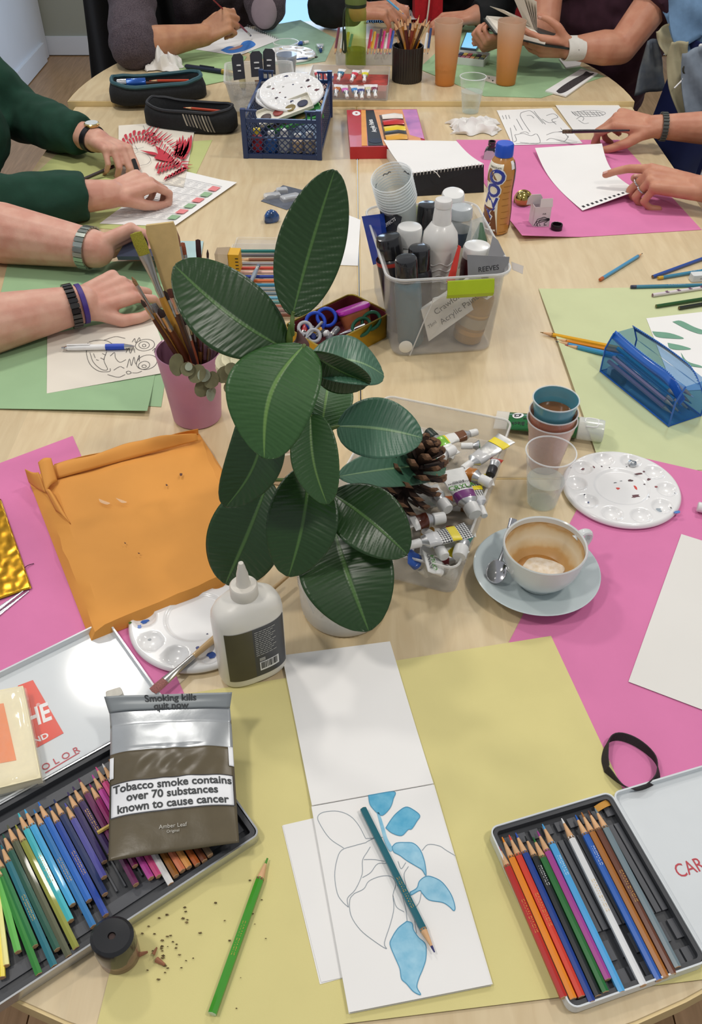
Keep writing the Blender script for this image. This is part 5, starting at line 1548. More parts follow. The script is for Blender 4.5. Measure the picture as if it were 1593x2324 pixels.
def stain(name, c1, c2, prof, rough=0.35):
  m, nt, N, L, b = new_mat(name)
  tc = N.new('ShaderNodeTexCoord')
  sx = N.new('ShaderNodeSeparateXYZ'); L.new(tc.outputs['Object'], sx.inputs[0])
  nz = N.new('ShaderNodeTexNoise'); nz.inputs['Scale'].default_value = 55; nz.inputs['Detail'].default_value = 5
  L.new(tc.outputs['Object'], nz.inputs['Vector'])
  ad = N.new('ShaderNodeMath'); ad.operation = 'MULTIPLY_ADD'; ad.inputs[1].default_value = 0.014
  L.new(nz.outputs['Fac'], ad.inputs[0]); L.new(sx.outputs[2], ad.inputs[2])
  rp = N.new('ShaderNodeValToRGB')
  mr = N.new('ShaderNodeMapRange'); mr.inputs[1].default_value = 0.018; mr.inputs[2].default_value = 0.068
  L.new(ad.outputs[0], mr.inputs[0]); L.new(mr.outputs[0], rp.inputs[0])
  el = rp.color_ramp.elements
  el[0].position, el[0].color = 0.0, (*rgb('#b58c58'), 1)
  el[1].position, el[1].color = 1.0, (*rgb('#d8c6a6'), 1)
  for ps, cc in ((0.22, '#c39a62'), (0.30, '#d3bb92'), (0.50, '#e0d4ba'), (0.70, '#d9c7a4'), (0.84, '#c39d68')):
    e = el.new(ps); e.color = (*rgb(cc), 1)
  L.new(rp.outputs[0], b.inputs['Base Color']); b.inputs['Roughness'].default_value = rough
  return m
m_stain = stain('coffee_stained_china', None, None, None)
MB().lathe([(0.0497, 0.0570), (0.0480, 0.045), (0.0435, 0.030), (0.0370, 0.019), (0.030, 0.0135)], 64, cap=(False, False)).build('stained_inside', m_stain, cu)
MB().lathe([(0.0504, 0.0628), (0.0498, 0.0560), (0.0490, 0.0562)], 64, cap=(False, False)).build('brown_ring', mat('coffee_ring', '#a77d49', 0.5, var=0.25, vs=60), cu)
mb = MB()
mb.lathe([(0.032, 0.0120), (0.033, 0.0148), (0.026, 0.0152), (0.001, 0.0152)], 48)
mb.build('coffee_dregs', mat('coffee_dregs', '#a8783f', 0.25, var=0.12, vs=70), cu)
fm = MB()
fpts = []
for k in range(36):
  a = 2 * math.pi * k / 36
  fpts.append((0.004 + 0.0265 * math.cos(a) * (1 + 0.10 * math.sin(3 * a + 1) + 0.05 * math.sin(7 * a)), 0.002 + 0.0235 * math.sin(a) * (1 + 0.08 * math.sin(4 * a))))
fm.loft([[(x * s + 0.004 * (1 - s), y * s, z) for x, y in fpts] for s, z in ((1, 0.0150), (0.97, 0.0160), (0.6, 0.0166), (0.1, 0.0166))])
fm.build('milk_foam', mat('milk_foam', '#e0d9cf', 0.8, col2='#d3c4ab', vs=130, bump=0.3, bs=500), cu)
ha = R(28)
hp = [V((q * math.cos(ha), q * math.sin(ha), z)) for q, z in ((0.0488, 0.052), (0.060, 0.0575), (0.0715, 0.053), (0.0735, 0.043), (0.0665, 0.032), (0.056, 0.026), (0.046, 0.026))]
MB().tube(smooth_path(hp, 5), 0.0046, 10, flat=(1.2, 0.85)).build('handle', m_china, cu)
spn = thing('teaspoon', 'steel teaspoon resting on the saucer and leaning on the cup rim', 'spoon', SA + V((-0.052, 0.0, 0.014)))
m_spoon = mat('polished_spoon', '#c9c8cc', 0.14, 1.0, var=0.01)
bc = P(1127, 1296, 0.0265)
ht = D(1165, 1178, 0.868)
d = (ht - bc); dl = d.length; M = frame(bc, d, (0.1, -0.2, 1))
def bowl(u, v):
  x = (u - 0.5) * 2; y = (v - 0.5) * 2
  r = 1.0
  X = x * math.sqrt(max(0, 1 - y * y / 2)); Y = y * math.sqrt(max(0, 1 - x * x / 2))
  return M @ V((X * 0.0165, Y * 0.0128, -0.005 * (1 - X * X - Y * Y)))
mb = MB(); mb.sheet(bowl, 16, 16, 0.0009); wpart(mb, 'bowl', m_spoon, spn, sharp=0)
wpart(MB().tube([M @ V(p) for p in ((0.0145, 0, 0.0005), (0.026, 0, 0.003), (dl * 0.5, 0, 0.005), (dl * 0.8, 0, 0.002), (dl, 0, 0.0))], [0.0022, 0.0017, 0.0020, 0.0034, 0.0040], 10, flat=(1.3, 0.45)), 'handle', m_spoon, spn)
# ---------------------------------------------------------------- right palette
rnd = random.Random(8)
sm = [(0.020, 0.012, 0.0035, '#4a2f33', 1.3), (0.036, 0.021, 0.004, '#5a3338', 1.6), (0.012, -0.022, 0.005, '#5b3339', 1.5), (0.045, 0.006, 0.003, '#5b3339', 1.2), (0.036, 0.000, 0.0015, '#4a3a40', 1), (0.048, -0.012, 0.0024, '#8a4a4e', 1),
   (-0.006, -0.001, 0.003, '#c8372c', 1.1), (0.020, -0.004, 0.0032, '#c8372c', 0.6), (-0.004, 0.012, 0.0016, '#3a4048', 2), (0.006, 0.014, 0.0012, '#3a4048', 2), (-0.036, 0.054, 0.0026, '#6a3038', 1.2), (-0.022, 0.049, 0.0022, '#6a3038', 0.7), (-0.010, 0.048, 0.0018, '#49333c', 1),
   (-0.004, 0.055, 0.0015, '#8a2c30', 1), (0.000, 0.043, 0.0012, '#33333a', 1), (-0.056, 0.055, 0.0012, '#222222', 1.4), (0.026, 0.040, 0.0012, '#444444', 1), (0.046, 0.024, 0.0018, '#6a4a50', 1), (-0.060, -0.006, 0.0012, '#2a2a44', 1), (-0.058, -0.018, 0.0014, '#2b3f78', 1),
   (0.052, -0.068, 0.0038, '#3f74b8', 1.3), (0.030, -0.0545, 0.006, '#8d99a2', 1.4), (0.048, -0.058, 0.0012, '#333333', 1), (-0.034, -0.060, 0.0014, '#9c8a80', 1), (0.028, -0.030, 0.0012, '#777777', 1), (0.070, -0.022, 0.0012, '#666666', 1), (0.068, -0.030, 0.001, '#555555', 1)]
PC = V((0.3925, 0.9905, T + 0.0018))
palette('round white palette spotted with maroon and red paint, right of the coffee cup', PC, R(12), sm)
fb = thing('foil_scrap', 'crumpled bit of silver foil in a well of the right palette', 'foil', P(1434, 1055, 0.0095))
mb = MB(); mb.loft([[V((q * math.cos(2 * math.pi * k / 14) * (1 + 0.25 * noise.noise(V((k * 1.7, z * 900, 1)))), q * 1.1 * math.sin(2 * math.pi * k / 14) * (1 + 0.25 * noise.noise(V((k * 2.1, z * 900, 5)))), z)) for k in range(14)] for q, z in ((0.004, 0), (0.0068, 0.0015), (0.0062, 0.004), (0.003, 0.0058), (0.001, 0.006))])
mb.build('foil', mat('silver_foil', '#c9cccf', 0.2, 1.0), fb, sharp=20)
# ---------------------------------------------------------------- clear plastic cups
m_cup = clear('clear_cup_plastic', (238, 242, 244), 0.01, 0.04, 0.24, 0.7)
m_water = clear('water_surface', (225, 232, 230), 0.12, 0.03, 0.5, 1.0, (240, 246, 244))
def plastic_cup(label, base, rb=0.0215, rt=0.0335, h=0.0945, water=None, wm=None, n=44, m=None, group=None, mrim=None, ribs=True):
  t = thing('plastic_cup', label, 'cup', base, group=group)
  pr = [(rb * 0.96, 0), (rb, 0.0015)]
  K_ = 26
  for k in range(1, K_):
    z = 0.002 + (h - 0.004) * k / K_
    q = rb + (rt - rb) * (z / h)
    if ribs and 0.30 < k / K_ < 0.62:
      q += 0.0005 * (1 if k % 2 else -1)
    if k / K_ > 0.80:
      q += 0.0008
    pr.append((q, z))
  pr += [(rt + 0.0008, h - 0.002)]
  inner = [(q - 0.0006, z) for q, z in reversed(pr[1:])]
  MB().lathe(pr + inner, n, cap=(True, True)).build('cup', m or m_cup, t)
  MB().tube([((rt + 0.0008) * math.cos(2 * math.pi * k / 40), (rt + 0.0008) * math.sin(2 * math.pi * k / 40), h - 0.0015) for k in range(40)], 0.0011, 6, closed=True).build('rolled_rim', mrim or clear('cup_rim_plastic', (240, 244, 246), 0.35, 0.05, 0.5, 1.0), t)
  if water:
    q = rb + (rt - rb) * (water / h) - 0.0009
    MB().lathe([(rb - 0.0012, 0.002), (q, water - 0.0004), (q - 0.0004, water), (0.0005, water)], 36).build('water', wm or m_water, t)
  return t
plastic_cup('clear plastic cup half full of water between the tray of tubes and the palette', P(1229, 1140, 0.0003), water=0.044)
CS = P(1234, 1056, 0.001)
plastic_cup('cloudy clear plastic cup holding the blue cup, on the bare wood', CS, h=0.088, rt=0.0350, m=clear('cloudy_cup', (226, 196, 182), 0.42, 0.12, 0.4, 0.8), rb=0.0225)
cs2 = plastic_cup('brown stained plastic cup nested between the cloudy cup and the blue cup', CS + V((0, 0, 0.008)), h=0.094, rt=0.0336, rb=0.0205, m=clear('brown_stained_cup', (190, 118, 92), 0.5, 0.15, 0.35, 0.7))
cs3 = plastic_cup('blue plastic cup of brown paint water, topmost of the nested cups', CS + V((0, 0, 0.032)), h=0.091, rt=0.0316, rb=0.0195, m=clear('blue_cup_plastic', (82, 150, 168), 0.80, 0.2, 0.2, 0.6), water=0.066, wm=mat('brown_paint_water', '#6f4a2c', 0.08, var=0.1), ribs=False)
# ---------------------------------------------------------------- paint tubes
def paint_tube(label, cr, cap, w=0.026, body='#d9d9d6', band='#6a2d6a', capc='#dcdcda', group=None, metal=False, txt=None, txtc=None, yellow=0.0, th=0.011, bandw=0.28, up=(0, 0, 1), capr=None, caplen=0.016, name='paint_tube', pattern=None):
  """cr: middle of the crimped end, cap: far end of the cap"""
  cr, cap = V(cr), V(cap)
  L = (cap - cr).length
  M = frame(cr, cap - cr, up)
  t = thing(name, label, 'paint tube', cr, group=group, rot=M.to_euler())
  lb = L - caplen - 0.010
  r = w / 2 * 0.72
  def sec(x):
    f = min(1, max(0, x / lb)) ** 0.8
    a = w / 2 * (1.0 - f) + r * f
    h_ = 0.0007 * (1 - f) + th / 2 * 1.0 * f * (1.25 if f > .8 else 1)
    h_ = min(h_, a)
    wob = 0.0006 * math.sin(x * 260 + L * 900)
    return [(x, a * math.copysign(abs(math.cos(2 * math.pi * k / 18)) ** 0.8, math.cos(2 * math.pi * k / 18)), wob + h_ * math.copysign(abs(math.sin(2 * math.pi * k / 18)) ** 0.8, math.sin(2 * math.pi * k / 18))) for k in range(18)]
  xb = lb * (1 - bandw)
  mbody = mat('tube_' + body.lstrip('#') + ('m' if metal else ''), body, 0.32, 0.75 if metal else 0.0, var=0.05, vs=60, bump=0.25 if metal else 0.08, bs=120)
  if pattern:
    mbody = pattern
  MB().loft([sec(xb * k / 9) for k in range(10)]).build('body', mbody, t)
  MB().loft([sec(xb + (lb - xb) * k / 4) for k in range(5)]).build('colour_band', mat('tube_band_' + band.lstrip('#'), band, 0.3, coat=0.3, var=0.04), t)
  cr_ = (capr or r * 0.74) * 0.84
  rr = lambda x, q: [(x, q * math.cos(2 * math.pi * k / 18), q * math.sin(2 * math.pi * k / 18) * min(1, th / 2 * 1.25 / r + 0.25)) for k in range(18)]
  MB().loft([sec(lb), rr(lb + 0.006, cr_ * 0.95), rr(lb + 0.010, cr_ * 0.7)]).build('shoulder', mat('tube_shoulder', '#c6c7c8', 0.3, 0.8), t)
  RXx = Matrix.Translation((lb + 0.0085, 0, 0)) @ Matrix.Rotation(R(90), 4, 'Y')
  MB().lathe([(cr_ * 0.9, 0), (cr_, 0.001), (cr_ * 0.96, caplen - 0.001), (cr_ * 0.85, caplen + 0.001)], 18, M=RXx).build('cap', mat('cap_' + capc.lstrip('#'), capc, 0.35), t)
  if yellow:
    MB().loft([[(x, y * 1.0, z + 0.0005 if z > 0 else z - 0.0001) for x, y, z in sec(xb * f)] for f in (yellow - 0.14, yellow, yellow + 0.16)], cap=(False, False)).build('yellow_stripe', mat('tube_yellow', '#e3cf26', 0.35), t)
  if txt:
    zf = lambda x: 0.0007 + (th / 2 - 0.0007) * (min(1, x / lb) ** 0.8) + 0.0009
    for i, (s, f, sz, mm) in enumerate(txt):
      # lettering across the tube
      Mx = Matrix.Translation((lb * f, 0, 0)) @ Matrix.Rotation(R(90), 4, 'Z')
      text(s, sz, mm, t, None, warp=lambda p: (lambda q: (q.x, q.y, zf(q.x)))(Mx @ V((p.x, p.y, 0))), bold=0.0001)
  return t
m_txg = mat('green_print', '#5ba53a', 0.5)
m_txk = mat('black_print', '#26262a', 0.5)
# clear tray of acrylic tubes
AX, AY = V((0.943, -0.334, 0)), V((0.334, 0.943, 0))
TC = V((0.094, 0.977, T + 0.0005))
ty = thing('tube_tray', 'long clear plastic tray heaped with acrylic paint tubes, right of the rubber plant', 'tray', TC, math.atan2(-0.334, 0.943))
mb = MB(); openbox(mb, -0.100, 0.100, -0.166, 0.166, 0, 0.046, 0.0016, 0.014)
mb.build('tray', clear('frosted_tray_plastic', (222, 220, 214), 0.24, 0.25, 0.35, 0.5), ty)
mb = MB(); mb.tube([(x, y, 0.046) for x, y in rrect(0.2, 0.332, 0.014)], 0.0018, 6, closed=True)
mb.build('rim', clear('frosted_rim', (235, 234, 230), 0.5, 0.2, 0.3, 0.5), ty)
def q5(x, y, h=0.05):
  return P(840 + x / 4.192, 900 + y / 4.192, h + 0.005)
def chk(name, sc=420):
  m, nt, N, L, b = new_mat(name)
  tc = N.new('ShaderNodeTexCoord'); ck = N.new('ShaderNodeTexChecker')
  ck.inputs['Scale'].default_value = sc; ck.inputs[1].default_value = (*rgb('#33333a'), 1); ck.inputs[2].default_value = (*rgb('#d6d6d4'), 1)
  mp = N.new('ShaderNodeMapping'); mp.inputs['Rotation'].default_value = (0, 0, R(45)); mp.inputs['Scale'].default_value = (1, 1, 0.001)
  L.new(tc.outputs['Object'], mp.inputs[0]); L.new(mp.outputs[0], ck.inputs[0]); L.new(ck.outputs[0], b.inputs['Base Color'])
  b.inputs['Roughness'].default_value = 0.35
  return m
m_chk = chk('tube_checker_print')
gtu = 'acrylic tubes in the clear tray'
rnd = random.Random(33)
lower = [('#d9d9d6', '#31508a'), ('#cfcfcd', '#234a3a'), ('#dcdcd8', '#7a2430'), ('#c9c9c9', '#d2a12c'), ('#d4d4d2', '#3a3a40'), ('#d9d9d6', '#a8482c'), ('#cfd0d0', '#59307a'), ('#d0d0d0', '#1f6f6a'), ('#d9d9d6', '#6f4a2a'), ('#d9d9d6', '#b03a5a'), ('#c9c9c9', '#202428'), ('#dadad6', '#4f8a3a'), ('#d5d5d5', '#324a90'), ('#dadada', '#8a6a3a')]
for k, (bd, bn) in enumerate(lower):
  gx, gy = -0.070 + 0.070 * (k % 3), -0.118 + 0.056 * (k // 3)
  c = TC + AX * gx + AY * gy + V((0, 0, 0.0085 + 0.001 * (k % 2)))
  a = rnd.uniform(-0.5, 0.5) + (math.pi if k % 2 else 0)
  d = (AX * math.cos(a) + AY * math.sin(a)) * 0.031
  paint_tube('paint tube with a ' + ['blue', 'dark green', 'wine red', 'yellow', 'grey', 'rust', 'violet', 'teal', 'umber', 'rose', 'black', 'leaf green', 'navy', 'tan'][k] + ' band lying at the bottom of the clear tray', c - d, c + d, 0.024, bd, bn, group=gtu, caplen=0.012)
for k in range(14):
  gx, gy = (-0.055 + 0.05 * (k % 3), -0.10 + 0.075 * (k // 3)) if k < 8 else (-0.01 + 0.04 * (k % 3), -0.12 + 0.045 * (k - 8))
  c = TC + AX * gx + AY * gy + V((0, 0, 0.026 if k < 8 else 0.041))
  a = rnd.uniform(0, 6.28)
  d = (AX * math.cos(a) + AY * math.sin(a)) * 0.035
  paint_tube('white paint tube with a ' + ['crimson', 'prussian blue', 'ochre', 'sap green', 'black', 'orange', 'purple', 'sienna', 'lemon', 'cobalt', 'emerald', 'vermilion', 'slate', 'brown'][k] + ' band in the upper layers of the clear tray', c - d, c + d, 0.026, '#d9d9d6', ['#b02a3a', '#22406a', '#b98a3a', '#3f6a2f', '#26262a', '#d0682a', '#5a2f6a', '#8a4a2c', '#e0cc2c', '#2a4fa8', '#2f8a4f', '#c83a28', '#4a5560', '#6a4228'][k], yellow=(0.4 if k in (8, 11, 13) else 0), pattern=(m_chk if k in (9, 12) else None), group=gtu, caplen=0.012)
TT = [(('white tube with a purple band and black lettering, uppermost in the clear tray'), q5(762, 700, 0.060), q5(1000, 1130, 0.050), dict(w=0.040, band='#6b2c6c', th=0.016, capr=0.0125, txt=[('CRYLA', 0.78 * 0.82, 0.0125, m_txg), ('ROWNEY', 0.78 * 0.90, 0.0062, m_txk), ('ARTISTS ACRYLIC', 0.50, 0.0042, m_txk), ('COLOUR', 0.46, 0.0042, m_txk)], bandw=0.24)),
   (('tube with an ochre brown band and white cap against the right side of the tray'), q5(850, 690, 0.050), q5(1150, 830, 0.050), dict(w=0.028, band='#ab6a22', th=0.016, bandw=0.58, capr=0.009, txt=[('ROWNEY', 0.22, 0.005, m_txk)])),
   (('tube with a dark brown band and white cap, lying near the front of the tray'), q5(400, 1205, 0.056), q5(712, 1150, 0.054), dict(w=0.030, band='#55291c', th=0.016, bandw=0.62, capr=0.010)),
   (('flattened silver tube with yellow print in the back right corner of the tray'), q5(1300, 395, 0.052), q5(880, 690, 0.050), dict(w=0.032, body='#c9c9c7', band='#b9b9b9', metal=True, yellow=0.36, th=0.010, capr=0.007)),
   (('crumpled checked tube with a yellow stripe across the front of the tray'), q5(940, 1270, 0.056), q5(360, 1420, 0.056), dict(w=0.030, pattern=m_chk, band='#c9cacc', metal=True, yellow=0.5, th=0.010, capr=0.007)),
   (('checked tube with a yellow stripe along the right wall of the tray'), q5(960, 840, 0.043), q5(1090, 1140, 0.040), dict(w=0.030, pattern=m_chk, band='#c9cacc', yellow=0.35, th=0.010, capr=0.006)),
   (('white tube with a leaf green end and black cap at the back of the tray'), q5(790, 560, 0.050), q5(545, 330, 0.056), dict(w=0.028, band='#78b433', capc='#1e2a22', th=0.018, bandw=0.45, capr=0.0095)),
   (('white tube with black stripes and a pale cap, behind the pine cone'), q5(560, 620, 0.062), q5(800, 500, 0.060), dict(w=0.032, band='#d5d5d0', th=0.020, bandw=0.5, capr=0.0095)),
   (('white tube with round white cap, right below the pine cone'), q5(560, 860, 0.052), q5(742, 1080, 0.050), dict(w=0.028, band='#d0d0ce', th=0.016, capr=0.0105)),
   (('small tube with an orange neck and white cap at the front of the tray'), q5(620, 1380, 0.045), q5(710, 1530, 0.044), dict(w=0.018, band='#d89a3a', th=0.012, capr=0.009, caplen=0.015)),
   (('teal tube with a silver shoulder and white cap in the front corner of the tray'), q5(900, 1310, 0.048), q5(845, 1530, 0.045), dict(w=0.026, body='#1f7f72', band='#1f7f72', th=0.018, capr=0.0115)),
   (('red tube with a black cap by the right wall of the tray'), q5(1205, 590, 0.046), q5(1140, 750, 0.046), dict(w=0.020, body='#b83a30', band='#c9cacc', capc='#26262a', th=0.014, capr=0.0085)),
   (('tube with a red and white end at the far left of the tray'), q5(540, 500, 0.052), q5(460, 320, 0.052), dict(w=0.026, band='#c43a48', th=0.016)),
   (('white tube with a dark green stripe lying along the back of the tray'), q5(1050, 470, 0.050), q5(860, 470, 0.050), dict(w=0.022, band='#2f6a34', th=0.014, bandw=0.5)),
   (('blue and white tube standing against the front wall of the tray'), q5(360, 1500, 0.046), q5(560, 1690, 0.012), dict(w=0.034, body='#2a4f9a', band='#2a4f9a', th=0.012)),
   (('white tube with green lettering pressed against the front wall of the tray'), q5(520, 1560, 0.046), q5(800, 1700, 0.014), dict(w=0.040, band='#dcdcda', th=0.010, txt=[('ROWNEY', 0.25, 0.006, m_txk), ('CRYLA', 0.48, 0.009, m_txg)]))]
for lb_, c0_, c1_, kw in TT:
  paint_tube(lb_, c0_, c1_, group=gtu, **kw)
# pine cone
pcn = thing('pine_cone', 'open brown pine cone resting on the paint tubes', 'pine cone', P(925, 1100, 0.083))
m_sc = mat('pine_scale', '#2b1d15', 0.75, col2='#3f2b20', vs=60)
m_st = mat('pine_scale_tip', '#75563f', 0.8, var=0.15, vs=90)
sc_b, sc_t = MB(), MB()
sc_b.loft([[(x, w * y, z + zz) for y, z in ((-1, 0.0), (0, 0.0008), (1, 0.0), (0, -0.0014))] for x, w, zz in ((0, 0.002, 0), (0.010, 0.0040, 0.0002), (0.019, 0.0064, 0.001), (0.0235, 0.0060, 0.0022))])
sc_t.loft([[(x, w * y, z + zz) for y, z in ((-1, 0.0006), (0, 0.0020), (1, 0.0006), (0, -0.0018))] for x, w, zz in ((0.0222, 0.0063, 0.0016), (0.0245, 0.0056, 0.0026), (0.0258, 0.003, 0.0034))])
mesh_b, mesh_t = sc_b.mesh('scale', m_sc), sc_t.mesh('scale_tip', m_st)
Mc = (Matrix.Translation((0.002, 0, 0.012)) @ Matrix.Rotation(R(28), 4, 'Y') @ Matrix.Rotation(R(-14), 4, 'X'))
core = MB().lathe([(0.002, -0.034), (0.012, -0.026), (0.016, -0.006), (0.012, 0.018), (0.003, 0.036)], 16).build('core', mat('pine_core', '#241812', 0.9), pcn)
core.matrix_local = Mc
for k in range(66):
  f = k / 65
  z = -0.032 + 0.068 * f
  a = k * 2.39996
  ln = 0.55 + 1.05 * math.sin(math.pi * (0.12 + 0.80 * f)) ** 0.8
  tilt = R(-38 + 100 * f)
  Mx = Mc @ Matrix.Translation((0, 0, z)) @ Matrix.Rotation(a, 4, 'Z') @ Matrix.Rotation(-tilt, 4, 'Y') @ Matrix.Translation((0.006, 0, 0)) @ Matrix.Scale(ln, 4)
  o = bpy.data.objects.new('scale', mesh_b); COL.objects.link(o); o.parent = pcn; o.matrix_local = Mx
  q = bpy.data.objects.new('scale_tip', mesh_t); COL.objects.link(q); q.parent = o
# ---------------------------------------------------------------- green tube behind the nested cups
g0, g1 = P(1124, 952, 0.010), P(1368, 986, 0.012)
gtb = thing('paint_tube', 'large green tube of black paint with a round price sticker, behind the nested cups', 'paint tube', g0, rot=frame(g0, g1 - g0).to_euler())
Lg = (g1 - g0).length
def gsec(x, s=1.0):
  f = min(1, max(0, x / (Lg * 0.62)))
  a = (0.0245 * (1 - f) + 0.0185 * f) * s
  h_ = (0.0010 * (1 - f) + 0.0165 * f) * s
  return [(x, a * math.cos(2 * math.pi * k / 24), h_ * math.sin(2 * math.pi * k / 24) + 0.006 * f) for k in range(24)]
MB().loft([gsec(x) for x in (0, 0.008, 0.016, 0.0205)]).build('crimp', clear('crimp_plastic', (225, 222, 214), 0.5, 0.3, 0.3, 0.5), gtb)
MB().loft([gsec(0.020 + (Lg - 0.020 - 0.040) * k / 8) for k in range(9)]).build('body', mat('bottle_green', '#14602c', 0.25, coat=0.4, var=0.04), gtb)
MB().loft([[(x, 0.0190 * s * math.cos(2 * math.pi * k / 28), 0.0168 * s * math.sin(2 * math.pi * k / 28) + 0.006) for k in range(28)] for x, s in ((Lg - 0.0395, 0.9), (Lg - 0.038, 1.0), (Lg - 0.004, 1.0), (Lg, 0.94))]).build('flip_cap', clear('cap_plastic_clear', (222, 226, 222), 0.55, 0.2, 0.3, 0.7), gtb)
MB().tube(smooth_path([(Lg - 0.028, -0.012, 0.0195), (Lg - 0.012, -0.011, 0.0200), (Lg - 0.010, 0.000, 0.0225), (Lg - 0.012, 0.006, 0.0222), (Lg - 0.028, 0.006, 0.0222), (Lg - 0.030, -0.004, 0.0222)], 4), 0.0009, 6).build('flip_lid_outline', m_wprint, gtb)
def gz(x, y):
  f = min(1, x / (Lg * 0.62)); a = 0.0245 * (1 - f) + 0.0185 * f; h_ = 0.0010 * (1 - f) + 0.0165 * f
  return h_ * math.sqrt(max(0, 1 - (y / a) ** 2)) + 0.006 * f + 0.0006
def gtext(s, x, y, size, m, rot=180, **k):
  Mx = Matrix.Translation((x, y, 0)) @ Matrix.Rotation(R(rot), 4, 'Z')
  text(s, size, m, gtb, None, warp=lambda p: (lambda q: (q.x, q.y, gz(q.x, q.y) + p.z))(Mx @ V((p.x, p.y, p.z))), **k)
mb = MB(); mb.sheet(lambda u, v: (lambda X, Y: (0.034 + 0.0088 * X, 0.008 + 0.0088 * Y, gz(0.034 + 0.0088 * X, 0.008 + 0.0088 * Y)))((u * 2 - 1) * math.sqrt(max(0, 1 - (v * 2 - 1) ** 2 / 2)), (v * 2 - 1) * math.sqrt(max(0, 1 - (u * 2 - 1) ** 2 / 2))), 14, 14, 0.0003)
mb.build('price_sticker', m_wprint, gtb, sharp=0)
gtext('\u00a32', 0.0335, 0.008, 0.0115, m_txk, 188, bold=0.0006)
gtext('Paints', 0.052, -0.002, 0.0078, m_txk)
gtext('Ivory Black', 0.048, -0.0125, 0.0098, m_txk)
# ---------------------------------------------------------------- see-through blue pencil case
X0, X1 = V((0.427, 1.303, T + 0.0016)), V((0.503, 1.146, T + 0.0016))
LX = (X1 - X0); Lc = LX.length; lx = LX.normalized(); wx = V((-lx.y, lx.x, 0));
pcs = thing('pencil_case', 'see-through blue zipped pencil case full of pencils', 'pencil case', X0 + LX / 2 + wx * 0.03, 0)
def cs(l, w, h):
  return X0 + lx * l + wx * w + V((0, 0, h))
m_bcl = clear('blue_clear_vinyl', (60, 130, 200), 0.07, 0.12, 0.20, 0.8, (214, 233, 249))
m_bzip = mat('blue_zip_tape', '#1f5fb8', 0.35, coat=0.3)
CW, CH = 0.066, 0.072
prof = [(0, 0.0), (0.0, 0.046), (0.012, CH), (0.054, CH), (CW, 0.046), (CW, 0.0)]
def wallq(a, b, name, n=8, bulge=0.003):
  nrm = None
  mb = MB()
  def f(u, v):
    l = Lc * u
    w = a[0] + (b[0] - a[0]) * v; h = a[1] + (b[1] - a[1]) * v
    bl = bulge * math.sin(u * math.pi) * math.sin(v * math.pi)
    sgn = -1 if (a[0] + b[0]) / 2 < CW / 2 else 1
    return cs(l, w + sgn * bl, h + 0.0008 * math.sin(u * 11 + v * 3))
  mb.sheet(f, 16, n, 0.0005)
  return wpart(mb, name, m_bcl, pcs, sharp=0)
wallq(prof[0], prof[1], 'side_panel'); wallq(prof[1], prof[2], 'side_panel'); wallq(prof[3], prof[4], 'side_panel'); wallq(prof[4], prof[5], 'side_panel')
wallq((0, 0.0004), (CW, 0.0004), 'base_panel', bulge=0)
for l in (0.0, Lc):
  mb = MB(); pr = [cs(l, w, h) for w, h in prof]
  dl_ = lx * 0.0006
  mb.loft([[p - dl_ for p in pr], [p + dl_ for p in pr]])
  wpart(mb, 'end_panel', m_bcl, pcs)
for k, (pa, pb_) in enumerate((((0.008, 0.064), (0.0165, CH + 0.003)), ((0.058, 0.064), (0.0505, CH + 0.003)))):
  mb = MB()
  mb.sheet(lambda u, v: cs(-0.002 + (Lc + 0.004) * u, pa[0] + (pb_[0] - pa[0]) * v + (-0.010 if k == 0 else 0.010) * math.sin(u * math.pi) * 0.6, pa[1] + (pb_[1] - pa[1]) * v - 0.026 * max(0, (u - 0.72) / 0.28) ** 2 * 1.0), 18, 3, 0.0012)
  wpart(mb, 'zip_tape', m_bzip, pcs, sharp=0)
  tz = MB()
  for q in range(40):
    u = 0.04 + 0.023 * q
    p = cs((Lc) * u, pb_[0] + (-0.010 if k == 0 else 0.010) * math.sin(u * math.pi) * 0.6, pb_[1] - 0.026 * max(0, (u - 0.72) / 0.28) ** 2)
    tz.box(p, (0.0018, 0.0018, 0.0016))
  tag(wpart(tz, 'zip_teeth', mat('zip_teeth', '#5c8fd0', 0.3), pcs), kind='stuff')
for (l, w) in ((0, 0), (0, CW), (Lc, 0), (Lc, CW)):
  wpart(MB().tube([cs(l, w, 0), cs(l, w, 0.046), cs(l, 0.012 if w == 0 else 0.054, CH)], 0.0014, 6), 'piping', m_bzip, pcs)
wpart(MB().tube([cs(0, 0, 0.001), cs(Lc, 0, 0.001), cs(Lc, CW, 0.001), cs(0, CW, 0.001)], 0.0012, 6, closed=True), 'piping', m_bzip, pcs)
ic = [('#c47f86', 'rose'), ('#c98c8c', 'dusty pink'), ('#2f6f8a', 'petrol'), ('#2a7f9a', 'blue green'), ('#2a6aa0', 'steel blue'), ('#3a86b0', 'sky blue'), ('#21447a', 'navy'), ('#6a3a6a', 'plum'), ('#1d2a44', 'ink blue'), ('#3f95a8', 'turquoise'), ('#d9d0dd', 'floral white')]
rnd = random.Random(4)
for k, (cc, nm) in enumerate(ic):
  w0 = 0.010 + 0.0046 * k; h0 = 0.012 + 0.0085 * (k % 4) + (0.004 if k < 2 else 0)
  a = cs(0.006 + 0.004 * (k % 3), w0 - 0.002, h0 + 0.006); b = cs(Lc - 0.010 - 0.004 * (k % 4), min(w0 + 0.002, 0.058), h0 - 0.002)
  pencil(nm + ' pencil inside the see-through blue case', a, b, cc, None, 'pencils inside the blue case', tip=0.018)
rb = thing('eraser', 'small grey eraser in a dark sleeve inside the blue pencil case', 'eraser', cs(0.035, 0.010, 0.002), math.atan2(lx.y, lx.x))
MB().prism(rrect(0.030, 0.012, 0.002), 0, 0.012).build('sleeve', mat('dark_sleeve', '#35373f', 0.6), rb)
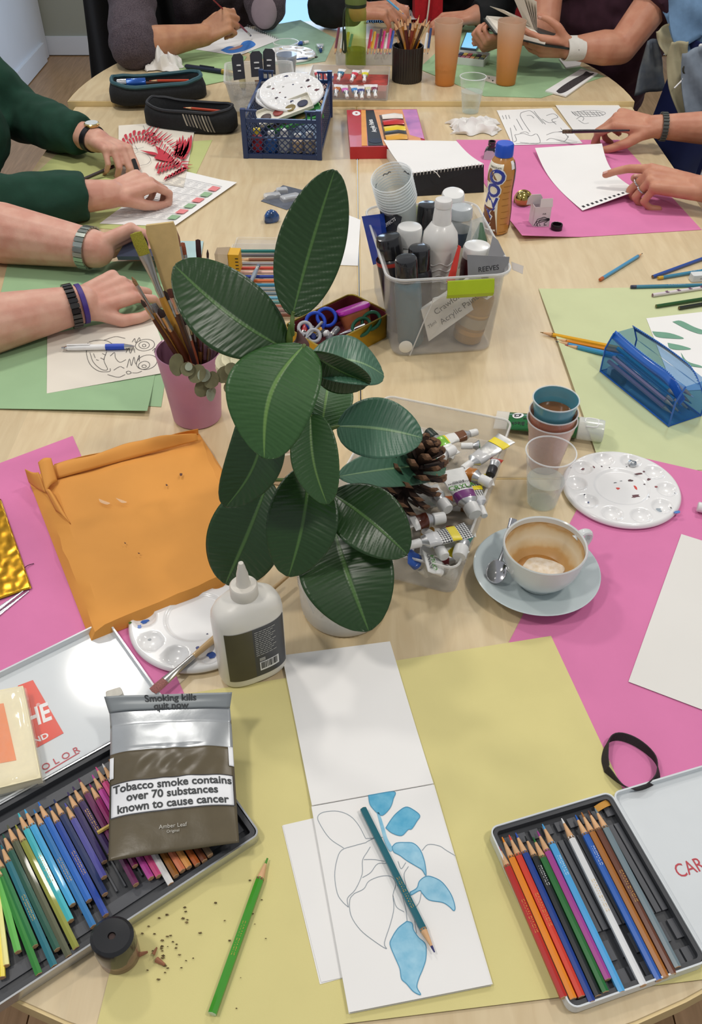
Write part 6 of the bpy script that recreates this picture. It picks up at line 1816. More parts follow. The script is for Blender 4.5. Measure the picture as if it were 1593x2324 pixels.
MB().prism([(x - 0.019, y) for x, y in rrect(0.012, 0.0115, 0.002)], 0.0004, 0.0115).build('rubber', mat('grubby_rubber', '#c5c2b8', 0.7), rb)
# loose pencils right
rp = 0.0042
def lo(lb_, a, b, col, **k):
  pencil(lb_, P(*a, k.pop('ha', rp)), P(*b, k.pop('hb', rp)), col, group=None, **k)
lo('yellow pencil with its point left of the blue case, rearmost of four', (1440, 797), (1226, 754), '#dfa61c', lead='#8a6a3c', r=0.0040)
lo('orange pencil pointing left beside the yellow one, half hidden by the blue case', (1440, 806), (1257, 769), '#d9861c', lead='#8a6a3c', ha=0.005, hb=0.005)
lo('light blue pencil pointing left, third of four beside the blue case', (1440, 815), (1261, 775), '#4a90c4', lead='#3a3a44', hb=0.0046)
lo('turquoise blue pencil pointing left, nearest of four beside the blue case', (1460, 823), (1282, 783), '#2f86a8', lead='#a0424a', hb=0.0046)
lo('light blue pencil with an orange dipped end, alone on the bare wood', (1361, 635), (1458, 575), '#4d97c2', lead='#2a2a2e', end='#b8602f', tip=0.017)
lo('royal blue pencil crossing toward the right edge, behind the yellow-ended one', (1481, 628), (1640, 570), '#2a4f9e', cut='#7a5a3a')
lo('teal pencil with a yellow dipped end, beside the white eraser', (1493, 631), (1660, 603), '#3a83a5', end='#c79c22', mark='AQUARELLE', mark_col=m_wprint, mk=0.5)
lo('teal pencil with a navy dipped end along the edge of the pale green paper', (1431, 651), (1660, 645), '#2f7894', end='#1f2748', mark='WATERCOLOUR', mark_col=m_wprint, mk=0.45)
lo('white pencil printed with purple butterflies on the pale green paper', (1481, 670), (1660, 644), '#d9cfd2', cut='#8a6a72', side=12)
fp = [o for o in COL.objects if o.get('label', '').startswith('white pencil printed')][0]
for k, x in enumerate((0.030, 0.055, 0.080, 0.105)):
  for sg in (-1, 1):
    MB().prism([(x, 0), (x + 0.004, sg * 0.0026), (x - 0.001, sg * 0.0028), (x - 0.004, sg * 0.0012)] if sg > 0 else [(x - 0.004, -0.0012), (x - 0.001, -0.0028), (x + 0.004, -0.0026), (x, 0)], 0.0030, 0.0039).build('butterfly_print', mat('purple_print', '#5c2f57', 0.5), fp)
lo('dark green pencil on the pale green paper near the right edge', (1489, 695), (1660, 668), '#1d4f22', cut='#6a6a3c', ha=0.0046, hb=0.0046)
lo('black pencil on the pale green paper, nearest to the blue case', (1541, 699), (1700, 672), '#1b1f1d', cut='#6a5a3c', ha=0.0046, hb=0.0046)
we = thing('eraser', 'block of white eraser beside the teal pencil with the yellow end', 'eraser', P(1590, 634, 0.0008), R(8))
MB().prism(rrect(0.046, 0.018, 0.004), 0, 0.013, taper=0.05).build('rubber', mat('white_rubber', '#d3d6d6', 0.6, var=0.03), we)
text('DUST FREE', 0.0045, mat('label_grey_print', '#9a9a98', 0.6), we, Matrix.Translation((0.004, -0.0092, 0.006)) @ Matrix.Rotation(R(90), 4, 'X'))
ot_ = thing('paint_tube', 'small orange and white paint tube just entering at the right edge', 'paint tube', P(1584, 1150, 0.010), R(-20))
MB().loft([[(x, 0.0095 * s * math.cos(2 * math.pi * k / 16), 0.0095 * s * math.sin(2 * math.pi * k / 16)) for k in range(16)] for x, s in ((-0.001, 0.6), (0.0, 0.75), (0.012, 0.78), (0.013, 0.5))]).build('cap', mat('cap_dcdcda', '#dcdcda', 0.35), ot_)
MB().loft([[(x, 0.0105 * s * math.cos(2 * math.pi * k / 16), 0.0098 * s2 * math.sin(2 * math.pi * k / 16)) for k in range(16)] for x, s, s2 in ((0.013, 0.5, 0.5), (0.018, 1.0, 1.0), (0.04, 1.1, 0.9), (0.08, 1.3, 0.15))]).build('body', mat('orange_tube', '#d4602a', 0.35), ot_)
# ================================================================ clear storage box of paint bottles
SB = V((0.1465, 1.4867, T + 0.0005))
sbx = thing('storage_box', 'cloudy clear plastic storage box of paint bottles with lime green clips', 'storage box', SB, R(7))
m_sbx = clear('cloudy_box_plastic', (205, 205, 206), 0.13, 0.16, 0.26, 0.6)
mb = MB()
rg = lambda w, d, r, z: [(x, y, z) for x, y in rrect(w, d, r)]
mb.loft([rg(0.172, 0.250, 0.022, 0), rg(0.178, 0.256, 0.024, 0.003), rg(0.196, 0.276, 0.026, 0.148), rg(0.210, 0.290, 0.030, 0.150), rg(0.2105, 0.2905, 0.030, 0.156), rg(0.207, 0.287, 0.029, 0.1565), rg(0.1935, 0.2735, 0.025, 0.150), rg(0.1755, 0.2535, 0.023, 0.004)])
mb.build('body', m_sbx, sbx)
MB().tube([(x, y, 0.1555) for x, y in rrect(0.2095, 0.2895, 0.030)], 0.0022, 6, closed=True).build('rim', clear('box_rim_plastic', (225, 226, 226), 0.45, 0.2, 0.3, 0.6), sbx)
for sy in (-1, 1):
  cl = MB()
  cl.loft([[(x, sy * (0.146 + yy), z) for x in (-0.002 + 0.033 - 0.038, 0.033 + 0.038)] + [(x, sy * (0.146 + yy + 0.0035), z) for x in (0.033 + 0.038, -0.002 + 0.033 - 0.038)] for z, yy in ((0.122, 0.002), (0.130, 0.006), (0.142, 0.003), (0.151, 0.0))])
  cl.build('clip', mat('lime_green_plastic', '#a9bf1c', 0.35, var=0.04), sbx)
for x in (-0.012, 0.079):
  MB().box((x, -0.1395, 0.143), (0.008, 0.006, 0.018)).build('hinge_lug', m_sbx, sbx)
pts = [(-0.060, -0.131, 0.004), (-0.030, -0.135, 0.098), (-0.016, -0.1375, 0.118), (0.076, -0.138, 0.120)]
MB().tube(smooth_path(pts, 5), 0.0012, 6).build('moulded_line', clear('box_rim_plastic', (225, 226, 226), 0.45, 0.2, 0.3, 0.6), sbx)
o = MB().lathe([(0.011, 0), (0.012, 0.0006), (0.011, 0.0012)], 24).build('white_sticker', mat('off_white_sticker', '#d8d6ce', 0.6), sbx, (-0.068, -0.1305, 0.022), (R(90), 0, R(-5)))
def bottle(label, top, base_h=0.006, prof=None, cap=None, bodyc='#d8d8d6', capc='#1c1c1f', lean=(0, 0), group='paint bottles in the storage box', rings=(), body_m=None, name='paint_bottle', n=32, cap_m=None):
  """top: centre of the cap's top; prof/cap: (radius, height above the base)"""
  top = V(top)
  H = max(z for r, z in (cap or prof))
  base = V((top.x - lean[0], top.y - lean[1], T + base_h))
  d = top - base
  t = thing(name, label, 'bottle', base, group=group, rot=frame(base, d, (0, 1, 0)).to_euler())
  s = d.length / H
  RX = Matrix.Rotation(R(90), 4, 'Y')
  sc = lambda pr: [(r, z * s) for r, z in pr]
  MB().lathe(sc(prof), n, M=RX).build('body', body_m or mat('bottle_' + bodyc.lstrip('#'), bodyc, 0.3, var=0.03, coat=0.2), t)
  if cap:
    MB().lathe(sc(cap), n, M=RX).build('cap', cap_m or mat('bcap_' + capc.lstrip('#'), capc, 0.18, coat=0.5, var=0.02), t)
  for (z0, z1, r, cc) in rings:
    MB().lathe(sc([(r, z0), (r, z1)]), n, M=RX, cap=(False, False)).build('label_band', mat('band_' + cc.lstrip('#'), cc, 0.4, var=0.05), t)
  return t
def jar(H, rb, rc, hc, neck=0.8):
  return ([(rb * .9, 0), (rb, 0.004), (rb, H - hc - 0.014), (rb * .93, H - hc - 0.006), (rc * neck, H - hc), (rc * neck, H - hc + 0.002)], [(rc, H - hc), (rc * 1.0, H - hc + 0.001), (rc * 0.97, H - 0.003), (rc * 0.90, H - 0.0005), (rc * 0.80, H), (0.001, H + 0.0006)])
p_, c_ = jar(0.150, 0.027, 0.0225, 0.030)
bottle('dark bottle with an orange-smeared black cap in the storage box', D(880, 535, 1.455), prof=p_, cap=c_, bodyc='#26242a', rings=((0.110, 0.116, 0.0276, '#a8332a'),), lean=(-0.032, 0.01))
p_, c_ = jar(0.150, 0.023, 0.0195, 0.034)
bottle('teal bottle with a glossy black cap in the front left corner of the storage box', D(921, 585, 1.385), prof=p_, cap=c_, bodyc='#2f5f6e', lean=(-0.016, -0.008))
bottle('black bottle with a glossy black cap, right behind the teal bottle in the box', D(952, 560, 1.425), prof=p_, cap=c_, bodyc='#222228', lean=(-0.006, 0))
bottle('black capped bottle at the back of the box, behind the tall white bottle', D(972, 462, 1.565), prof=p_, cap=c_, bodyc='#2a3a44')
p_, c_ = jar(0.165, 0.026, 0.0225, 0.030)
bottle('bottle with a cloudy white flip cap beside the tall white bottle', D(930, 512, 1.485), prof=p_, cap=c_, bodyc='#cfd0cc', cap_m=clear('cloudy_cap', (228, 228, 226), 0.75, 0.25, 0.2, 0.6))
wb = bottle('tall white squeeze bottle with a ridged neck cap, highest in the storage box', D(1007, 452, 1.475), prof=[(0.026, 0), (0.0305, 0.004), (0.0305, 0.120)] + [(0.0305 + 0.0012 * (k % 2), 0.122 + 0.004 * k) for k in range(8)] + [(0.0310, 0.158), (0.0290, 0.170), (0.0190, 0.186), (0.0165, 0.188)],
      cap=[(0.0170, 0.186), (0.0165, 0.190), (0.0145, 0.214), (0.0138, 0.216), (0.0150, 0.217), (0.0150, 0.226), (0.0138, 0.229), (0.001, 0.2295)], bodyc='#dcdad6', capc='#dddbd8', lean=(0.004, 0.0))
for k in range(4):
  for zz in [0.088 + 0.011 * k]:
    wv = [(zz + 0.003 * math.sin(a * 7), 0.0309 * math.cos(a), 0.0309 * math.sin(a)) for a in [2 * math.pi * q / 56 for q in range(56)]]
    MB().tube(wv, 0.0012, 6, closed=True).build('wave_ridge', mat('bottle_dcdad6', '#dcdad6', 0.3), wb)
p_, c_ = jar(0.165, 0.022, 0.0215, 0.018)
bottle('jar with a tilted white lid at the very back of the storage box', D(1029, 436, 1.60), prof=p_, cap=c_, bodyc='#d5d5d3', capc='#dfdfdd', lean=(0.0, -0.03))
bottle('clear jar with a grey lid beside the tilted white lid', D(1047, 468, 1.565), prof=p_, cap=c_, body_m=clear('clear_jar', (200, 205, 208), 0.45, 0.1, 0.3, 0.8), cap_m=clear('grey_lid_plastic', (190, 196, 200), 0.75, 0.2, 0.2, 0.6), rings=((0.10, 0.125, 0.0226, '#4a5568'),))
p_, c_ = jar(0.140, 0.026, 0.0245, 0.018)
bottle('dark red jar with a white lid in the storage box', D(1083, 555, 1.455), prof=p_, cap=c_, bodyc='#4a1f22', capc='#e2e2e0')
p_, c_ = jar(0.125, 0.026, 0.020, 0.02)
bottle('amber bottle with a brown printed label behind the front right of the box', D(1100, 640, 1.405), lean=(0.022, 0), prof=p_, cap=c_, bodyc='#a8813f', capc='#8d7a5a', rings=((0.020, 0.030, 0.0266, '#b98a3f'), (0.036, 0.058, 0.0266, '#a99a80'), (0.062, 0.066, 0.0266, '#c79a4a')))
# stack of nested clear cups leaning in the back left corner
ctop, cbot = D(888, 402, 1.535), D(926, 556, 1.590)
ck = thing('plastic_cup_stack', 'leaning stack of nested clear plastic cups in the back of the storage box', 'cups', cbot, rot=frame(cbot, ctop - cbot, (0, 1, 0)).to_euler())
Lk = (ctop - cbot).length
m_cst = clear('stacked_cup_plastic', (214, 222, 222), 0.07, 0.1, 0.45, 0.8)
RX = Matrix.Rotation(R(90), 4, 'Y')
for k in range(9):
  zt = Lk - 0.0062 * k
  pr = [(0.0225, zt - 0.092), (0.0335, zt - 0.010), (0.0350, zt - 0.006), (0.0352, zt - 0.001), (0.0362, zt), (0.0345, zt - 0.001), (0.0330, zt - 0.010)]
  co = MB().lathe(pr, 36, M=RX, cap=(True, False)).build('cup', m_cst, ck)
  MB().tube([(zt, 0.0358 * math.cos(R(12 * q)), 0.0358 * math.sin(R(12 * q))) for q in range(30)], 0.0011, 6, closed=True).build('rim', clear('cup_rim_plastic', (240, 244, 246), 0.35, 0.05, 0.5, 1.0), co)
for a, zz, l in ((0.4, 0.004, 0.012), (1.6, 0.006, 0.02), (2.6, 0.01, 0.01)):
  MB().tube([(Lk - 0.012 - zz + 0.002 * math.sin(k * 2), 0.0332 * math.cos(a + k * 0.09), 0.0332 * math.sin(a + k * 0.09)) for k in range(6)], 0.0009, 5).build('paint_mark', m_blk, ck)
# flat things in the box
def card(label, name, cat, c, m, th=0.0012, txt=(), group=None):
  cen = sum((V(p) for p in c), V()) / 4
  t = thing(name, label, cat, cen, group=group)
  x = (V(c[1]) - V(c[0])); y = (V(c[3]) - V(c[0]))
  n_ = x.cross(y).normalized() * (th / 2)
  mb = MB(); mb.loft([[V(p) - n_ for p in c], [V(p) + n_ for p in c]])
  wpart(mb, 'card', m, t)
  for s, u, v, size, mm, kw in txt:
    o = V(c[0]) + x * u + y * v + n_ * 1.4
    Mx = Matrix((x.normalized(), n_.normalized().cross(x.normalized()), n_.normalized())).transposed().to_4x4(); Mx.translation = o
    attach(text(s, size, mm, None, Mx, **kw), t)
  return t
card('blue paint tube with a clear crimped end in the back left of the storage box', 'paint_tube', 'paint tube', [D(852, 600, 1.52), D(880, 590, 1.50), D(866, 485, 1.53), D(826, 490, 1.56)], mat('cobalt_tube', '#23409a', 0.25, coat=0.4), 0.012)
card('black card header with white lettering beside the cup stack in the box', 'card_header', 'packaging', [D(868, 545, 1.525), D(905, 520, 1.50), D(912, 492, 1.51), D(862, 470, 1.55)], mat('black_card', '#202228', 0.5), 0.0012, (('EFFECTS', 0.55, 0.35, 0.0085, m_wprint, dict(align='CENTER')),))
rvc = card('grey hang card with black lettering at the front right of the storage box', 'hang_card', 'packaging', [D(1062, 632, 1.372), D(1152, 620, 1.385), D(1156, 583, 1.395), D(1060, 578, 1.385)], mat('grey_card', '#7f7f82', 0.5), 0.0012, (('REEVES', 0.52, 0.30, 0.0115, m_txk, dict()),))
card('grey triangular hang card behind the lettered one in the storage box', 'hang_card', 'packaging', [D(1105, 590, 1.42), D(1155, 598, 1.41), D(1130, 545, 1.44), D(1118, 535, 1.445)], mat('grey_card', '#7f7f82', 0.5), 0.0012)
card('clear tab with a punched slot sticking out past the right rim of the box', 'hang_tab', 'packaging', [D(1163, 612, 1.395), D(1186, 622, 1.392), D(1188, 604, 1.402), D(1160, 594, 1.405)], clear('clear_tab', (200, 196, 196), 0.5, 0.15, 0.3), 0.0008)
card('red slim paint tube leaning in the middle of the storage box', 'paint_tube', 'paint tube', [D(1013, 640, 1.412), D(1032, 640, 1.410), D(1046, 560, 1.43), D(1040, 556, 1.432)], mat('scarlet_tube', '#cf3a30', 0.3, coat=0.3), 0.010)
card('clear bag with a green pointed tip beside the milkshake bottle, in the box', 'clear_bag', 'bag', [D(1040, 610, 1.47), D(1105, 590, 1.49), D(1098, 490, 1.53), D(1070, 500, 1.51)], clear('grey_bag_film', (205, 210, 208), 0.35, 0.12, 0.35), 0.001)
bg = thing('paint_tube', 'dark green pointed tube inside the clear bag in the storage box', 'paint tube', D(1085, 560, 1.505))
wpart(MB().tube([D(1083, 590, 1.505), D(1088, 545, 1.51), D(1092, 505, 1.52)], [0.018, 0.014, 0.002], 16), 'body', mat('dull_green_tube', '#4d6b52', 0.4), bg)
# white tube lying slantwise against the inside of the front wall
cw = card('white acrylic paint tube slanting behind the front wall of the storage box', 'paint_tube', 'paint tube', [D(972, 772, 1.372), D(1118, 668, 1.392), D(1082, 618, 1.405), D(955, 702, 1.378)], mat('white_tube', '#e2dfd8', 0.4), 0.010,
     (("Crawford's", 0.42, 0.68, 0.0150, m_txk, dict(align='CENTER')), ('Acrylic Paint', 0.50, 0.30, 0.0150, m_txk, dict(align='CENTER')), ('75ml', 0.10, 0.42, 0.0085, m_txk, dict())))
card('red and white slim tube standing behind the front left of the storage box', 'paint_tube', 'paint tube', [D(922, 770, 1.385), D(938, 772, 1.383), D(948, 668, 1.40), D(932, 660, 1.402)], mat('red_white_tube', '#c96a62', 0.4), 0.008)
# ---------------------------------------------------------------- milkshake bottle
YB_ = P(1124, 523, 0.0004)
yz = thing('milkshake_bottle', 'chocolate milkshake bottle with a blue cap and large blue lettering, behind the storage box', 'bottle', YB_, R(8))
yp = [(0.024, 0), (0.0275, 0.003), (0.0285, 0.012), (0.0285, 0.050), (0.0262, 0.078), (0.0262, 0.092), (0.0282, 0.118), (0.0280, 0.135), (0.0245, 0.150), (0.0185, 0.160), (0.0165, 0.163)]
def yr(z):
  for (r0, z0), (r1, z1) in zip(yp, yp[1:]):
    if z0 <= z <= z1:
      return r0 + (r1 - r0) * (z - z0) / (z1 - z0)
  return yp[-1][0]
MB().lathe(yp, 40).build('body', mat('milkshake_tan', '#b9813f', 0.3, coat=0.4, var=0.04), yz)
MB().lathe([(0.0165, 0.162), (0.0190, 0.1625), (0.0192, 0.166), (0.0185, 0.184), (0.0165, 0.187), (0.001, 0.1872)], 40).build('cap', mat('blue_bottle_cap', '#1f4fc0', 0.35, var=0.02), yz)
def ysurf(a, z, off):
  r = yr(z) + off
  return V((r * math.cos(a), r * math.sin(a), z))
def ypatch(a0, a1, z0, z1, off, nm, m, shape=None):
  mb = MB()
  def f(u, v):
    z = z0 + (z1 - z0) * v
    lo_, hi_ = (a0, a1) if shape is None else shape(v)
    return ysurf(R(lo_ + (hi_ - lo_) * u), z, off)
  mb.sheet(f, 24, 24, 0.0002)
  return mb.build(nm, m, yz, sharp=0)
# the camera looks along +y: the front of the bottle is at -90 degrees
ypatch(-215, -108, 0.006, 0.152, 0.0005, 'cream_label', mat('label_cream', '#e8e2d2', 0.35, coat=0.3), lambda v: (-215, -100 - 10 * math.sin(v * 3.14)))
ypatch(-205, -112, 0.004, 0.060, 0.0008, 'chocolate_panel', mat('label_chocolate', '#6b3a1f', 0.35, coat=0.3), lambda v: (-205, -100 - 22 * v))
ypatch(-190, -120, 0.112, 0.140, 0.0008, 'brown_arch', mat('label_brown', '#8a6548', 0.35), lambda v: (-190 + 20 * v, -110 - 45 * v))
ypatch(-40, 30, 0.01, 0.152, 0.0006, 'purple_edge', mat('label_plum', '#4a2c40', 0.35), lambda v: (-36 + 6 * math.sin(v * 6), 40))
ypatch(-62, -40, 0.140, 0.156, 0.0006, 'white_tab', m_wprint)
for k in range(9):
  z = 0.012 + 0.0135 * k if k > 0 else 0.008
  ypatch(-92, -56, z, z + 0.0006, 0.0007, 'label_rule', mat('label_rule', '#8f5f2c', 0.5))
m_ybl = mat('label_blue', '#26379a', 0.35, coat=0.3)
for ch, z, off, sz in (('Y', 0.028, -164, 0.034), ('A', 0.053, -153, 0.038), ('Z', 0.074, -143, 0.038), ('O', 0.097, -134, 0.040), ('O', 0.126, -122, 0.043)):
  for nm, bold, do, mm in (('white_outline', 0.0035, 0.0009, m_wprint), ('lettering', 0.0012, 0.0014, m_ybl)):
    def wp(p, z=z, off=off, do=do):
      # letters read upwards along the bottle
      q = Matrix.Rotation(R(74), 2) @ V((p.x, p.y)).to_2d()
      zz = min(max(z + q.y * 0.92, 0.002), 0.160)
      v3 = ysurf(R(off) + q.x / 0.027, zz, do + p.z)
      return v3
    text(ch, sz, mm, yz, None, warp=wp, name=nm, bold=bold)
def wsm(p):
  v3 = ysurf(R(-128) + p.x / 0.027, 0.016 + p.y, 0.0013 + p.z)
  return v3
text("I'm", 0.006, m_wprint, yz, None, warp=lambda p: ysurf(R(-136) + p.x / 0.027, 0.020 + p.y, 0.0012 + p.z), bold=0.0003)
text('made in UK', 0.005, m_wprint, yz, None, warp=lambda p: ysurf(R(-134) + p.x / 0.027, 0.013 + p.y, 0.0012 + p.z), bold=0.0003)
text('CHOCOLATE', 0.0046, m_txk, yz, None, warp=lambda p: ysurf(R(-140) + p.x / 0.027, 0.144 + p.y, 0.0010 + p.z))
# ---------------------------------------------------------------- ink things on the pink sheet
ib = thing('ink_bottle', 'small open dark glass ink bottle with a pale label on the pink paper', 'bottle', P(1113, 358, 0.001), R(-10))
MB().loft([[(x, y, z) for x, y in rrect(w, w * 0.8, 0.004)] for w, z in ((0.034, 0), (0.036, 0.002), (0.033, 0.016), (0.026, 0.024), (0.018, 0.027))]).build('body', mat('dark_ink_glass', '#1b1420', 0.08, coat=0.8), ib)
MB().lathe([(0.0085, 0.026), (0.0085, 0.031), (0.0095, 0.032), (0.0095, 0.034), (0.0085, 0.035), (0.0095, 0.037), (0.0092, 0.041), (0.0065, 0.041), (0.006, 0.034)], 24).build('neck', mat('dark_ink_glass', '#1b1420', 0.08, coat=0.8), ib)
MB().prism([(-0.015, -0.003), (0.013, -0.003), (0.012, 0.014), (0.006, 0.0185), (-0.008, 0.0185), (-0.014, 0.014)], 0, 0.0004, M=Matrix.Translation((-0.002, -0.0148, 0.003)) @ Matrix.Rotation(R(82), 4, 'X')).build('label', mat('lilac_grey_label', '#b9a9b6', 0.6), ib)
bx_ = thing('ink_carton', 'small open white ink carton with a black spider drawing and torn flap', 'carton', P(1222, 510, 0.001), R(8))
m_ct = mat('white_carton', '#d8d0d2', 0.7, var=0.03)
for nm, c, s in (('front_wall', (0, -0.0155, 0.024), (0.036, 0.0008, 0.046)), ('side_wall', (-0.018, 0, 0.024), (0.0008, 0.031, 0.046)), ('side_wall', (0.018, 0, 0.024), (0.0008, 0.031, 0.046)), ('back_wall', (0, 0.0155, 0.024), (0.036, 0.0008, 0.046)), ('base', (0, 0, 0.001), (0.037, 0.032, 0.001))):
  MB().box(c, s).build(nm, m_ct, bx_)
MB().prism([(-0.017, 0), (0.017, 0), (0.016, 0.016), (0.010, 0.024), (-0.010, 0.024), (-0.016, 0.016)], 0, 0.0008, M=Matrix.Translation((-0.014, 0.008, 0.044)) @ Matrix.Rotation(R(100), 4, 'X')).build('top_flap', m_ct, bx_)
MB().prism([(-0.014, 0), (0.014, 0), (0.013, 0.018), (-0.013, 0.018)], 0, 0.0008, M=Matrix.Translation((0.006, -0.0155, 0.046)) @ Matrix.Rotation(R(80), 4, 'X')).build('side_flap', m_ct, bx_)
sp_ = MB()
for pts in ([(-0.016, 0.004), (-0.010, 0.018), (0.004, 0.022), (0.014, 0.018)], [(-0.012, 0.003), (-0.005, 0.014), (0.013, 0.016)], [(-0.007, 0.002), (-0.012, 0.012), (0.0, 0.018), (0.013, 0.017)], [(-0.002, 0.003), (-0.006, 0.010), (0.012, 0.014)], [(0.008, 0.004), (0.006, 0.008), (0.013, 0.012)], [(0.012, 0.004), (0.006, 0.004)]):
  ribbon(sp_, [(x, -0.0162, z + 0.002) for x, z in pts], 0.0014, (0, -1, 0))
sp_.build('spider_legs', m_blk, bx_)
MB().lathe([(0.0035, 0), (0.0035, 0.0004)], 14, M=Matrix.Translation((0.014, -0.0160, 0.018)) @ Matrix.Rotation(R(90), 4, 'X')).build('spider_body', m_blk, bx_)
text('INK', 0.005, m_txk, bx_, Matrix.Translation((0.004, -0.0161, 0.031)) @ Matrix.Rotation(R(90), 4, 'X'))
kc = tag(MB().lathe([(0.012, 0), (0.0125, 0.001), (0.0125, 0.013), (0.0118, 0.014), (0.0100, 0.0138), (0.0098, 0.004), (0.001, 0.004)], 28).build('screw_lid', mat('black_screw_cap', '#1c1018', 0.3), None, P(1262, 522, 0.001)), 'little black screw lid lying open side up on the pink paper', 'lid')
gc_ = thing('brass_cap', 'shiny brass coloured dome cap tipped on its side behind the ink carton', 'cap', P(1186, 452, 0.013), rot=(R(62), R(15), R(-30)))
MB().lathe([(0.020, -0.010), (0.0215, -0.010), (0.0215, -0.006), (0.019, -0.005), (0.0175, 0.004), (0.013, 0.013), (0.006, 0.018), (0.001, 0.019)], 36).build('dome', mat('brass', '#b5a25a', 0.16, 1.0, var=0.04), gc_)
# ---------------------------------------------------------------- spiral pad standing in a black folder
fd = thing('ring_pad', 'white spiral pad leaning on a black cover behind the storage box', 'sketchbook', P(990, 440))
fc = [P(925, 446, 0.001), P(1098, 436, 0.001), D(1098, 374, P(1098, 436).y + 0.012), D(926, 396, P(925, 446).y + 0.012)]
def quadslab(c, th):
  n_ = (c[1] - c[0]).cross(c[3] - c[0]).normalized() * th
  mb = MB(); mb.loft([[p + n_ for p in c], [p for p in c]])
  return mb
wpart(quadslab(fc, -0.004), 'black_cover', mat('black_cover', '#121218', 0.55, var=0.2, vs=40), fd)
hh = fc[3].z - T
pgc = [fc[3] + V((0, 0, 0.002)), fc[2] + V((0, 0, 0.002)), P(1030, 318, 0.030), P(868, 317, 0.030)]
pgc[2], pgc[3] = P(1036, 320, 0.034), P(870, 317, 0.034)
mb = MB(); mb.sheet(lambda u, v: (lambda p: p + V((0, 0, -0.006 * math.sin(v * math.pi))))(pgc[0] * (1 - u) * (1 - v) + pgc[1] * u * (1 - v) + pgc[2] * u * v + pgc[3] * (1 - u) * v), 10, 10, 0.0008)
wpart(mb, 'page', m_white, fd)
mb = MB(); mb.loft([[V((p.x, p.y, T + 0.001)) for p in (fc[0] + V((0.01, .02, 0)), fc[1] + V((0, .02, 0)), pgc[2], pgc[3])], [p - V((0, 0, 0.012)) for p in (pgc[0] + V((0.004, .01, 0)), pgc[1] + V((-.002, .01, 0)), pgc[2], pgc[3])]])
wpart(mb, 'page_block', m_cart, fd)
for k in range(22):
  p = fc[3] + (fc[2] - fc[3]) * ((k + 0.5) / 22)
  MBt = MB().tube([p + V((0.0, 0.0045 * math.cos(a), 0.0045 * math.sin(a))) for a in [R(60 * q) for q in range(6)]], 0.0007, 5, closed=True)
  wpart(MBt, 'wire_loop', mat('white_wire', '#d5d6d8', 0.35), fd)
wpart(MB().tube(smooth_path([D(984, 388, fc[0].y - 0.004), D(990, 392, fc[0].y - 0.008), D(998, 402, fc[0].y - 0.008)]), 0.0009, 5), 'loose_thread', m_wprint, fd)
# ---------------------------------------------------------------- red box of acrylics
rbx = thing('paint_box', 'red card box of acrylic paints with a window of white, red and yellow tubes', 'box', (0.088, 2.40, T + 0.0005), R(2))
BW, BD, BH = 0.190, 0.270, 0.030
m_rbx = mat('red_card_box', '#b5202c', 0.4, coat=0.2, var=0.04)
mb = MB(); mb.loft([[(x, y, 0) for x, y in rrect(BW, BD, 0.001, 1)], [(x, y, BH) for x, y in rrect(BW, BD, 0.001, 1)]])
mb.build('carton', m_rbx, rbx)
def topq(nm, pts, m, z=BH + 0.0004, th=0.0004):
  MB().prism(pts, z, z + th).build(nm, m, rbx)
topq('orange_stripe', [(-0.066, -0.13), (-0.052, -0.13), (-0.044, 0.13), (-0.056, 0.13)], mat('box_orange', '#e09a4a', 0.5))
topq('black_band', [(-0.050, -0.13), (-0.012, -0.13), (-0.022, 0.13), (-0.044, 0.13)], mat('box_black', '#22252c', 0.5))
topq('peach_panel', [(-0.012, -0.13), (0.085, -0.13), (0.085, 0.13), (-0.022, 0.13)], mat('box_peach', '#d99a6a', 0.5))
topq('blue_purple_edge', [(0.060, -0.06), (0.094, -0.09), (0.094, 0.13), (0.055, 0.13)], mat('box_purple', '#8a6aa6', 0.5, col2='#d08ac0', vs=12), BH + 0.0006)
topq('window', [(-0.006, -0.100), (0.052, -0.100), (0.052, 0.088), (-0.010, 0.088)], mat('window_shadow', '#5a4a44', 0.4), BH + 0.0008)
for k, (cc, yy) in enumerate((('#e6e0d8', 0.062), ('#c22c2c', 0.018), ('#e3c62a', -0.028), ('#2a2a2e', -0.062), ('#dba23a', -0.088))):
  MB().tube([(-0.004, yy, BH + 0.0042), (0.030, yy + 0.003, BH + 0.006), (0.050, yy + 0.004, BH + 0.004)], [0.011, 0.013, 0.011], 12, flat=(1.3, 0.45)).build('paint_tube_in_window', mat('window_tube_%d' % k, cc, 0.35, coat=0.3), rbx)
MB().lathe([(0.011, 0), (0.011, 0.0005)], 20, M=Matrix.Translation((-0.070, 0.105, BH + 0.0004)) @ Matrix.Scale(1.6, 4, (0, 1, 0))).build('round_mark', m_wprint, rbx)
text('3', 0.014, m_rbx, rbx, Matrix.Translation((-0.070, 0.105, BH + 0.0010)), bold=0.0008)
text('Acrylic Paints', 0.0170, m_wprint, rbx, Matrix.Translation((-0.032, 0.010, BH + 0.0009)) @ Matrix.Rotation(R(94), 4, 'Z'), bold=0.0004)
MB().lathe([(0.017, 0), (0.017, 0.0005)], 20, M=Matrix.Translation((-0.030, -0.098, BH + 0.0009))).build('black_rosette', mat('box_navy', '#1c2338', 0.5), rbx)
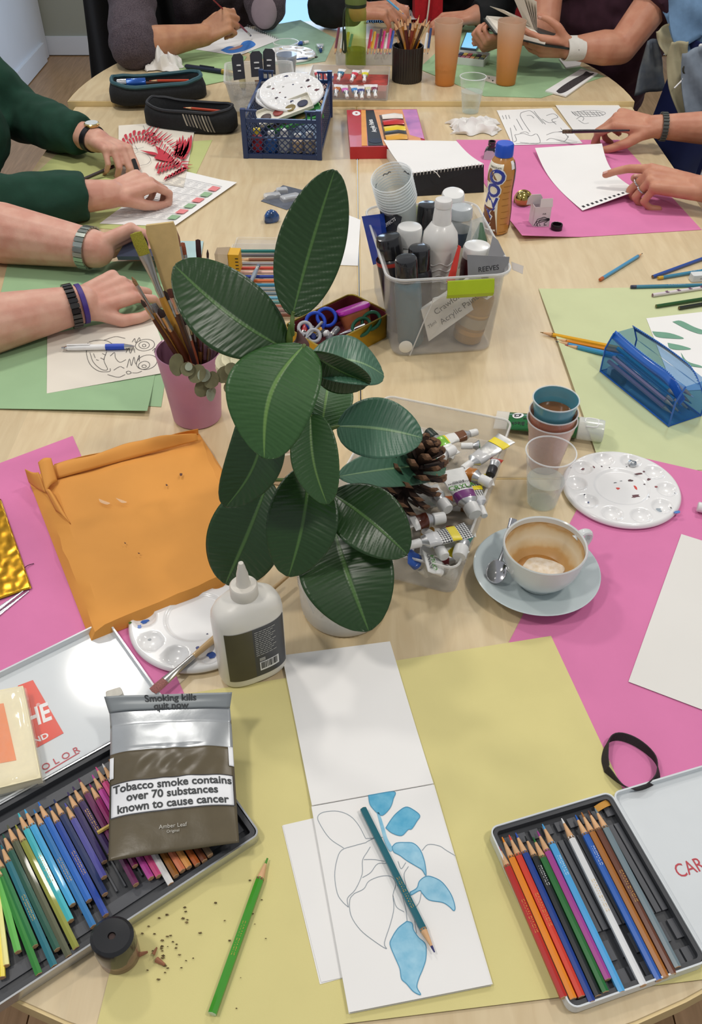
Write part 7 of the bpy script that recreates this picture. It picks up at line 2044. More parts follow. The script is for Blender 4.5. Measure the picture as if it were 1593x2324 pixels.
# ---------------------------------------------------------------- blue plastic crate of palettes
cr = thing('plastic_crate', 'dark blue lattice plastic crate full of paint palettes', 'crate', (-0.160, 2.420, T + 0.0005), R(-4))
m_cr = mat('crate_blue', '#1f3560', 0.4, coat=0.2, var=0.04)
CWd, CDp, CHt = 0.185, 0.310, 0.096
def bar(mb, a, b, w, d):
  a, b = V(a), V(b); Mx = frame(a, b - a, (0, 0, 1) if abs((b - a).normalized().z) < 0.9 else (0, 1, 0)); L_ = (b - a).length
  mb.box((L_ / 2, 0, 0), (L_, w, d), 0, Mx)
for ax_, ln, org in (('f', CWd, V((-CWd / 2, -CDp / 2, 0))), ('b', CWd, V((-CWd / 2, CDp / 2, 0))), ('l', CDp, V((-CWd / 2, -CDp / 2, 0))), ('r', CDp, V((CWd / 2, -CDp / 2, 0)))):
  dr = V((1, 0, 0)) if ax_ in 'fb' else V((0, 1, 0))
  lat = MB()
  z0, z1 = 0.012, CHt - 0.010
  st = 0.0155
  n_ = int((ln + z1) / st) + 1
  for q in range(n_ + 1):
    s0 = -(z1 - z0) + q * st
    for sg in (1, -1):
      a_s, a_z, b_s, b_z = s0, z0, s0 + (z1 - z0), z1
      if a_s < 0: a_z += -a_s; a_s = 0
      if b_s > ln: b_z -= b_s - ln; b_s = ln
      if b_s - a_s < 0.004: continue
      if sg < 0: a_s, b_s = ln - a_s, ln - b_s
      bar(lat, org + dr * a_s + V((0, 0, a_z)), org + dr * b_s + V((0, 0, b_z)), 0.0022, 0.0022)
  tag(lat.build('lattice', m_cr, cr), kind='stuff')
  rl = MB()
  bar(rl, org + V((0, 0, CHt - 0.005)), org + dr * ln + V((0, 0, CHt - 0.005)), 0.006, 0.009)
  bar(rl, org + V((0, 0, 0.006)), org + dr * ln + V((0, 0, 0.006)), 0.006, 0.011)
  rl.build('rail', m_cr, cr)
  if ax_ in 'fb':
    md_ = MB(); bar(md_, org + V((0, 0, 0.050)), org + dr * ln + V((0, 0, 0.050)), 0.004, 0.004); md_.build('rail', m_cr, cr)
for sx in (-1, 1):
  for sy in (-1, 1):
    MB().prism([(sx * CWd / 2 - sx * 0.0 + x, sy * CDp / 2 + y) for x, y in rrect(0.013, 0.013, 0.002, 2)], 0, CHt + 0.022).build('corner_post', m_cr, cr)
    MB().box((sx * (CWd / 2 - 0.022), sy * CDp / 2, 0.004), (0.040, 0.008, 0.014)).build('foot', m_cr, cr)
    for q in (0.018, 0.030):
      MB().box((sx * (CWd / 2 - q), sy * CDp / 2, CHt + 0.008), (0.0035, 0.005, 0.020)).build('upright', m_cr, cr)
    MB().box((sx * (CWd / 2 - 0.018), sy * CDp / 2, CHt + 0.018), (0.032, 0.006, 0.004)).build('top_rail', m_cr, cr)
MB().box((0, 0, 0.0045), (CWd - 0.01, CDp - 0.01, 0.004)).build('floor_panel', m_cr, cr)
m_dirt = ['#4a3a3a', '#8a3a34', '#7a6a3a', '#2a2f4a']
def crate_at(x, y, z):
  return cr.location + Matrix.Rotation(R(-4), 3, 'Z') @ V((x, y, z))
palette('paint-crusted round white palette on top of the heap in the blue crate', crate_at(0.004, 0.030, 0.098), R(30), [(0.03 * math.cos(k * 2.4) * (1 + k % 3 * 0.6), 0.03 * math.sin(k * 2.4) * (1 + k % 3 * 0.6), 0.003 + 0.0015 * (k % 3), ('#3a2f3a', '#5a2f34', '#8a8a86', '#2a2f50')[k % 4], 1.3) for k in range(16)], tilt=(R(12), R(-9)))
palette('second round palette stained reddish brown, beneath the top one in the blue crate', crate_at(-0.012, 0.045, 0.078), R(70), [(0.06 * math.cos(k * 0.9), 0.06 * math.sin(k * 0.9), 0.009, ('#9a5a44', '#b98a70', '#8a4a3a')[k % 3], 1.4) for k in range(8)], tilt=(R(6), R(-4)))
def traypal(label, c, rot, m, n=4):
  t = thing('paint_tray', label, 'palette', c, rot=rot)
  mb = MB(); openbox(mb, -0.072, 0.072, -0.035, 0.035, 0, 0.008, 0.002, 0.006); mb.build('dish', m, t)
  for k in range(n):
    mb = MB(); mb.lathe([(0.013, 0.0012), (0.014, 0.004), (0.012, 0.0045)], 16); mb.build('well', mat('dirty_well_%d' % (k % 4), m_dirt[k % 4], 0.5, var=0.2), t, (-0.05 + 0.033 * k, 0, 0))
  return t
traypal('white rectangular paint tray wedged under the round palettes in the blue crate', crate_at(-0.005, -0.045, 0.078), (R(10), R(-16), R(12)), mat('grubby_white_plastic', '#d4d0c2', 0.4, var=0.08))
traypal('green paint tray under the rectangular white one in the blue crate', crate_at(0.022, -0.060, 0.062), (R(8), R(-14), R(10)), mat('green_tray', '#3f8a4a', 0.4, var=0.06))
for k, (x, cc, nm, h_) in enumerate(((-0.066, '#9a2430', 'red', 0.05), (-0.030, '#2a5aa0', 'blue', 0.045), (0.002, '#9fa4a8', 'pale grey', 0.05), (0.036, '#b8a488', 'beige', 0.04), (0.066, '#aca395', 'cream', 0.045))):
  bt_ = thing('paint_bottle', nm + ' paint bottle seen through the front lattice of the blue crate', 'bottle', crate_at(x, -0.128, 0.0075), group='bottles in the blue crate')
  MB().lathe([(0.012, 0), (0.0145, 0.002), (0.0145, h_ * 0.7), (0.009, h_ * 0.85), (0.008, h_ * 0.86)], 18).build('body', mat('crate_bottle_%d' % k, cc, 0.35, var=0.06), bt_)
  MB().lathe([(0.008, h_ * 0.85), (0.0095, h_ * 0.86), (0.009, h_ * 1.1)], 16).build('cap', mat('crate_cap_%d' % k, '#d5d6d6' if k else '#d8c030', 0.4), bt_)
# ================================================================ things on the far table and round it
m_tis = mat('white_tissue', '#e2e0dd', 0.9, var=0.02)
def tissue(label, c, rx, ry, h, seed):
  def f(u, v):
    a, b = (u - 0.5) * 2, (v - 0.5) * 2
    q = V((a * 2.1 + seed, b * 2.1, seed))
    x = a * rx * (0.8 + 0.35 * noise.noise(q * 1.3)); y = b * ry * (0.8 + 0.35 * noise.noise(q * 1.1 + V((3, 1, 0))))
    e = max(0.0, 1 - max(abs(a), abs(b)) ** 2.5)
    z = 0.001 + h * e * (0.45 + 0.9 * abs(noise.noise(q * 1.15))) + 0.22 * h * abs(noise.noise(q * 2.3)) * e
    return (x, y, z)
  mb = MB(); mb.sheet(f, 34, 34, 0.0004)
  return tag(mb.build('crumpled_tissue', m_tis, None, c, sharp=25), label, 'tissue')
tissue('crumpled white tissue on the far green paper by the dark marker', P(372, 152, FT + 0.002), 0.062, 0.060, 0.052, 3.1)
tissue('crumpled white tissue in front of the small water cup, on bare wood', P(1078, 292, 0.0006), 0.082, 0.055, 0.034, 7.7)
nk = flat('folded_napkin', 'folded white napkin under the bandaged wrist', 'napkin', corners((1268, 137), (1322, 136), (1316, 152), (1284, 158), h=FT), FT + 0.0016, m_tis, 0.004)
mk = thing('marker_pen', 'dark navy marker with a gold end beside the crumpled tissue', 'pen', P(420, 150, FT + 0.009), rot=frame((0, 0, 0), P(528, 166, FT + 0.009) - P(420, 150, FT + 0.009)).to_euler())
Lm = (P(528, 166, FT) - P(424, 146, FT)).length
RXm = Matrix.Rotation(R(90), 4, 'Y')
MB().lathe([(0.004, 0), (0.0065, 0.006), (0.0075, Lm * 0.75)], 18, M=RXm).build('barrel', mat('navy_marker', '#182236', 0.35), mk)
MB().lathe([(0.0076, Lm * 0.75), (0.0076, Lm * 0.98), (0.006, Lm)], 18, M=RXm).build('gold_end', mat('marker_gold', '#a08a3c', 0.35, 0.5), mk)
MB().box((Lm * 0.45, 0, 0.0085), (0.05, 0.003, 0.003)).build('clip', mat('navy_marker', '#182236', 0.35), mk)
# two soft pencil cases
def soft_case(label, px, Lh, wid, h, rz, m, ml, mt, rim, flatk=0.0):
  t = thing('pencil_case', label, 'pencil case', px, rz)
  def ring(z, k, op=0.0, n=40):
    out = []
    for q in range(n):
      a = 2 * math.pi * q / n
      c, s = math.cos(a), math.sin(a)
      out.append((Lh * k * math.copysign(abs(c) ** 0.6, c), wid * k * (1 - op * 0.15) * math.copysign(abs(s) ** 0.75, s), z + 0.010 * abs(c) ** 2 * (1 if z > 0.03 else 0) + 0.004 * noise.noise(V((c * 2, s * 2, z * 30)))))
    return out
  MB().loft([ring(0.001, 0.9), ring(0.008, 1.0), ring(h * 0.6, 1.0), ring(h, 0.93), ring(h - 0.003, 0.88), ring(h * 0.5, 0.9), ring(0.012, 0.85)]).build('body', m, t, sharp=0)
  r_ = ring(h, 0.915)
  MB().tube(r_, rim, 6, closed=True).build('zip_edge', mt, t)
  return t
c1 = soft_case('open black pencil case with a teal zip, behind the striped one', P(362, 228, FT * 0.5) + V((0, 0.0, 0.004)), 0.135, 0.058, 0.050, R(14), mat('black_canvas', '#17191c', 0.85, var=0.2, vs=200), None, mat('teal_zip', '#2a525c', 0.6), 0.0055)
c2 = soft_case('open black pencil case with grey striped fabric, in front of the teal zipped one', P(436, 288, 0.001), 0.128, 0.048, 0.052, R(-14), mat('black_canvas', '#17191c', 0.85, var=0.2, vs=200), None, mat('black_zip', '#23252a', 0.6), 0.004)
for k in range(9):
  x = -0.004 + 0.0088 * k
  mb = MB(); mb.sheet(lambda u, v: (x + 0.004 * u + (1 - v) * 0.014, -0.0465 - 0.0018 * (1 - (2 * v - 1) ** 2), 0.008 + 0.040 * v), 1, 6, 0.0008)
  mb.build('stripe', mat('grey_stripe' if k % 3 else 'pale_stripe', '#77736b' if k % 3 else '#a7a294', 0.85), c2)
def near(o, x, y, z):
  return wmat(o) @ V((x, y, z))
for k, (cc, nm, x0, x1, y, z) in enumerate((('#b98a40', 'ochre', -0.11, -0.02, 0.000, 0.032), ('#c9a05a', 'tan', -0.10, -0.015, -0.014, 0.034), ('#c44a30', 'orange red', -0.02, 0.09, 0.018, 0.038), ('#33363c', 'black', -0.06, 0.08, -0.024, 0.030), ('#5a3a2c', 'dark brown', -0.08, 0.06, 0.030, 0.032))):
  pencil(nm + ' pencil inside the teal zipped black case', near(c1, x1, y, z), near(c1, x0, y + 0.01, z + 0.004), cc, None, 'pencils in the teal zipped case', r=0.0035)
for k, (cc, nm, x0, x1, y, z) in enumerate((('#c9982c', 'golden', -0.10, 0.02, -0.014, 0.038), ('#b3442c', 'rust red', -0.02, 0.10, 0.010, 0.044), ('#3a3038', 'dark purple', -0.06, 0.08, -0.002, 0.036), ('#d0a030', 'yellow', -0.09, 0.03, -0.004, 0.034))):
  pencil(nm + ' pencil inside the striped black case', near(c2, x1, y, z), near(c2, x0, y - 0.006, z + 0.003), cc, None, 'pencils in the striped case', r=0.0035)
gs = thing('glue_stick', 'shiny blue and silver tube lying in the teal zipped pencil case', 'tube', near(c1, -0.055, -0.008, 0.050), rot=(R(90), 0, R(100)))
MB().lathe([(0.0115, -0.03), (0.012, -0.028), (0.012, 0.022), (0.011, 0.024)], 20).build('barrel', mat('blue_metallic', '#2456a8', 0.2, 0.4, coat=0.4), gs)
MB().lathe([(0.0105, -0.055), (0.0122, -0.053), (0.0122, -0.029), (0.011, -0.028)], 20).build('cap', m_chrome, gs)
# clear box with hanging tags, palette, cup, tubes
fb_ = thing('clear_tub', 'cloudy clear plastic tub with dark hanging tags, left behind the blue crate', 'tub', P(592, 232, FT), R(5))
mb = MB(); mb.loft([[(x, y, z) for x, y in rrect(w, d, 0.02)] for w, d, z in ((0.155, 0.15, 0), (0.185, 0.18, 0.075), (0.192, 0.187, 0.077), (0.192, 0.187, 0.082), (0.181, 0.176, 0.081), (0.152, 0.147, 0.002))])
mb.build('body', clear('cloudy_tub', (215, 215, 212), 0.32, 0.2, 0.3), fb_)
for k, (x, a) in enumerate(((-0.055, 12), (-0.005, 4), (0.030, -8))):
  MB().prism([(-0.017, -0.03), (0.017, -0.03), (0.017, 0.025), (0.010, 0.034), (-0.010, 0.034), (-0.017, 0.025)], 0, 0.001, M=Matrix.Translation((x, -0.02 + 0.02 * k, 0.098)) @ Matrix.Rotation(R(a * 2), 4, 'Z') @ Matrix.Rotation(R(86), 4, 'X')).build('hang_tag', mat('charcoal_tag', '#3a3b42', 0.5), fb_)
  for q in (-0.008, 0.006):
    MB().box((x, -0.0215 + 0.02 * k, 0.098 + q), (0.014, 0.002, 0.003)).build('tag_mark', m_wprint, fb_)
for k, (cc, x, y) in enumerate((('#d8cda0', -0.05, 0.03), ('#7fa8b0', 0.045, -0.03), ('#8a6a55', 0.0, -0.04), ('#c9c9c6', 0.02, 0.04))):
  paint_tube(('cream', 'pale teal', 'brown', 'white')[k] + ' paint tube standing in the cloudy tub', near(fb_, x, y, 0.070), near(fb_, x * 0.9, y + 0.008, 0.006), 0.026, cc, cc, group='tubes in the cloudy tub')
palette('round white palette on the far table beside the water cup', P(657, 127, FT + 0.001), R(10), [(0.05, 0.03, 0.008, '#d8d4c4', 1), (-0.02, 0.05, 0.005, '#e3c22a', 1.2), (-0.065, 0.01, 0.004, '#2f4fa0', 1), (0.03, 0.06, 0.003, '#c9a0a0', 1)])
brush('slim blue handled brush resting on the far palette', P(655, 137, FT + 0.010), P(722, 129, FT + 0.012), 0.0028, '#24407a', '#3a3a3a', None, 0.02, 0.012)
plastic_cup('clear cup of grey blue paint water beside the far palette', P(652, 172, FT + 0.0008), water=0.060, wm=clear('grey_blue_water', (120, 138, 165), 0.6, 0.05, 0.3, 0.9), rb=0.024, rt=0.036)
plastic_cup('small clear cup of water where the far and middle tables meet', P(1067, 254, 0.0006), water=0.055, rb=0.0235, rt=0.035)
paint_tube('small blue paint tube lying on the far green paper', P(672, 100, FT + 0.008), P(700, 95, FT + 0.008), 0.022, '#2a4f9a', '#2a4f9a', '#dcdcda')
paint_tube('small white and blue paint tube beside the blue one on the far table', P(726, 100, FT + 0.008), P(728, 116, FT + 0.008), 0.024, '#d0d8dc', '#2a5a90', '#2a4a80')
# box of small paint tubes behind the crate
TX = P(766, 222, FT)
bt2 = thing('tube_box', 'shallow clear box of small coloured paint tubes behind the blue crate', 'box', P(800, 205, FT) + V((0, 0, 0.0005)), R(-4))
mb = MB(); openbox(mb, -0.125, 0.105, -0.085, 0.095, 0, 0.040, 0.0015, 0.008); mb.build('tray', clear('cloudy_tub', (215, 215, 212), 0.32, 0.2, 0.3), bt2)
mb = MB(); mb.box((0.0, 0.0, 0.012), (0.20, 0.15, 0.020)); mb.build('red_packing', mat('red_packing', '#a23a30', 0.6, var=0.4, vs=30), bt2)
rnd = random.Random(12)
for k, (px, py, cc, nm) in enumerate(((690, 178, '#1f7f7a', 'teal'), (722, 172, '#c02a3a', 'crimson'), (750, 180, '#2a4fa0', 'blue'), (772, 170, '#2a6a8a', 'sea blue'), (803, 172, '#cf2f48', 'red'), (828, 172, '#d8cf30', 'yellow'), (764, 206, '#b8682a', 'orange'), (784, 208, '#c86ab0', 'pink'), (806, 208, '#3a7fc0', 'azure'), (820, 210, '#3a3f80', 'indigo'), (836, 206, '#c9c4a0', 'cream'), (850, 206, '#7a2a44', 'maroon'))):
  p = P(px, py, 0.058)
  d = V((rnd.uniform(-0.4, 0.4), -1, -0.45)).normalized() * 0.024
  paint_tube(nm + ' capped small paint tube in the shallow box behind the crate', p - d, p + d, 0.024, '#dcd8d8', cc, '#dfdfdd', 'small tubes in the shallow box', bandw=0.5, caplen=0.010, th=0.013)
# water bottle
wbp = P(807, 152, FT)
wt = thing('water_bottle', 'tall clear green water bottle with a dark lid and wrist strap', 'bottle', wbp)
m_gw = clear('green_bottle_plastic', (140, 165, 80), 0.16, 0.06, 0.40, 0.9, (236, 243, 196))
MB().lathe([(0.028, 0), (0.0315, 0.004), (0.0315, 0.060), (0.0305, 0.075), (0.0315, 0.09), (0.0318, 0.150), (0.0295, 0.164), (0.028, 0.168)], 36, cap=(True, False)).build('body', m_gw, wt)
MB().lathe([(0.0285, 0.003), (0.0290, 0.052), (0.001, 0.052)], 32).build('drink', clear('green_drink', (150, 150, 50), 0.4, 0.05, 0.3, 0.8, (238, 238, 190)), wt)
MB().lathe([(0.0292, 0.166), (0.0315, 0.168), (0.0315, 0.176)], 32).build('dark_collar', mat('dark_green_plastic', '#22301f', 0.4), wt)
MB().lathe([(0.0318, 0.176), (0.0320, 0.190), (0.0315, 0.192)], 32).build('green_collar', mat('olive_plastic', '#5f7038', 0.4), wt)
MB().lathe([(0.0322, 0.192), (0.0325, 0.215), (0.028, 0.230), (0.001, 0.232)], 32).build('lid', mat('dark_green_plastic', '#22301f', 0.4), wt)
MB().tube(smooth_path([(-0.029, -0.01, 0.168), (-0.036, -0.014, 0.150), (-0.038, -0.016, 0.090), (-0.040, -0.018, 0.055), (-0.034, -0.022, 0.048), (-0.031, -0.022, 0.060), (-0.034, -0.018, 0.110)], 5), 0.003, 6, flat=(1.4, 0.5)).build('wrist_strap', mat('dark_green_plastic', '#22301f', 0.4), wt)
# clear box of coloured pencils and the black pot
pbx = thing('pencil_box', 'clear plastic box of upright tilted coloured pencils behind the water bottle', 'pencil box', P(860, 140, FT), 0)
mb = MB(); openbox(mb, -0.135, 0.135, -0.04, 0.10, 0, 0.040, 0.0018, 0.012); mb.build('box', clear('cloudy_tub', (215, 215, 212), 0.32, 0.2, 0.3), pbx)
for k, (px, cc, nm) in enumerate(((764, '#7a3a4a', 'dark red'), (776, '#d8d8d8', 'white'), (786, '#d9c92a', 'yellow'), (794, '#4a9ac0', 'light blue'), (838, '#c02a4a', 'crimson'), (846, '#e0b030', 'golden'), (853, '#c03a6a', 'raspberry'), (861, '#4a2a4a', 'dark plum'), (868, '#d83a80', 'pink'), (876, '#e0dede', 'pale'), (882, '#cc4a7a', 'rose'), (888, '#3a5aa8', 'blue'), (966, '#d8dada', 'clear white'), (974, '#2a3f6a', 'navy'))):
  a = P(px - 4, 128, 0.030 + FT); b = D(px + 5 if px < 900 else px + 4, 64 + (k * 37) % 16, a.y + 0.065)
  pencil(nm + ' pencil tilted in the clear box behind the water bottle', b, a + V((0, 0, 0.006)), cc, None, 'pencils in the far clear box', r=0.0042, tip=0.016)
for k, (px, cc, nm) in enumerate(((842, '#e0602a', 'orange'), (862, '#e04a20', 'vermilion'), (880, '#6aa83a', 'green'))):
  a = P(px, 118, 0.020 + FT)
  pencil(nm + ' pen tip showing low in the far clear box', a + V((0.004, 0.03, 0.02)), a, cc, None, 'pen tips in the far clear box', r=0.005, tip=0.014)
bkp = P(923, 182, FT)
bk = thing('pencil_pot', 'black ribbed pot of pencils and brushes on the far table', 'pot', bkp)
MB().loft([[(q * (1 + (0.02 if k % 2 else -0.02)) * math.cos(2 * math.pi * k / 72), q * (1 + (0.02 if k % 2 else -0.02)) * math.sin(2 * math.pi * k / 72), z) for k in range(72)] for q, z in ((0.042, 0), (0.0435, 0.003), (0.0445, 0.095), (0.0415, 0.095), (0.040, 0.01))]).build('pot', mat('black_ribbed_plastic', '#201b1a', 0.45, coat=0.2), bk)
rnd = random.Random(17)
for k, (px, py, cc, nm) in enumerate(((893, 48, '#1f1c1e', 'black'), (902, 42, '#b98a5a', 'natural wood'), (910, 38, '#c8842a', 'amber'), (918, 46, '#5a2a24', 'maroon'), (926, 36, '#7a6a6a', 'grey'), (932, 30, '#1f2a5a', 'navy'), (938, 48, '#8a3a2c', 'red brown'), (946, 42, '#9a5a2a', 'chestnut'), (952, 34, '#a8742c', 'golden brown'), (960, 46, '#c9a06a', 'pale wood'), (968, 38, '#3a241c', 'dark brown'), (978, 42, '#c8b48a', 'cream'), (897, 78, '#2a2420', 'charcoal'), (930, 62, '#b0692a', 'rust'), (944, 66, '#d0962c', 'yellow'), (958, 70, '#c07a2a', 'ochre'))):
  top = D(px, py, bkp.y + rnd.uniform(-0.02, 0.03))
  u = (px - 935) / 45
  pencil(nm + ' pencil standing in the black ribbed pot', bkp + V((-0.022 * u + rnd.uniform(-0.006, 0.006), rnd.uniform(-0.02, 0.02), 0.012)), top, cc, '#2a2a2e' if k % 2 else None, 'pencils in the black ribbed pot', r=0.0042 if k % 3 else 0.0052, tip=0.024)
# frosted tumblers
def tumbler(label, base, col_hi, h=0.168):
  t = thing('tumbler', label, 'tumbler', base)
  m, nt, N, L, b = new_mat('frosted_orange')
  tc = N.new('ShaderNodeTexCoord'); sx = N.new('ShaderNodeSeparateXYZ'); L.new(tc.outputs['Object'], sx.inputs[0])
  rp = N.new('ShaderNodeValToRGB'); mr = N.new('ShaderNodeMapRange'); mr.inputs[2].default_value = h
  L.new(sx.outputs[2], mr.inputs[0]); L.new(mr.outputs[0], rp.inputs[0])
  e = rp.color_ramp.elements
  e[0].color = (*rgb('#d8883a'), 1); e[1].color = (*rgb('#d9b79c'), 1); e[1].position = 0.95
  q = e.new(0.6); q.color = (*rgb('#dda06a'), 1)
  L.new(rp.outputs[0], b.inputs['Base Color']); b.inputs['Roughness'].default_value = 0.35
  tr = N.new('ShaderNodeBsdfTransparent'); mx = N.new('ShaderNodeMixShader'); mx.inputs[0].default_value = 0.62
  L.new(tr.outputs[0], mx.inputs[1]); L.new(b.outputs[0], mx.inputs[2]); L.new(mx.outputs[0], N['Material Output'].inputs['Surface'])
  MB().lathe([(0.0265, 0), (0.0285, 0.002), (0.0300, 0.03), (0.0405, h), (0.0395, h), (0.0290, 0.03), (0.027, 0.006)], 40).build('tumbler', m, t)
  MB().lathe([(0.026, 0.005), (0.0290, 0.034), (0.0312, col_hi), (0.001, col_hi)], 32).build('drink', mat('orange_drink', '#a86a1c', 0.1, var=0.05), t)
  return t
tumbler('frosted orange tumbler beside the black pencil pot', P(1009, 191, FT), 0.045)
tumbler('frosted orange tumbler in front of the open book', P(1147, 190, FT + 0.0014), 0.058)
tbl = thing('tablet', 'phone with a light blue screen lying on the far green paper', 'phone', P(1074, 98, FT + 0.0015))
tc4 = corners((1044, 116), (1080, 120), (1104, 84), (1058, 80), h=FT)
wpart(blockof(tc4, FT + 0.0015, FT + 0.010, MB()), 'body', mat('slate_phone', '#3a4254', 0.3), tbl)
cc4 = sum(tc4, V()) / 4
wpart(blockof([cc4 + (p - cc4) * 0.92 for p in tc4], FT + 0.0100, FT + 0.0105, MB()), 'screen', mat('blue_screen', '#7cc4ea', 0.15, emit='#79c6ef', est=0.55, var=0.0), tbl)
wcp = thing('watercolour_set', 'white box of used watercolour pans beside the blue phone', 'paint box', P(1068, 140, FT + 0.0015), R(-20))
mb = MB(); openbox(mb, -0.052, 0.052, -0.040, 0.040, 0, 0.020, 0.003, 0.006); mb.build('box', mat('white_china', '#d5d9d8', 0.3), wcp)
for k in range(12):
  MB().box((-0.036 + 0.0145 * (k % 6), -0.016 + 0.030 * (k // 6), 0.014), (0.012, 0.024, 0.006)).build('paint_pan', mat('pan_%d' % k, ('#5a3a4a', '#8a4a5a', '#b06a6a', '#c08a5a', '#6a6a3a', '#3a4a4a', '#2a3a5a', '#c9a84a', '#9a3a3a', '#5a7a4a', '#3a2a3a', '#a8a060')[k], 0.5, var=0.2), wcp)
pencil('dark blue pen lying between the watercolour set and the hand', P(1086, 128, FT + 0.006), P(1120, 106, FT + 0.006), '#1f3a5a', '#1f2a3a', r=0.0042, tip=0.02)
# ---------------------------------------------------------------- chairs and hung clothes round the table
def chair(label, c, rz, colr, frame_m, back_h=0.86):
  t = thing('chair', label, 'chair', (c[0], c[1], 0), rz)
  m = mat('chair_' + colr.lstrip('#'), colr, 0.55, var=0.05)
  MB().loft([[(x, y, z + 0.012 * (y * 4) ** 2 * 0.3) for x, y in rrect(w, w, 0.06)] for w, z in ((0.38, 0.430), (0.41, 0.440), (0.41, 0.452), (0.38, 0.458))]).build('seat', m, t)
  mb = MB(); mb.sheet(lambda u, v: ((u - 0.5) * 0.40 * (1 - 0.15 * v * v), -0.20 - 0.05 * v - 0.03 * (1 - (2 * u - 1) ** 2), 0.50 + (back_h - 0.50) * v), 14, 10, 0.012)
  mb.build('backrest', m, t, sharp=60)
  for sx in (-1, 1):
    MB().tube([(sx * 0.19, 0.18, 0.43), (sx * 0.21, 0.21, 0.01)], 0.011, 8).build('leg', frame_m, t)
    MB().tube([(sx * 0.21, -0.24, 0.01), (sx * 0.19, -0.18, 0.43), (sx * 0.185, -0.235, 0.70)], 0.011, 8).build('leg', frame_m, t)
  return t
chair('black chair at the far left of the table, draped in a black coat', (-0.74, 3.66), R(-158), '#17171c', m_chrome)
chair('black chair tucked under the man in speckled jumper', (-0.56, 3.98), R(-165), '#1d1d22', m_chrome)
chair('red chair behind the person holding the book', (0.70, 3.86), R(160), '#a01f28', m_chrome)
chair('red chair behind the person with the red top', (0.28, 4.02), R(178), '#8f1c26', m_chrome)
chair('royal blue chair at the right of the table', (0.74, 2.66), R(95), '#131d4c', m_chrome)
chair('grey chair of the person in the denim shirt', (1.42, 2.02), R(90), '#3a3d44', m_chrome)
chair('dark grey chair at the left under the green sweatshirt', (-1.36, 2.20), R(-90), '#34363c', m_chrome)
chair('dark grey chair at the left of the person with the bracelets', (-1.40, 1.45), R(-90), '#34363c', m_chrome)
ct = thing('black_coat', 'long black coat hanging over the chair at the far left', 'coat', (-0.82, 3.4, 0.03))
def coat(u, v):
  x = -0.90 + 0.30 * u; z = 0.03 + 1.12 * v
  return (x + 0.03 * math.sin(v * 5) * (u - 0.5), 3.38 + 0.05 * math.sin(u * 16 + v * 2) * (1 - 0.5 * v) - 0.14 * u * (1 - u) + 0.2 * (u - 0.4) * 0.6, z)
mb = MB(); mb.sheet(coat, 40, 20, 0.012); wpart(mb, 'cloth', mat('black_wool', '#0c0c10', 0.9, var=0.2, vs=200), ct, sharp=0)
# beige coat and denim jacket hung on the chair at the right
bj = thing('beige_coat', 'beige coat with a drawstring hanging at the right, behind the denim sleeve', 'coat', D(1560, 200, 2.62))
m_bei = mat('beige_cotton', '#a8a184', 0.85, var=0.06, vs=30)
def strip(pts, w, name, m, par, wob=0.006):
  pts = smooth_path(pts, 6)
  mb = MB()
  n = len(pts)
  def f(u, v):
    i = min(n - 1, int(round(v * (n - 1))))
    t_ = (pts[min(i + 1, n - 1)] - pts[max(i - 1, 0)]).normalized()
    s = t_.cross(V((0, -1, 0.25)).normalized())
    ww = w[0] + (w[1] - w[0]) * v
    return pts[i] + s * ((u - 0.5) * ww) + V((0, -1, 0)) * (wob * math.sin(u * 9 + v * 6))
  mb.sheet(f, 10, n - 1, 0.004)
  return wpart(mb, name, m, par, sharp=0)
strip([D(1543, 95, 2.70), D(1537, 130, 2.70), D(1545, 190, 2.68), D(1570, 250, 2.66), D(1590, 300, 2.66)], (0.050, 0.075), 'front_edge', m_bei, bj)
strip([D(1505, 60, 2.86), D(1520, 85, 2.84), D(1535, 100, 2.82)], (0.05, 0.10), 'collar', m_bei, bj)
strip([D(1480, 90, 2.88), D(1478, 150, 2.88), D(1475, 210, 2.88)], (0.03, 0.10), 'lining', mat('patterned_lining', '#8d9290', 0.85, col2='#5b6470', vs=14), bj)
wpart(MB().tube(smooth_path([D(1552, 158, 2.655), D(1548, 180, 2.65), D(1538, 192, 2.645), D(1530, 200, 2.64)]), 0.0022, 6), 'drawstring', m_wprint, bj)
wpart(MB().tube([D(1557, 155, 2.655) + V((0.009 * math.cos(a), -0.003, 0.012 * math.sin(a))) for a in [R(30 * k) for k in range(12)]], 0.003, 6, closed=True), 'eyelet', mat('dark_eyelet', '#3a3a30', 0.4), bj)
dj = thing('denim_jacket', 'pale blue denim jacket hung at the top right of the table', 'jacket', D(1575, 80, 2.75))
m_den = mat('pale_denim', '#6787a8', 0.85, var=0.08, vs=40, bump=0.15, bs=500)
strip([D(1520, -40, 2.95), D(1535, 10, 2.90), D(1560, 55, 2.84), D(1600, 110, 2.80)], (0.10, 0.12), 'sleeve', m_den, dj, 0.012)
strip([D(1590, -40, 2.86), D(1600, 20, 2.82), D(1610, 80, 2.80)], (0.20, 0.20), 'front', m_den, dj, 0.012)
strip([D(1580, 110, 2.66), D(1590, 180, 2.64), D(1605, 260, 2.62)], (0.08, 0.12), 'hem', mat('grey_denim', '#7c8794', 0.85, var=0.08, vs=40), dj, 0.01)
wpart(MB().ball(D(1590, 104, 2.76), 0.006, 10, 6, s=(1, 0.5, 1)), 'button', m_wprint, dj)
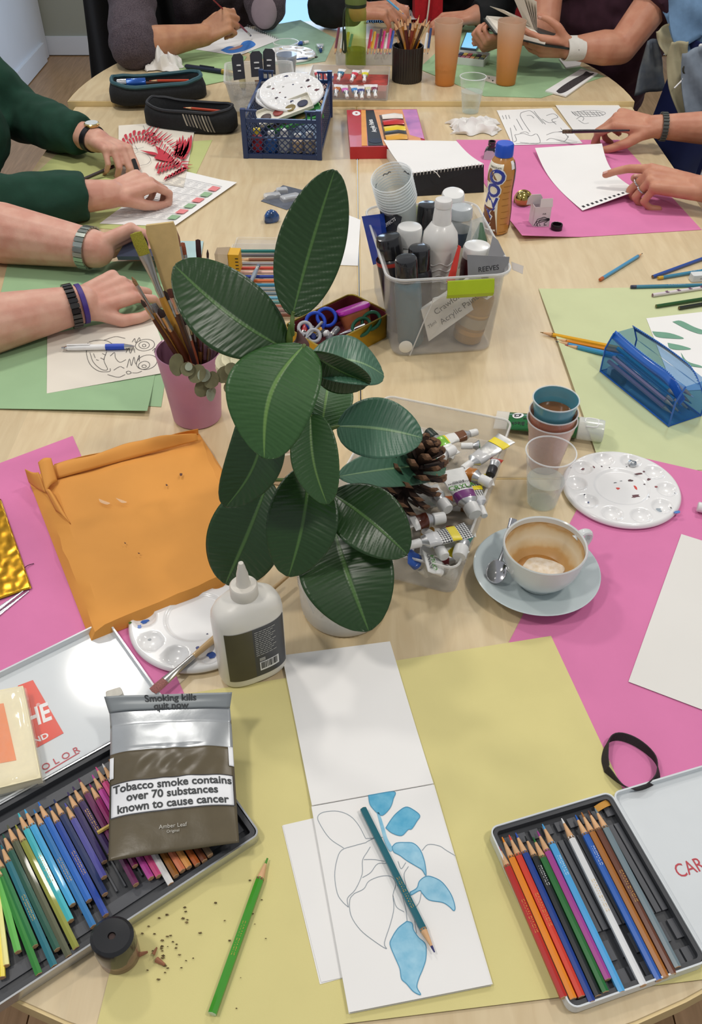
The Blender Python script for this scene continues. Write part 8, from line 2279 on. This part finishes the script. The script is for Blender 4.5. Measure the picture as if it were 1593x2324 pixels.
# ================================================================ people
def skin(name, c1, c2):
  m = mat(name, c1, 0.5, col2=c2, vs=26, bump=0.12, bs=420)
  b = m.node_tree.nodes['Principled BSDF']
  b.inputs['Subsurface Weight'].default_value = 0.12
  b.inputs['Subsurface Radius'].default_value = (0.01, 0.004, 0.002)
  b.inputs['Subsurface Scale'].default_value = 0.5
  return m
FL = ((0.043, 0.026, 0.021), (0.047, 0.030, 0.022), (0.043, 0.028, 0.021), (0.034, 0.021, 0.019))
PHX = []
KN = ((0.088, 0.029), (0.091, 0.0095), (0.086, -0.0105), (0.077, -0.0295))
def hand(mb, wrist, knuck, back, side, curls, spread=(8, 2, -4, -10), thumb=((0.75, 0.75, -0.35), (0.9, 0.3, -0.4), (1, 0.05, -0.3)), s=1.0, nails=None):
  """wrist, knuck: wrist and middle knuckle; back: direction of the back of the hand; side +1 right hand, -1 left"""
  x = (V(knuck) - V(wrist)).normalized()
  z = (V(back) - x * V(back).dot(x)).normalized()
  y = z.cross(x) * side
  w = V(wrist)
  g = lambda a, b, c: w + (x * a + y * b + z * c) * s
  for i, (kx, ky) in enumerate(KN):
    mb.capsule(g(-0.004, ky * 0.55, 0), g(kx, ky, 0), 0.0155 * s, 0.0115 * s)
    if i < 3:
      mb.capsule(g(0.02, (ky + KN[i + 1][1]) / 2 * 0.8, -0.002), g(kx - 0.012, (ky + KN[i + 1][1]) / 2, -0.002), 0.0150 * s, 0.0115 * s)
    p = g(kx, ky, 0.0)
    d = x * math.cos(R(spread[i])) + y * math.sin(R(spread[i]))
    up = z
    r = (0.0098, 0.0100, 0.0094, 0.0083)[i] * s
    for j in range(3):
      a = R(curls[i][j])
      d2 = d * math.cos(a) - up * math.sin(a)
      up = (up * math.cos(a) + d * math.sin(a)).normalized()
      d = d2.normalized()
      q = p + d * FL[i][j] * s
      if j == 0:
        PHX.append((p * 0.45 + q * 0.55, d, r))
      mb.capsule(p, q, r, r * 0.90, 10)
      r *= 0.90
      p = q
    if nails is not None:
      nails.append((p - d * 0.004 * s, d, up, r))
  p = g(0.018, 0.026, -0.006)
  mb.capsule(g(0.0, 0.012, -0.004), p, 0.017 * s, 0.016 * s)
  r = 0.0145 * s
  for (a, b, c), ln in zip(thumb, (0.044, 0.034, 0.027)):
    d = (x * a + y * b + z * c).normalized()
    q = p + d * ln * s
    mb.capsule(p, q, r, r * 0.86, 10)
    r *= 0.84
    p = q
  if nails is not None:
    nails.append((p - d * 0.004 * s, d, (z - d * z.dot(d)).normalized(), r))
def limb(mb, a, b, ra, rb, w=0.25):
  a, b = V(a), V(b)
  m = a + (b - a) * 0.35
  mb.capsule(a, m, ra, ra * 1.04, 16)
  mb.capsule(m, b, ra * 1.04, rb, 16)
def flatcone(mb, a, b, ra, rb, n=20):
  a, b = V(a), V(b)
  t = (b - a).normalized(); x = t.orthogonal().normalized(); y = t.cross(x)
  mb.loft([[p + (x * math.cos(2 * math.pi * i / n) + y * math.sin(2 * math.pi * i / n)) * r for i in range(n)] for p, r in ((a, ra), (a + (b - a) * 0.5, (ra + rb) / 2), (b, rb))])
def wrinkle(o, amp, f):
  vs = o.data.vertices
  pos = [(v.co.copy(), v.normal.copy()) for v in vs]
  out = []
  for c, n_ in pos:
    out += list(c + n_ * (amp * (noise.noise(c * f) + 0.5 * noise.noise(c * f * 2.3 + V((3, 1, 2))))))
  vs.foreach_set('co', out)
  o.data.update()
def person(label, pelvis, chest, head, arms, sk, top_m, sleeve, trous, hair, face, vox=0.0044, beard=None, neck_m=None, wr=(0.006, 16)):
  """arms: (shoulder, elbow, wrist, knuckle, back, side, hand keywords); sleeve: how far down the arm the sleeve goes (0..2, 1 = elbow)"""
  up = lambda p: V((p[0], p[1], T + p[2]))
  pe, ch, hd = up(pelvis), up(chest), up(head)
  t = thing('person', label, 'person', (pe.x, pe.y, 0))
  sh = [up(a[0]) for a in arms]
  mb, cl = MB(), MB()
  nk = (sh[0] + sh[1]) / 2 + V((0, 0, 0.05))
  nk = nk + (hd - nk) * 0.15
  ac = (sh[1] - sh[0]).normalized()
  for k in (-0.07, 0.07):
    mb.capsule(pe + ac * k, ch + ac * k, 0.105, 0.105, 16); cl.capsule(pe + ac * k, ch + ac * k * 1.2, 0.128, 0.130, 16)
  for s_ in sh:
    mb.capsule(ch, s_ * 0.85 + ch * 0.15, 0.09, 0.055, 16); cl.capsule(ch, s_ * 0.8 + ch * 0.2, 0.12, 0.072, 16)
    cl.capsule(nk - V((0, 0, 0.03)), s_, 0.060, 0.064, 16)
    mb.capsule(nk - V((0, 0, 0.03)), s_, 0.045, 0.048, 16)
  fd_ = V(face).normalized()
  mb.capsule(nk - V((0, 0, 0.04)), hd - V((0, 0, 0.03)), 0.054, 0.052, 16)
  sd = fd_.cross(V((0, 0, 1))).normalized()
  u_ = sd.cross(fd_)
  mb.ball(hd + u_ * 0.025, 0.092, 20, 14, s=(0.92, 0.92, 1.12))
  mb.capsule(hd - u_ * 0.02 + fd_ * 0.022, hd - u_ * 0.082 + fd_ * 0.048, 0.064, 0.036, 16)
  mb.capsule(hd + u_ * 0.012 + fd_ * 0.086, hd - u_ * 0.026 + fd_ * 0.108, 0.010, 0.0145, 10)
  mb.capsule(hd - u_ * 0.052 - sd * 0.014 + fd_ * 0.083, hd - u_ * 0.052 + sd * 0.014 + fd_ * 0.083, 0.0075, 0.0075, 8)
  for k in (-1, 1):
    mb.capsule(hd + sd * k * 0.086 + u_ * 0.012, hd + sd * k * 0.082 - u_ * 0.022, 0.013, 0.009, 8)
  nails = []
  for (s0, el, wr_, kn, bk, side, kw) in arms:
    s0, el, wr_, kn = up(s0), up(el), up(wr_), up(kn)
    ks = kw.pop('r', 1.0)
    limb(mb, s0, el, 0.050 * ks, 0.042 * ks); limb(mb, el, wr_, 0.042 * ks, 0.027 * ks)
    side_v = (wr_ - el).cross(V(bk)).normalized() * 0.007
    mb.capsule(el + (wr_ - el) * 0.6 + side_v, wr_ + side_v, 0.029 * ks, 0.0235 * ks); mb.capsule(el + (wr_ - el) * 0.6 - side_v, wr_ - side_v, 0.029 * ks, 0.0235 * ks)
    hand(mb, wr_, kn, bk, side, nails=nails, **kw)
    e1 = s0 + (el - s0) * min(1, sleeve)
    flatcone(cl, s0, e1, 0.073, 0.064 * ks + 0.004)
    cl.ball(s0, 0.073, 16, 10)
    if sleeve > 1:
      cl.ball(el, 0.062 * ks, 16, 10)
      e2 = el + (wr_ - el) * (sleeve - 1)
      flatcone(cl, el, e2, 0.062 * ks, 0.048 * ks)
      flatcone(cl, e2 - (e2 - el).normalized() * 0.045, e2 + (e2 - el).normalized() * 0.006, 0.050 * ks, 0.046 * ks)
  body = blob(mb, 'body', sk, None, vox, 4, 0.5)
  attach(body, t)
  shirt = blob(cl, 'shirt', top_m, None, 0.0078, 5, 0.5)
  wrinkle(shirt, wr[0], wr[1])
  attach(shirt, t)
  tr_ = MB()
  fw = V((fd_.x, fd_.y, 0)).normalized()
  sx = V((fw.y, -fw.x, 0))
  for k in (-1, 1):
    hip, kne = pe + sx * k * 0.09, pe + sx * k * 0.13 + fw * 0.42 + V((0, 0, 0.03))
    kne.z = max(kne.z, 0.50)
    kne.z = min(kne.z, 0.56)
    ank = V((kne.x, kne.y, 0.09)) - fw * 0.06
    tr_.capsule(hip, kne, 0.095, 0.066, 14); tr_.capsule(kne, ank, 0.063, 0.05, 14)
    so = MB(); so.capsule(ank - V((0, 0, 0.045)) - fw * 0.03, ank - V((0, 0, 0.05)) + fw * 0.16, 0.042, 0.038, 12)
    so.v = [V((p.x, p.y, max(p.z, 0.006))) for p in so.v]
    wpart(so, 'shoe', mat('dark_shoe', '#1d1c1f', 0.6), t)
  attach(blob(tr_, 'trousers', trous, None, 0.012, 5, 0.5), t)
  if hair:
    hm = MB(); hm.ball(hd + u_ * 0.042 - fd_ * 0.018, 0.100, 18, 12, s=(0.95, 0.95, 1.02)); hm.ball(hd - fd_ * 0.045, 0.075, 16, 10)
    o = blob(hm, 'hair', hair, None, 0.008, 3); wrinkle(o, 0.006, 40); attach(o, t)
  if beard:
    hm = MB(); hm.capsule(hd - u_ * 0.075 + fd_ * 0.066, hd - u_ * 0.165 + fd_ * 0.072, 0.046, 0.028, 14)
    for k in (-1, 1):
      hm.capsule(hd + sd * k * 0.062 - u_ * 0.03 + fd_ * 0.03, hd + sd * k * 0.03 - u_ * 0.09 + fd_ * 0.066, 0.022, 0.034, 12)
    o = blob(hm, 'beard', beard, None, 0.006, 3); wrinkle(o, 0.006, 45); attach(o, t)
  for k in (-1, 1):
    wpart(MB().ball(hd + sd * k * 0.032 + u_ * 0.006 + fd_ * 0.071, 0.0115, 12, 8), 'eye', mat('eye_white', '#d8d4cc', 0.2), t)
    wpart(MB().ball(hd + sd * k * 0.032 + u_ * 0.006 + fd_ * 0.0775, 0.0062, 10, 6), 'iris', mat('iris_brown', '#4a3424', 0.2), t)
  for p, d, n_, r in nails:
    M_ = frame(p + n_ * r * 0.80, d, n_)
    mb = MB(); mb.sheet(lambda u, v: M_ @ V(((u - 0.35) * 0.012, (v - 0.5) * r * 1.35, 0.0016 - 0.006 * (v - 0.5) ** 2 * r / 0.006)), 4, 5, 0.0008)
    wpart(mb, 'fingernail', mat('fingernail', '#cf9f90', 0.35), t, sharp=0)
  return t
def band(t, el, wr_, f, r, w, m, name='strap', e=1.18, n=30):
  """a bracelet round the forearm at the fraction f from elbow to wrist"""
  a, b = V((el[0], el[1], T + el[2])), V((wr_[0], wr_[1], T + wr_[2]))
  d = (b - a).normalized(); c = a + (b - a) * f
  x = d.cross(V((0, 0, 1))).normalized(); y = x.cross(d)
  rg = lambda q, h: [c + d * h + (x * math.cos(2 * math.pi * k / n) * e + y * math.sin(2 * math.pi * k / n)) * q for k in range(n)]
  mb = MB(); mb.loft([rg(r, -w / 2), rg(r + 0.0022, -w / 2 + 0.001), rg(r + 0.0022, w / 2 - 0.001), rg(r, w / 2), rg(r, -w / 2)], cap=(False, False))
  return wpart(mb, name, m, t), c, d, x, y
def links(t, c, d, x, y, r, w, m, k0, k1, n, name='link', e=1.18, ln=0.006):
  for k in range(n):
    a = R(k0 + (k1 - k0) * k / (n - 1))
    p = c + (x * math.cos(a) * e + y * math.sin(a)) * (r + 0.002)
    nr = (x * math.cos(a) + y * math.sin(a) * e).normalized()
    M_ = frame(p, d, nr)
    wpart(MB().box((0, 0, 0.0008), (w, ln, 0.003), 0, M_), name, m, t)
sk1_, sk2_, sk3_ = skin('skin_pale', '#d2a592', '#c68f7d'), skin('skin_warm', '#c48d72', '#b87c62'), skin('skin_tan', '#b98765', '#a87456')
jean = mat('blue_jeans', '#2c3d5c', 0.85, var=0.12, vs=50)
darkt = mat('dark_trousers', '#22242c', 0.85)
fist = ((62, 78, 45), (66, 80, 45), (70, 82, 45), (74, 82, 45))
relax = ((35, 48, 30), (38, 50, 32), (42, 52, 34), (46, 54, 34))
pinch = ((40, 58, 25), (48, 62, 30), (55, 68, 35), (60, 70, 40))
# green sweatshirt, long beard
EL, WL = (-0.865, 2.41, 0.062), (-0.617, 2.235, 0.055)
gp = person('bearded person in a dark green sweatshirt leaning over the horse print', (-1.26, 2.18, -0.20), (-0.97, 2.17, 0.06), (-0.876, 2.165, 0.385),
      [((-1.02, 2.00, 0.25), (-0.80, 1.845, 0.060), (-0.525, 1.93, 0.050), (-0.448, 1.985, 0.062), (-0.15, -0.4, 0.9), -1, dict(curls=pinch, thumb=((0.9, 0.35, -0.5), (0.95, 0.0, -0.5), (1, -0.1, -0.3)), r=1.1)),
       ((-1.02, 2.40, 0.27), EL, WL, (-0.545, 2.16, 0.058), (0.15, 0.1, 1), 1, dict(curls=((50, 55, 30), (52, 58, 30), (56, 60, 32), (60, 60, 34)), spread=(6, 2, -3, -8), thumb=((0.8, 0.5, -0.5), (0.9, 0.1, -0.5), (0.9, -0.1, -0.5)), r=1.05))],
      skin('skin_fair', '#cfa18d', '#c08a78'), mat('bottle_green_sweatshirt', '#143a2c', 0.95, var=0.08, vs=40, bump=0.15, bs=700), 1.80, darkt, mat('fair_hair', '#a68a5e', 0.8, var=0.2, vs=80), (0.93, 0.1, -0.35), beard=mat('fair_beard', '#a89068', 0.85, var=0.2, vs=80), vox=0.0034, wr=(0.008, 14))
_, c, d, x, y = band(gp, EL, WL, 0.93, 0.029, 0.016, mat('black_leather', '#17151a', 0.4))
M_ = frame(c + (y * 0.94 + x * -0.2) * 0.031, d, y)
wpart(MB().lathe([(0.017, 0), (0.0185, 0.002), (0.0185, 0.006), (0.016, 0.008)], 28, M=M_), 'watch_case', mat('pale_gold', '#c9b27a', 0.2, 0.9), gp)
wpart(MB().lathe([(0.0155, 0.0079), (0.0155, 0.0084)], 24, M=M_), 'watch_face', mat('watch_dial', '#d5dde0', 0.1, coat=0.6), gp)
pencil('dark brown stick of a pen under the bearded hand on the lime paper', P(178, 412, 0.006), P(262, 376, 0.02), '#2e2024', None, r=0.0045, tip=0.004)
pencil('black capped drawing pen upright in the writing hand over the horse print', P(322, 418, 0.018), D(301, 358, 2.10), '#1a1618', None, r=0.0055, tip=0.004)
# bare forearms with bracelets, holding a phone
E1, W1, E2, W2_ = (-0.80, 1.745, 0.062), (-0.505, 1.665, 0.050), (-0.715, 1.335, 0.050), (-0.485, 1.452, 0.048)
bpn_ = person('person with bare forearms and metal bracelets holding a phone at the left edge', (-1.28, 1.50, -0.20), (-1.10, 1.52, 0.12), (-1.00, 1.55, 0.50),
       [((-1.04, 1.30, 0.28), E2, W2_, (-0.408, 1.505, 0.058), (0.1, -0.5, 0.85), -1, dict(curls=((30, 35, 20), (42, 50, 30), (52, 56, 30), (60, 58, 30)), thumb=((0.7, 0.6, -0.2), (0.95, 0.25, 0.0), (1, 0.0, 0.1)), r=1.22)),
       ((-1.04, 1.74, 0.28), E1, W1, (-0.425, 1.715, 0.064), (-0.1, 0.75, 0.65), 1, dict(curls=((30, 40, 30), (36, 46, 30), (42, 48, 30), (48, 50, 30)), thumb=((0.85, 0.45, 0.1), (0.95, 0.25, -0.1), (1, 0.0, -0.2)), r=1.38))],
       sk1_, mat('grey_tee', '#565a62', 0.9, var=0.06), 0.7, darkt, mat('dark_brown_hair', '#2e221b', 0.8), (0.95, 0.05, -0.3), vox=0.0034)
_, c, d, x, y = band(bpn_, E1, W1, 0.95, 0.037, 0.017, mat('brushed_steel', '#8f9a92', 0.25, 0.9), 'watch_strap', 1.12)
links(bpn_, c, d, x, y, 0.037, 0.019, mat('steel_link', '#a9b0a8', 0.2, 0.9), -60, 200, 20, 'steel_link', 1.12, 0.0085)
_, c, d, x, y = band(bpn_, E2, W2_, 0.93, 0.034, 0.014, mat('gunmetal', '#2b2a2c', 0.3, 0.7), 'dark_bracelet', 1.15)
links(bpn_, c, d, x, y, 0.034, 0.016, mat('gunmetal_link', '#4a4848', 0.2, 0.9), -70, 200, 20, 'dark_link', 1.15, 0.0075)
band(bpn_, E2, W2_, 1.00, 0.0325, 0.010, mat('purple_band', '#3a2478', 0.5), 'purple_band', 1.15)
ph = thing('phone', 'dark slate phone held between two hands behind the brush pot', 'phone', P(318, 565, 0.05))
wpart(quadslab([P(268, 590, 0.035), P(372, 590, 0.05), D(392, 535, 1.76), D(300, 535, 1.74)], 0.008), 'body', mat('slate_phone', '#3a4254', 0.3), ph)
wpart(quadslab([P(276, 587, 0.038), P(366, 587, 0.052), D(384, 538, 1.757), D(306, 538, 1.737)], 0.0005), 'screen', mat('phone_glass', '#26303e', 0.08, coat=0.6), ph)
# denim shirt at the right
E3, W3, E4, W4 = (1.02, 2.30, 0.06), (0.757, 2.325, 0.058), (1.02, 1.86, 0.05), (0.765, 1.965, 0.050)
dp_ = person('person in a grey blue denim shirt holding a dip pen over a curled sheet', (1.42, 2.05, -0.20), (1.24, 2.08, 0.10), (1.10, 2.08, 0.52),
       [((1.16, 2.30, 0.30), E3, W3, (0.655, 2.345, 0.072), (-0.1, -0.25, 1), 1, dict(curls=((42, 42, 18), (50, 55, 30), (58, 60, 35), (64, 60, 35)), spread=(-4, -2, 0, 2), thumb=((0.85, 0.55, -0.5), (0.95, 0.15, -0.55), (0.95, 0.05, -0.5)), s=1.05)),
       ((1.16, 1.84, 0.30), E4, W4, (0.677, 1.985, 0.062), (-0.1, -0.2, 1), -1, dict(curls=((18, 14, 8), (62, 66, 40), (68, 70, 40), (72, 70, 40)), spread=(8, 0, -4, -10), thumb=((0.8, 0.6, -0.5), (0.95, 0.2, -0.4), (1, 0, -0.2)), s=1.15))],
       sk2_, mat('denim_shirt', '#46596b', 0.9, var=0.1, vs=60, bump=0.15, bs=700), 1.42, darkt, mat('grey_brown_hair', '#5b4b3e', 0.8), (-0.93, 0.05, -0.3), vox=0.0034)
_, c, d, x, y = band(dp_, E3, W3, 0.90, 0.030, 0.014, mat('grey_cord', '#4c4f4c', 0.7), 'cord_bracelet')
links(dp_, c, d, x, y, 0.030, 0.014, mat('grey_cord', '#4c4f4c', 0.7), -60, 230, 22, 'cord_knot', 1.18, 0.004)
for c, d, r in PHX[-3:-1]:
  x = d.orthogonal().normalized(); y = d.cross(x)
  wpart(MB().tube([c + (x * math.cos(a) + y * math.sin(a)) * (r + 0.0006) for a in [R(24 * k) for k in range(15)]], 0.0019, 6, closed=True), 'silver_ring', mat('ring_silver', '#d0d0d2', 0.15, 1.0), dp_)
dpen = thing('dip_pen', 'dark dip pen with an inky nib held over the storyboard', 'pen', P(1330, 300, 0.05))
a, b = P(1428, 296, 0.075), P(1266, 299, 0.020)
pp0 = lambda f: a + (b - a) * f
wpart(MB().tube([pp0(0), pp0(0.5), pp0(0.82)], [0.0022, 0.0042, 0.0048], 12), 'holder', mat('dark_holder', '#221a20', 0.25, coat=0.4), dpen)
wpart(MB().tube([pp0(0.78), pp0(0.92)], [0.0052, 0.0050], 12), 'ferrule', mat('inky_ferrule', '#5a4a3a', 0.4, 0.6, var=0.4, vs=200), dpen)
wpart(MB().tube([pp0(0.92), pp0(1.0)], [0.0034, 0.0006], 8, flat=(1, 0.4)), 'nib', mat('inky_nib', '#1f2a4a', 0.3, 0.5), dpen)
# speckled jumper, painting
E5, W5 = (-0.66, 2.97, 0.072), (-0.455, 3.065, 0.080)
jm = mat('speckled_jumper', '#332b33', 0.95, col2='#5a4f55', vs=420, bump=0.3, bs=500)
jp = person('person in a dark speckled jumper painting a blue shape at the far left', (-0.56, 3.86, -0.20), (-0.52, 3.66, 0.12), (-0.42, 3.50, 0.56),
      [((-0.74, 3.52, 0.32), E5, W5, (-0.372, 3.075, 0.125), (-0.35, -0.8, 0.5), 1, dict(curls=fist, thumb=((0.9, 0.4, -0.4), (0.9, 0.1, -0.6), (0.8, 0, -0.6)), r=1.12)),
       ((-0.29, 3.58, 0.34), (-0.288, 3.37, 0.075), (-0.37, 3.42, 0.33), (-0.385, 3.44, 0.42), (0.3, -0.8, 0.2), -1, dict(curls=relax))],
      sk3_, jm, 1.12, darkt, mat('dark_brown_hair', '#2e221b', 0.8), (0.15, -0.9, -0.35), wr=(0.010, 13))
wpart(MB().ball((-0.288, 3.318, T + 0.085), 0.045, 20, 12, s=(0.95, 0.35, 1.15)), 'elbow_patch', mat('lilac_grey_patch', '#8f8088', 0.9), jp)
brush('slim red handled brush in the hand of the person in the speckled jumper', D(478, -6, 3.02), P(570, 82, FT + 0.012), 0.0030, '#8c2030', '#2a3358', None, 0.022, 0.012)
# black jacket with red top
rp_ = person('person in a black jacket over a red top, drawing with a blue pencil', (0.26, 3.98, -0.20), (0.26, 3.74, 0.10), (0.26, 3.58, 0.55),
       [((0.04, 3.62, 0.32), (-0.085, 3.42, 0.080), (0.045, 3.33, 0.085), (0.110, 3.29, 0.098), (0, -0.4, 0.9), 1, dict(curls=pinch, r=1.1, s=1.1)),
       ((0.48, 3.62, 0.32), (0.50, 3.40, 0.075), (0.40, 3.36, 0.06), (0.33, 3.33, 0.06), (0, -0.2, 1), -1, dict(curls=relax))],
       sk2_, mat('black_jacket', '#0f1013', 0.9, var=0.15, vs=60), 1.75, darkt, mat('grey_hair', '#8b8680', 0.8), (0.0, -0.93, -0.35), wr=(0.010, 13))
wpart(MB().loft([[(0.235, 3.525, T - 0.12), (0.33, 3.525, T - 0.12), (0.34, 3.60, T - 0.12), (0.225, 3.60, T - 0.12)], [(0.215, 3.53, T + 0.20), (0.315, 3.53, T + 0.20), (0.315, 3.62, T + 0.20), (0.215, 3.62, T + 0.20)]]), 'red_top', mat('red_knit', '#b01a24', 0.9, var=0.1, vs=90), rp_)
wpart(MB().tube(smooth_path([(0.275, 3.52, T + 0.24), (0.272, 3.515, T + 0.06), (0.255, 3.50, T - 0.06)]), 0.003, 6), 'lanyard_cord', m_cream, rp_)
pencil('light blue pencil in the hand of the person in the black jacket', D(868, -10, 3.28), D(916, 32, 3.20), '#5a9cc4', '#4a86bd')
# maroon tee shirt with a book
E6, W6 = (0.800, 2.90, 0.088), (0.640, 2.865, 0.095)
mp_ = person('person in a maroon tee shirt with a bandaged wrist reading a black book', (0.86, 3.44, -0.20), (0.84, 3.24, 0.10), (0.74, 3.10, 0.56),
       [((0.62, 3.26, 0.32), (0.60, 3.06, 0.10), (0.49, 2.98, 0.10), (0.43, 2.97, 0.085), (0.2, -0.5, -0.6), 1, dict(curls=fist)),
       ((1.00, 3.04, 0.32), E6, W6, (0.555, 2.870, 0.100), (0.05, -0.8, -0.5), -1, dict(curls=((15, 20, 10), (18, 22, 10), (22, 24, 12), (26, 26, 14)), r=1.12))],
       sk2_, mat('maroon_tee', '#3a1c2b', 0.9, var=0.08, vs=60), 0.62, jean, mat('grey_brown_hair', '#5b4b3e', 0.8), (-0.5, -0.75, -0.4), wr=(0.009, 13))
band(mp_, E6, W6, 0.93, 0.031, 0.055, mat('bandage', '#d3d0c8', 0.9, var=0.05, bump=0.3, bs=300), 'wrist_bandage')
bk_ = thing('book', 'open black hardback with cream pages held up by the person in maroon', 'book', D(1190, 75, 2.95))
S0, S1 = D(1186, 54, 3.00), D(1238, 106, 2.84)
L0, L1, R0, R1 = D(1096, 44, 3.02), D(1122, 78, 2.86), D(1296, 92, 2.97), D(1314, 116, 2.83)
m_cov = mat('black_green_cover', '#12201f', 0.5, var=0.2)
wpart(quadslab([L1, S1, S0, L0], 0.004), 'front_cover', m_cov, bk_)
wpart(quadslab([S1, R1, R0, S0], 0.004), 'back_cover', m_cov, bk_)
k_ = V((0, 0, 0.014))
wpart(MB().loft([[L1 + V((.006, .004, .001)), S1 + V((-.002, .004, .001)), S0 + V((-.002, 0, .001)), L0 + V((.006, 0, .001))], [L1 + k_ * 0.7 + V((.010, .006, 0)), S1 + k_ + V((0, .006, 0)), S0 + k_, L0 + k_ * 0.7 + V((.010, 0, 0))]]), 'page_block', m_cream, bk_)
for k in range(5):
  tp0, tp1 = D(1158 + 9 * k, -22 + 3 * k, 3.00), D(1186 + 8 * k, -12 + 4 * k, 2.90)
  wpart(quadslab([S0 + V((0.002 * k, 0, .012)), S1 * 0.5 + S0 * 0.5 + V((0.002 * k, 0, .012)), tp1, tp0], 0.0006), 'turning_page', m_cream, bk_)
wpart(quadslab([S0 + k_, S1 * 0.4 + S0 * 0.6 + k_, D(1142, 22, 2.95), D(1112, 14, 3.0)], 0.0008), 'turning_page', m_cream, bk_)
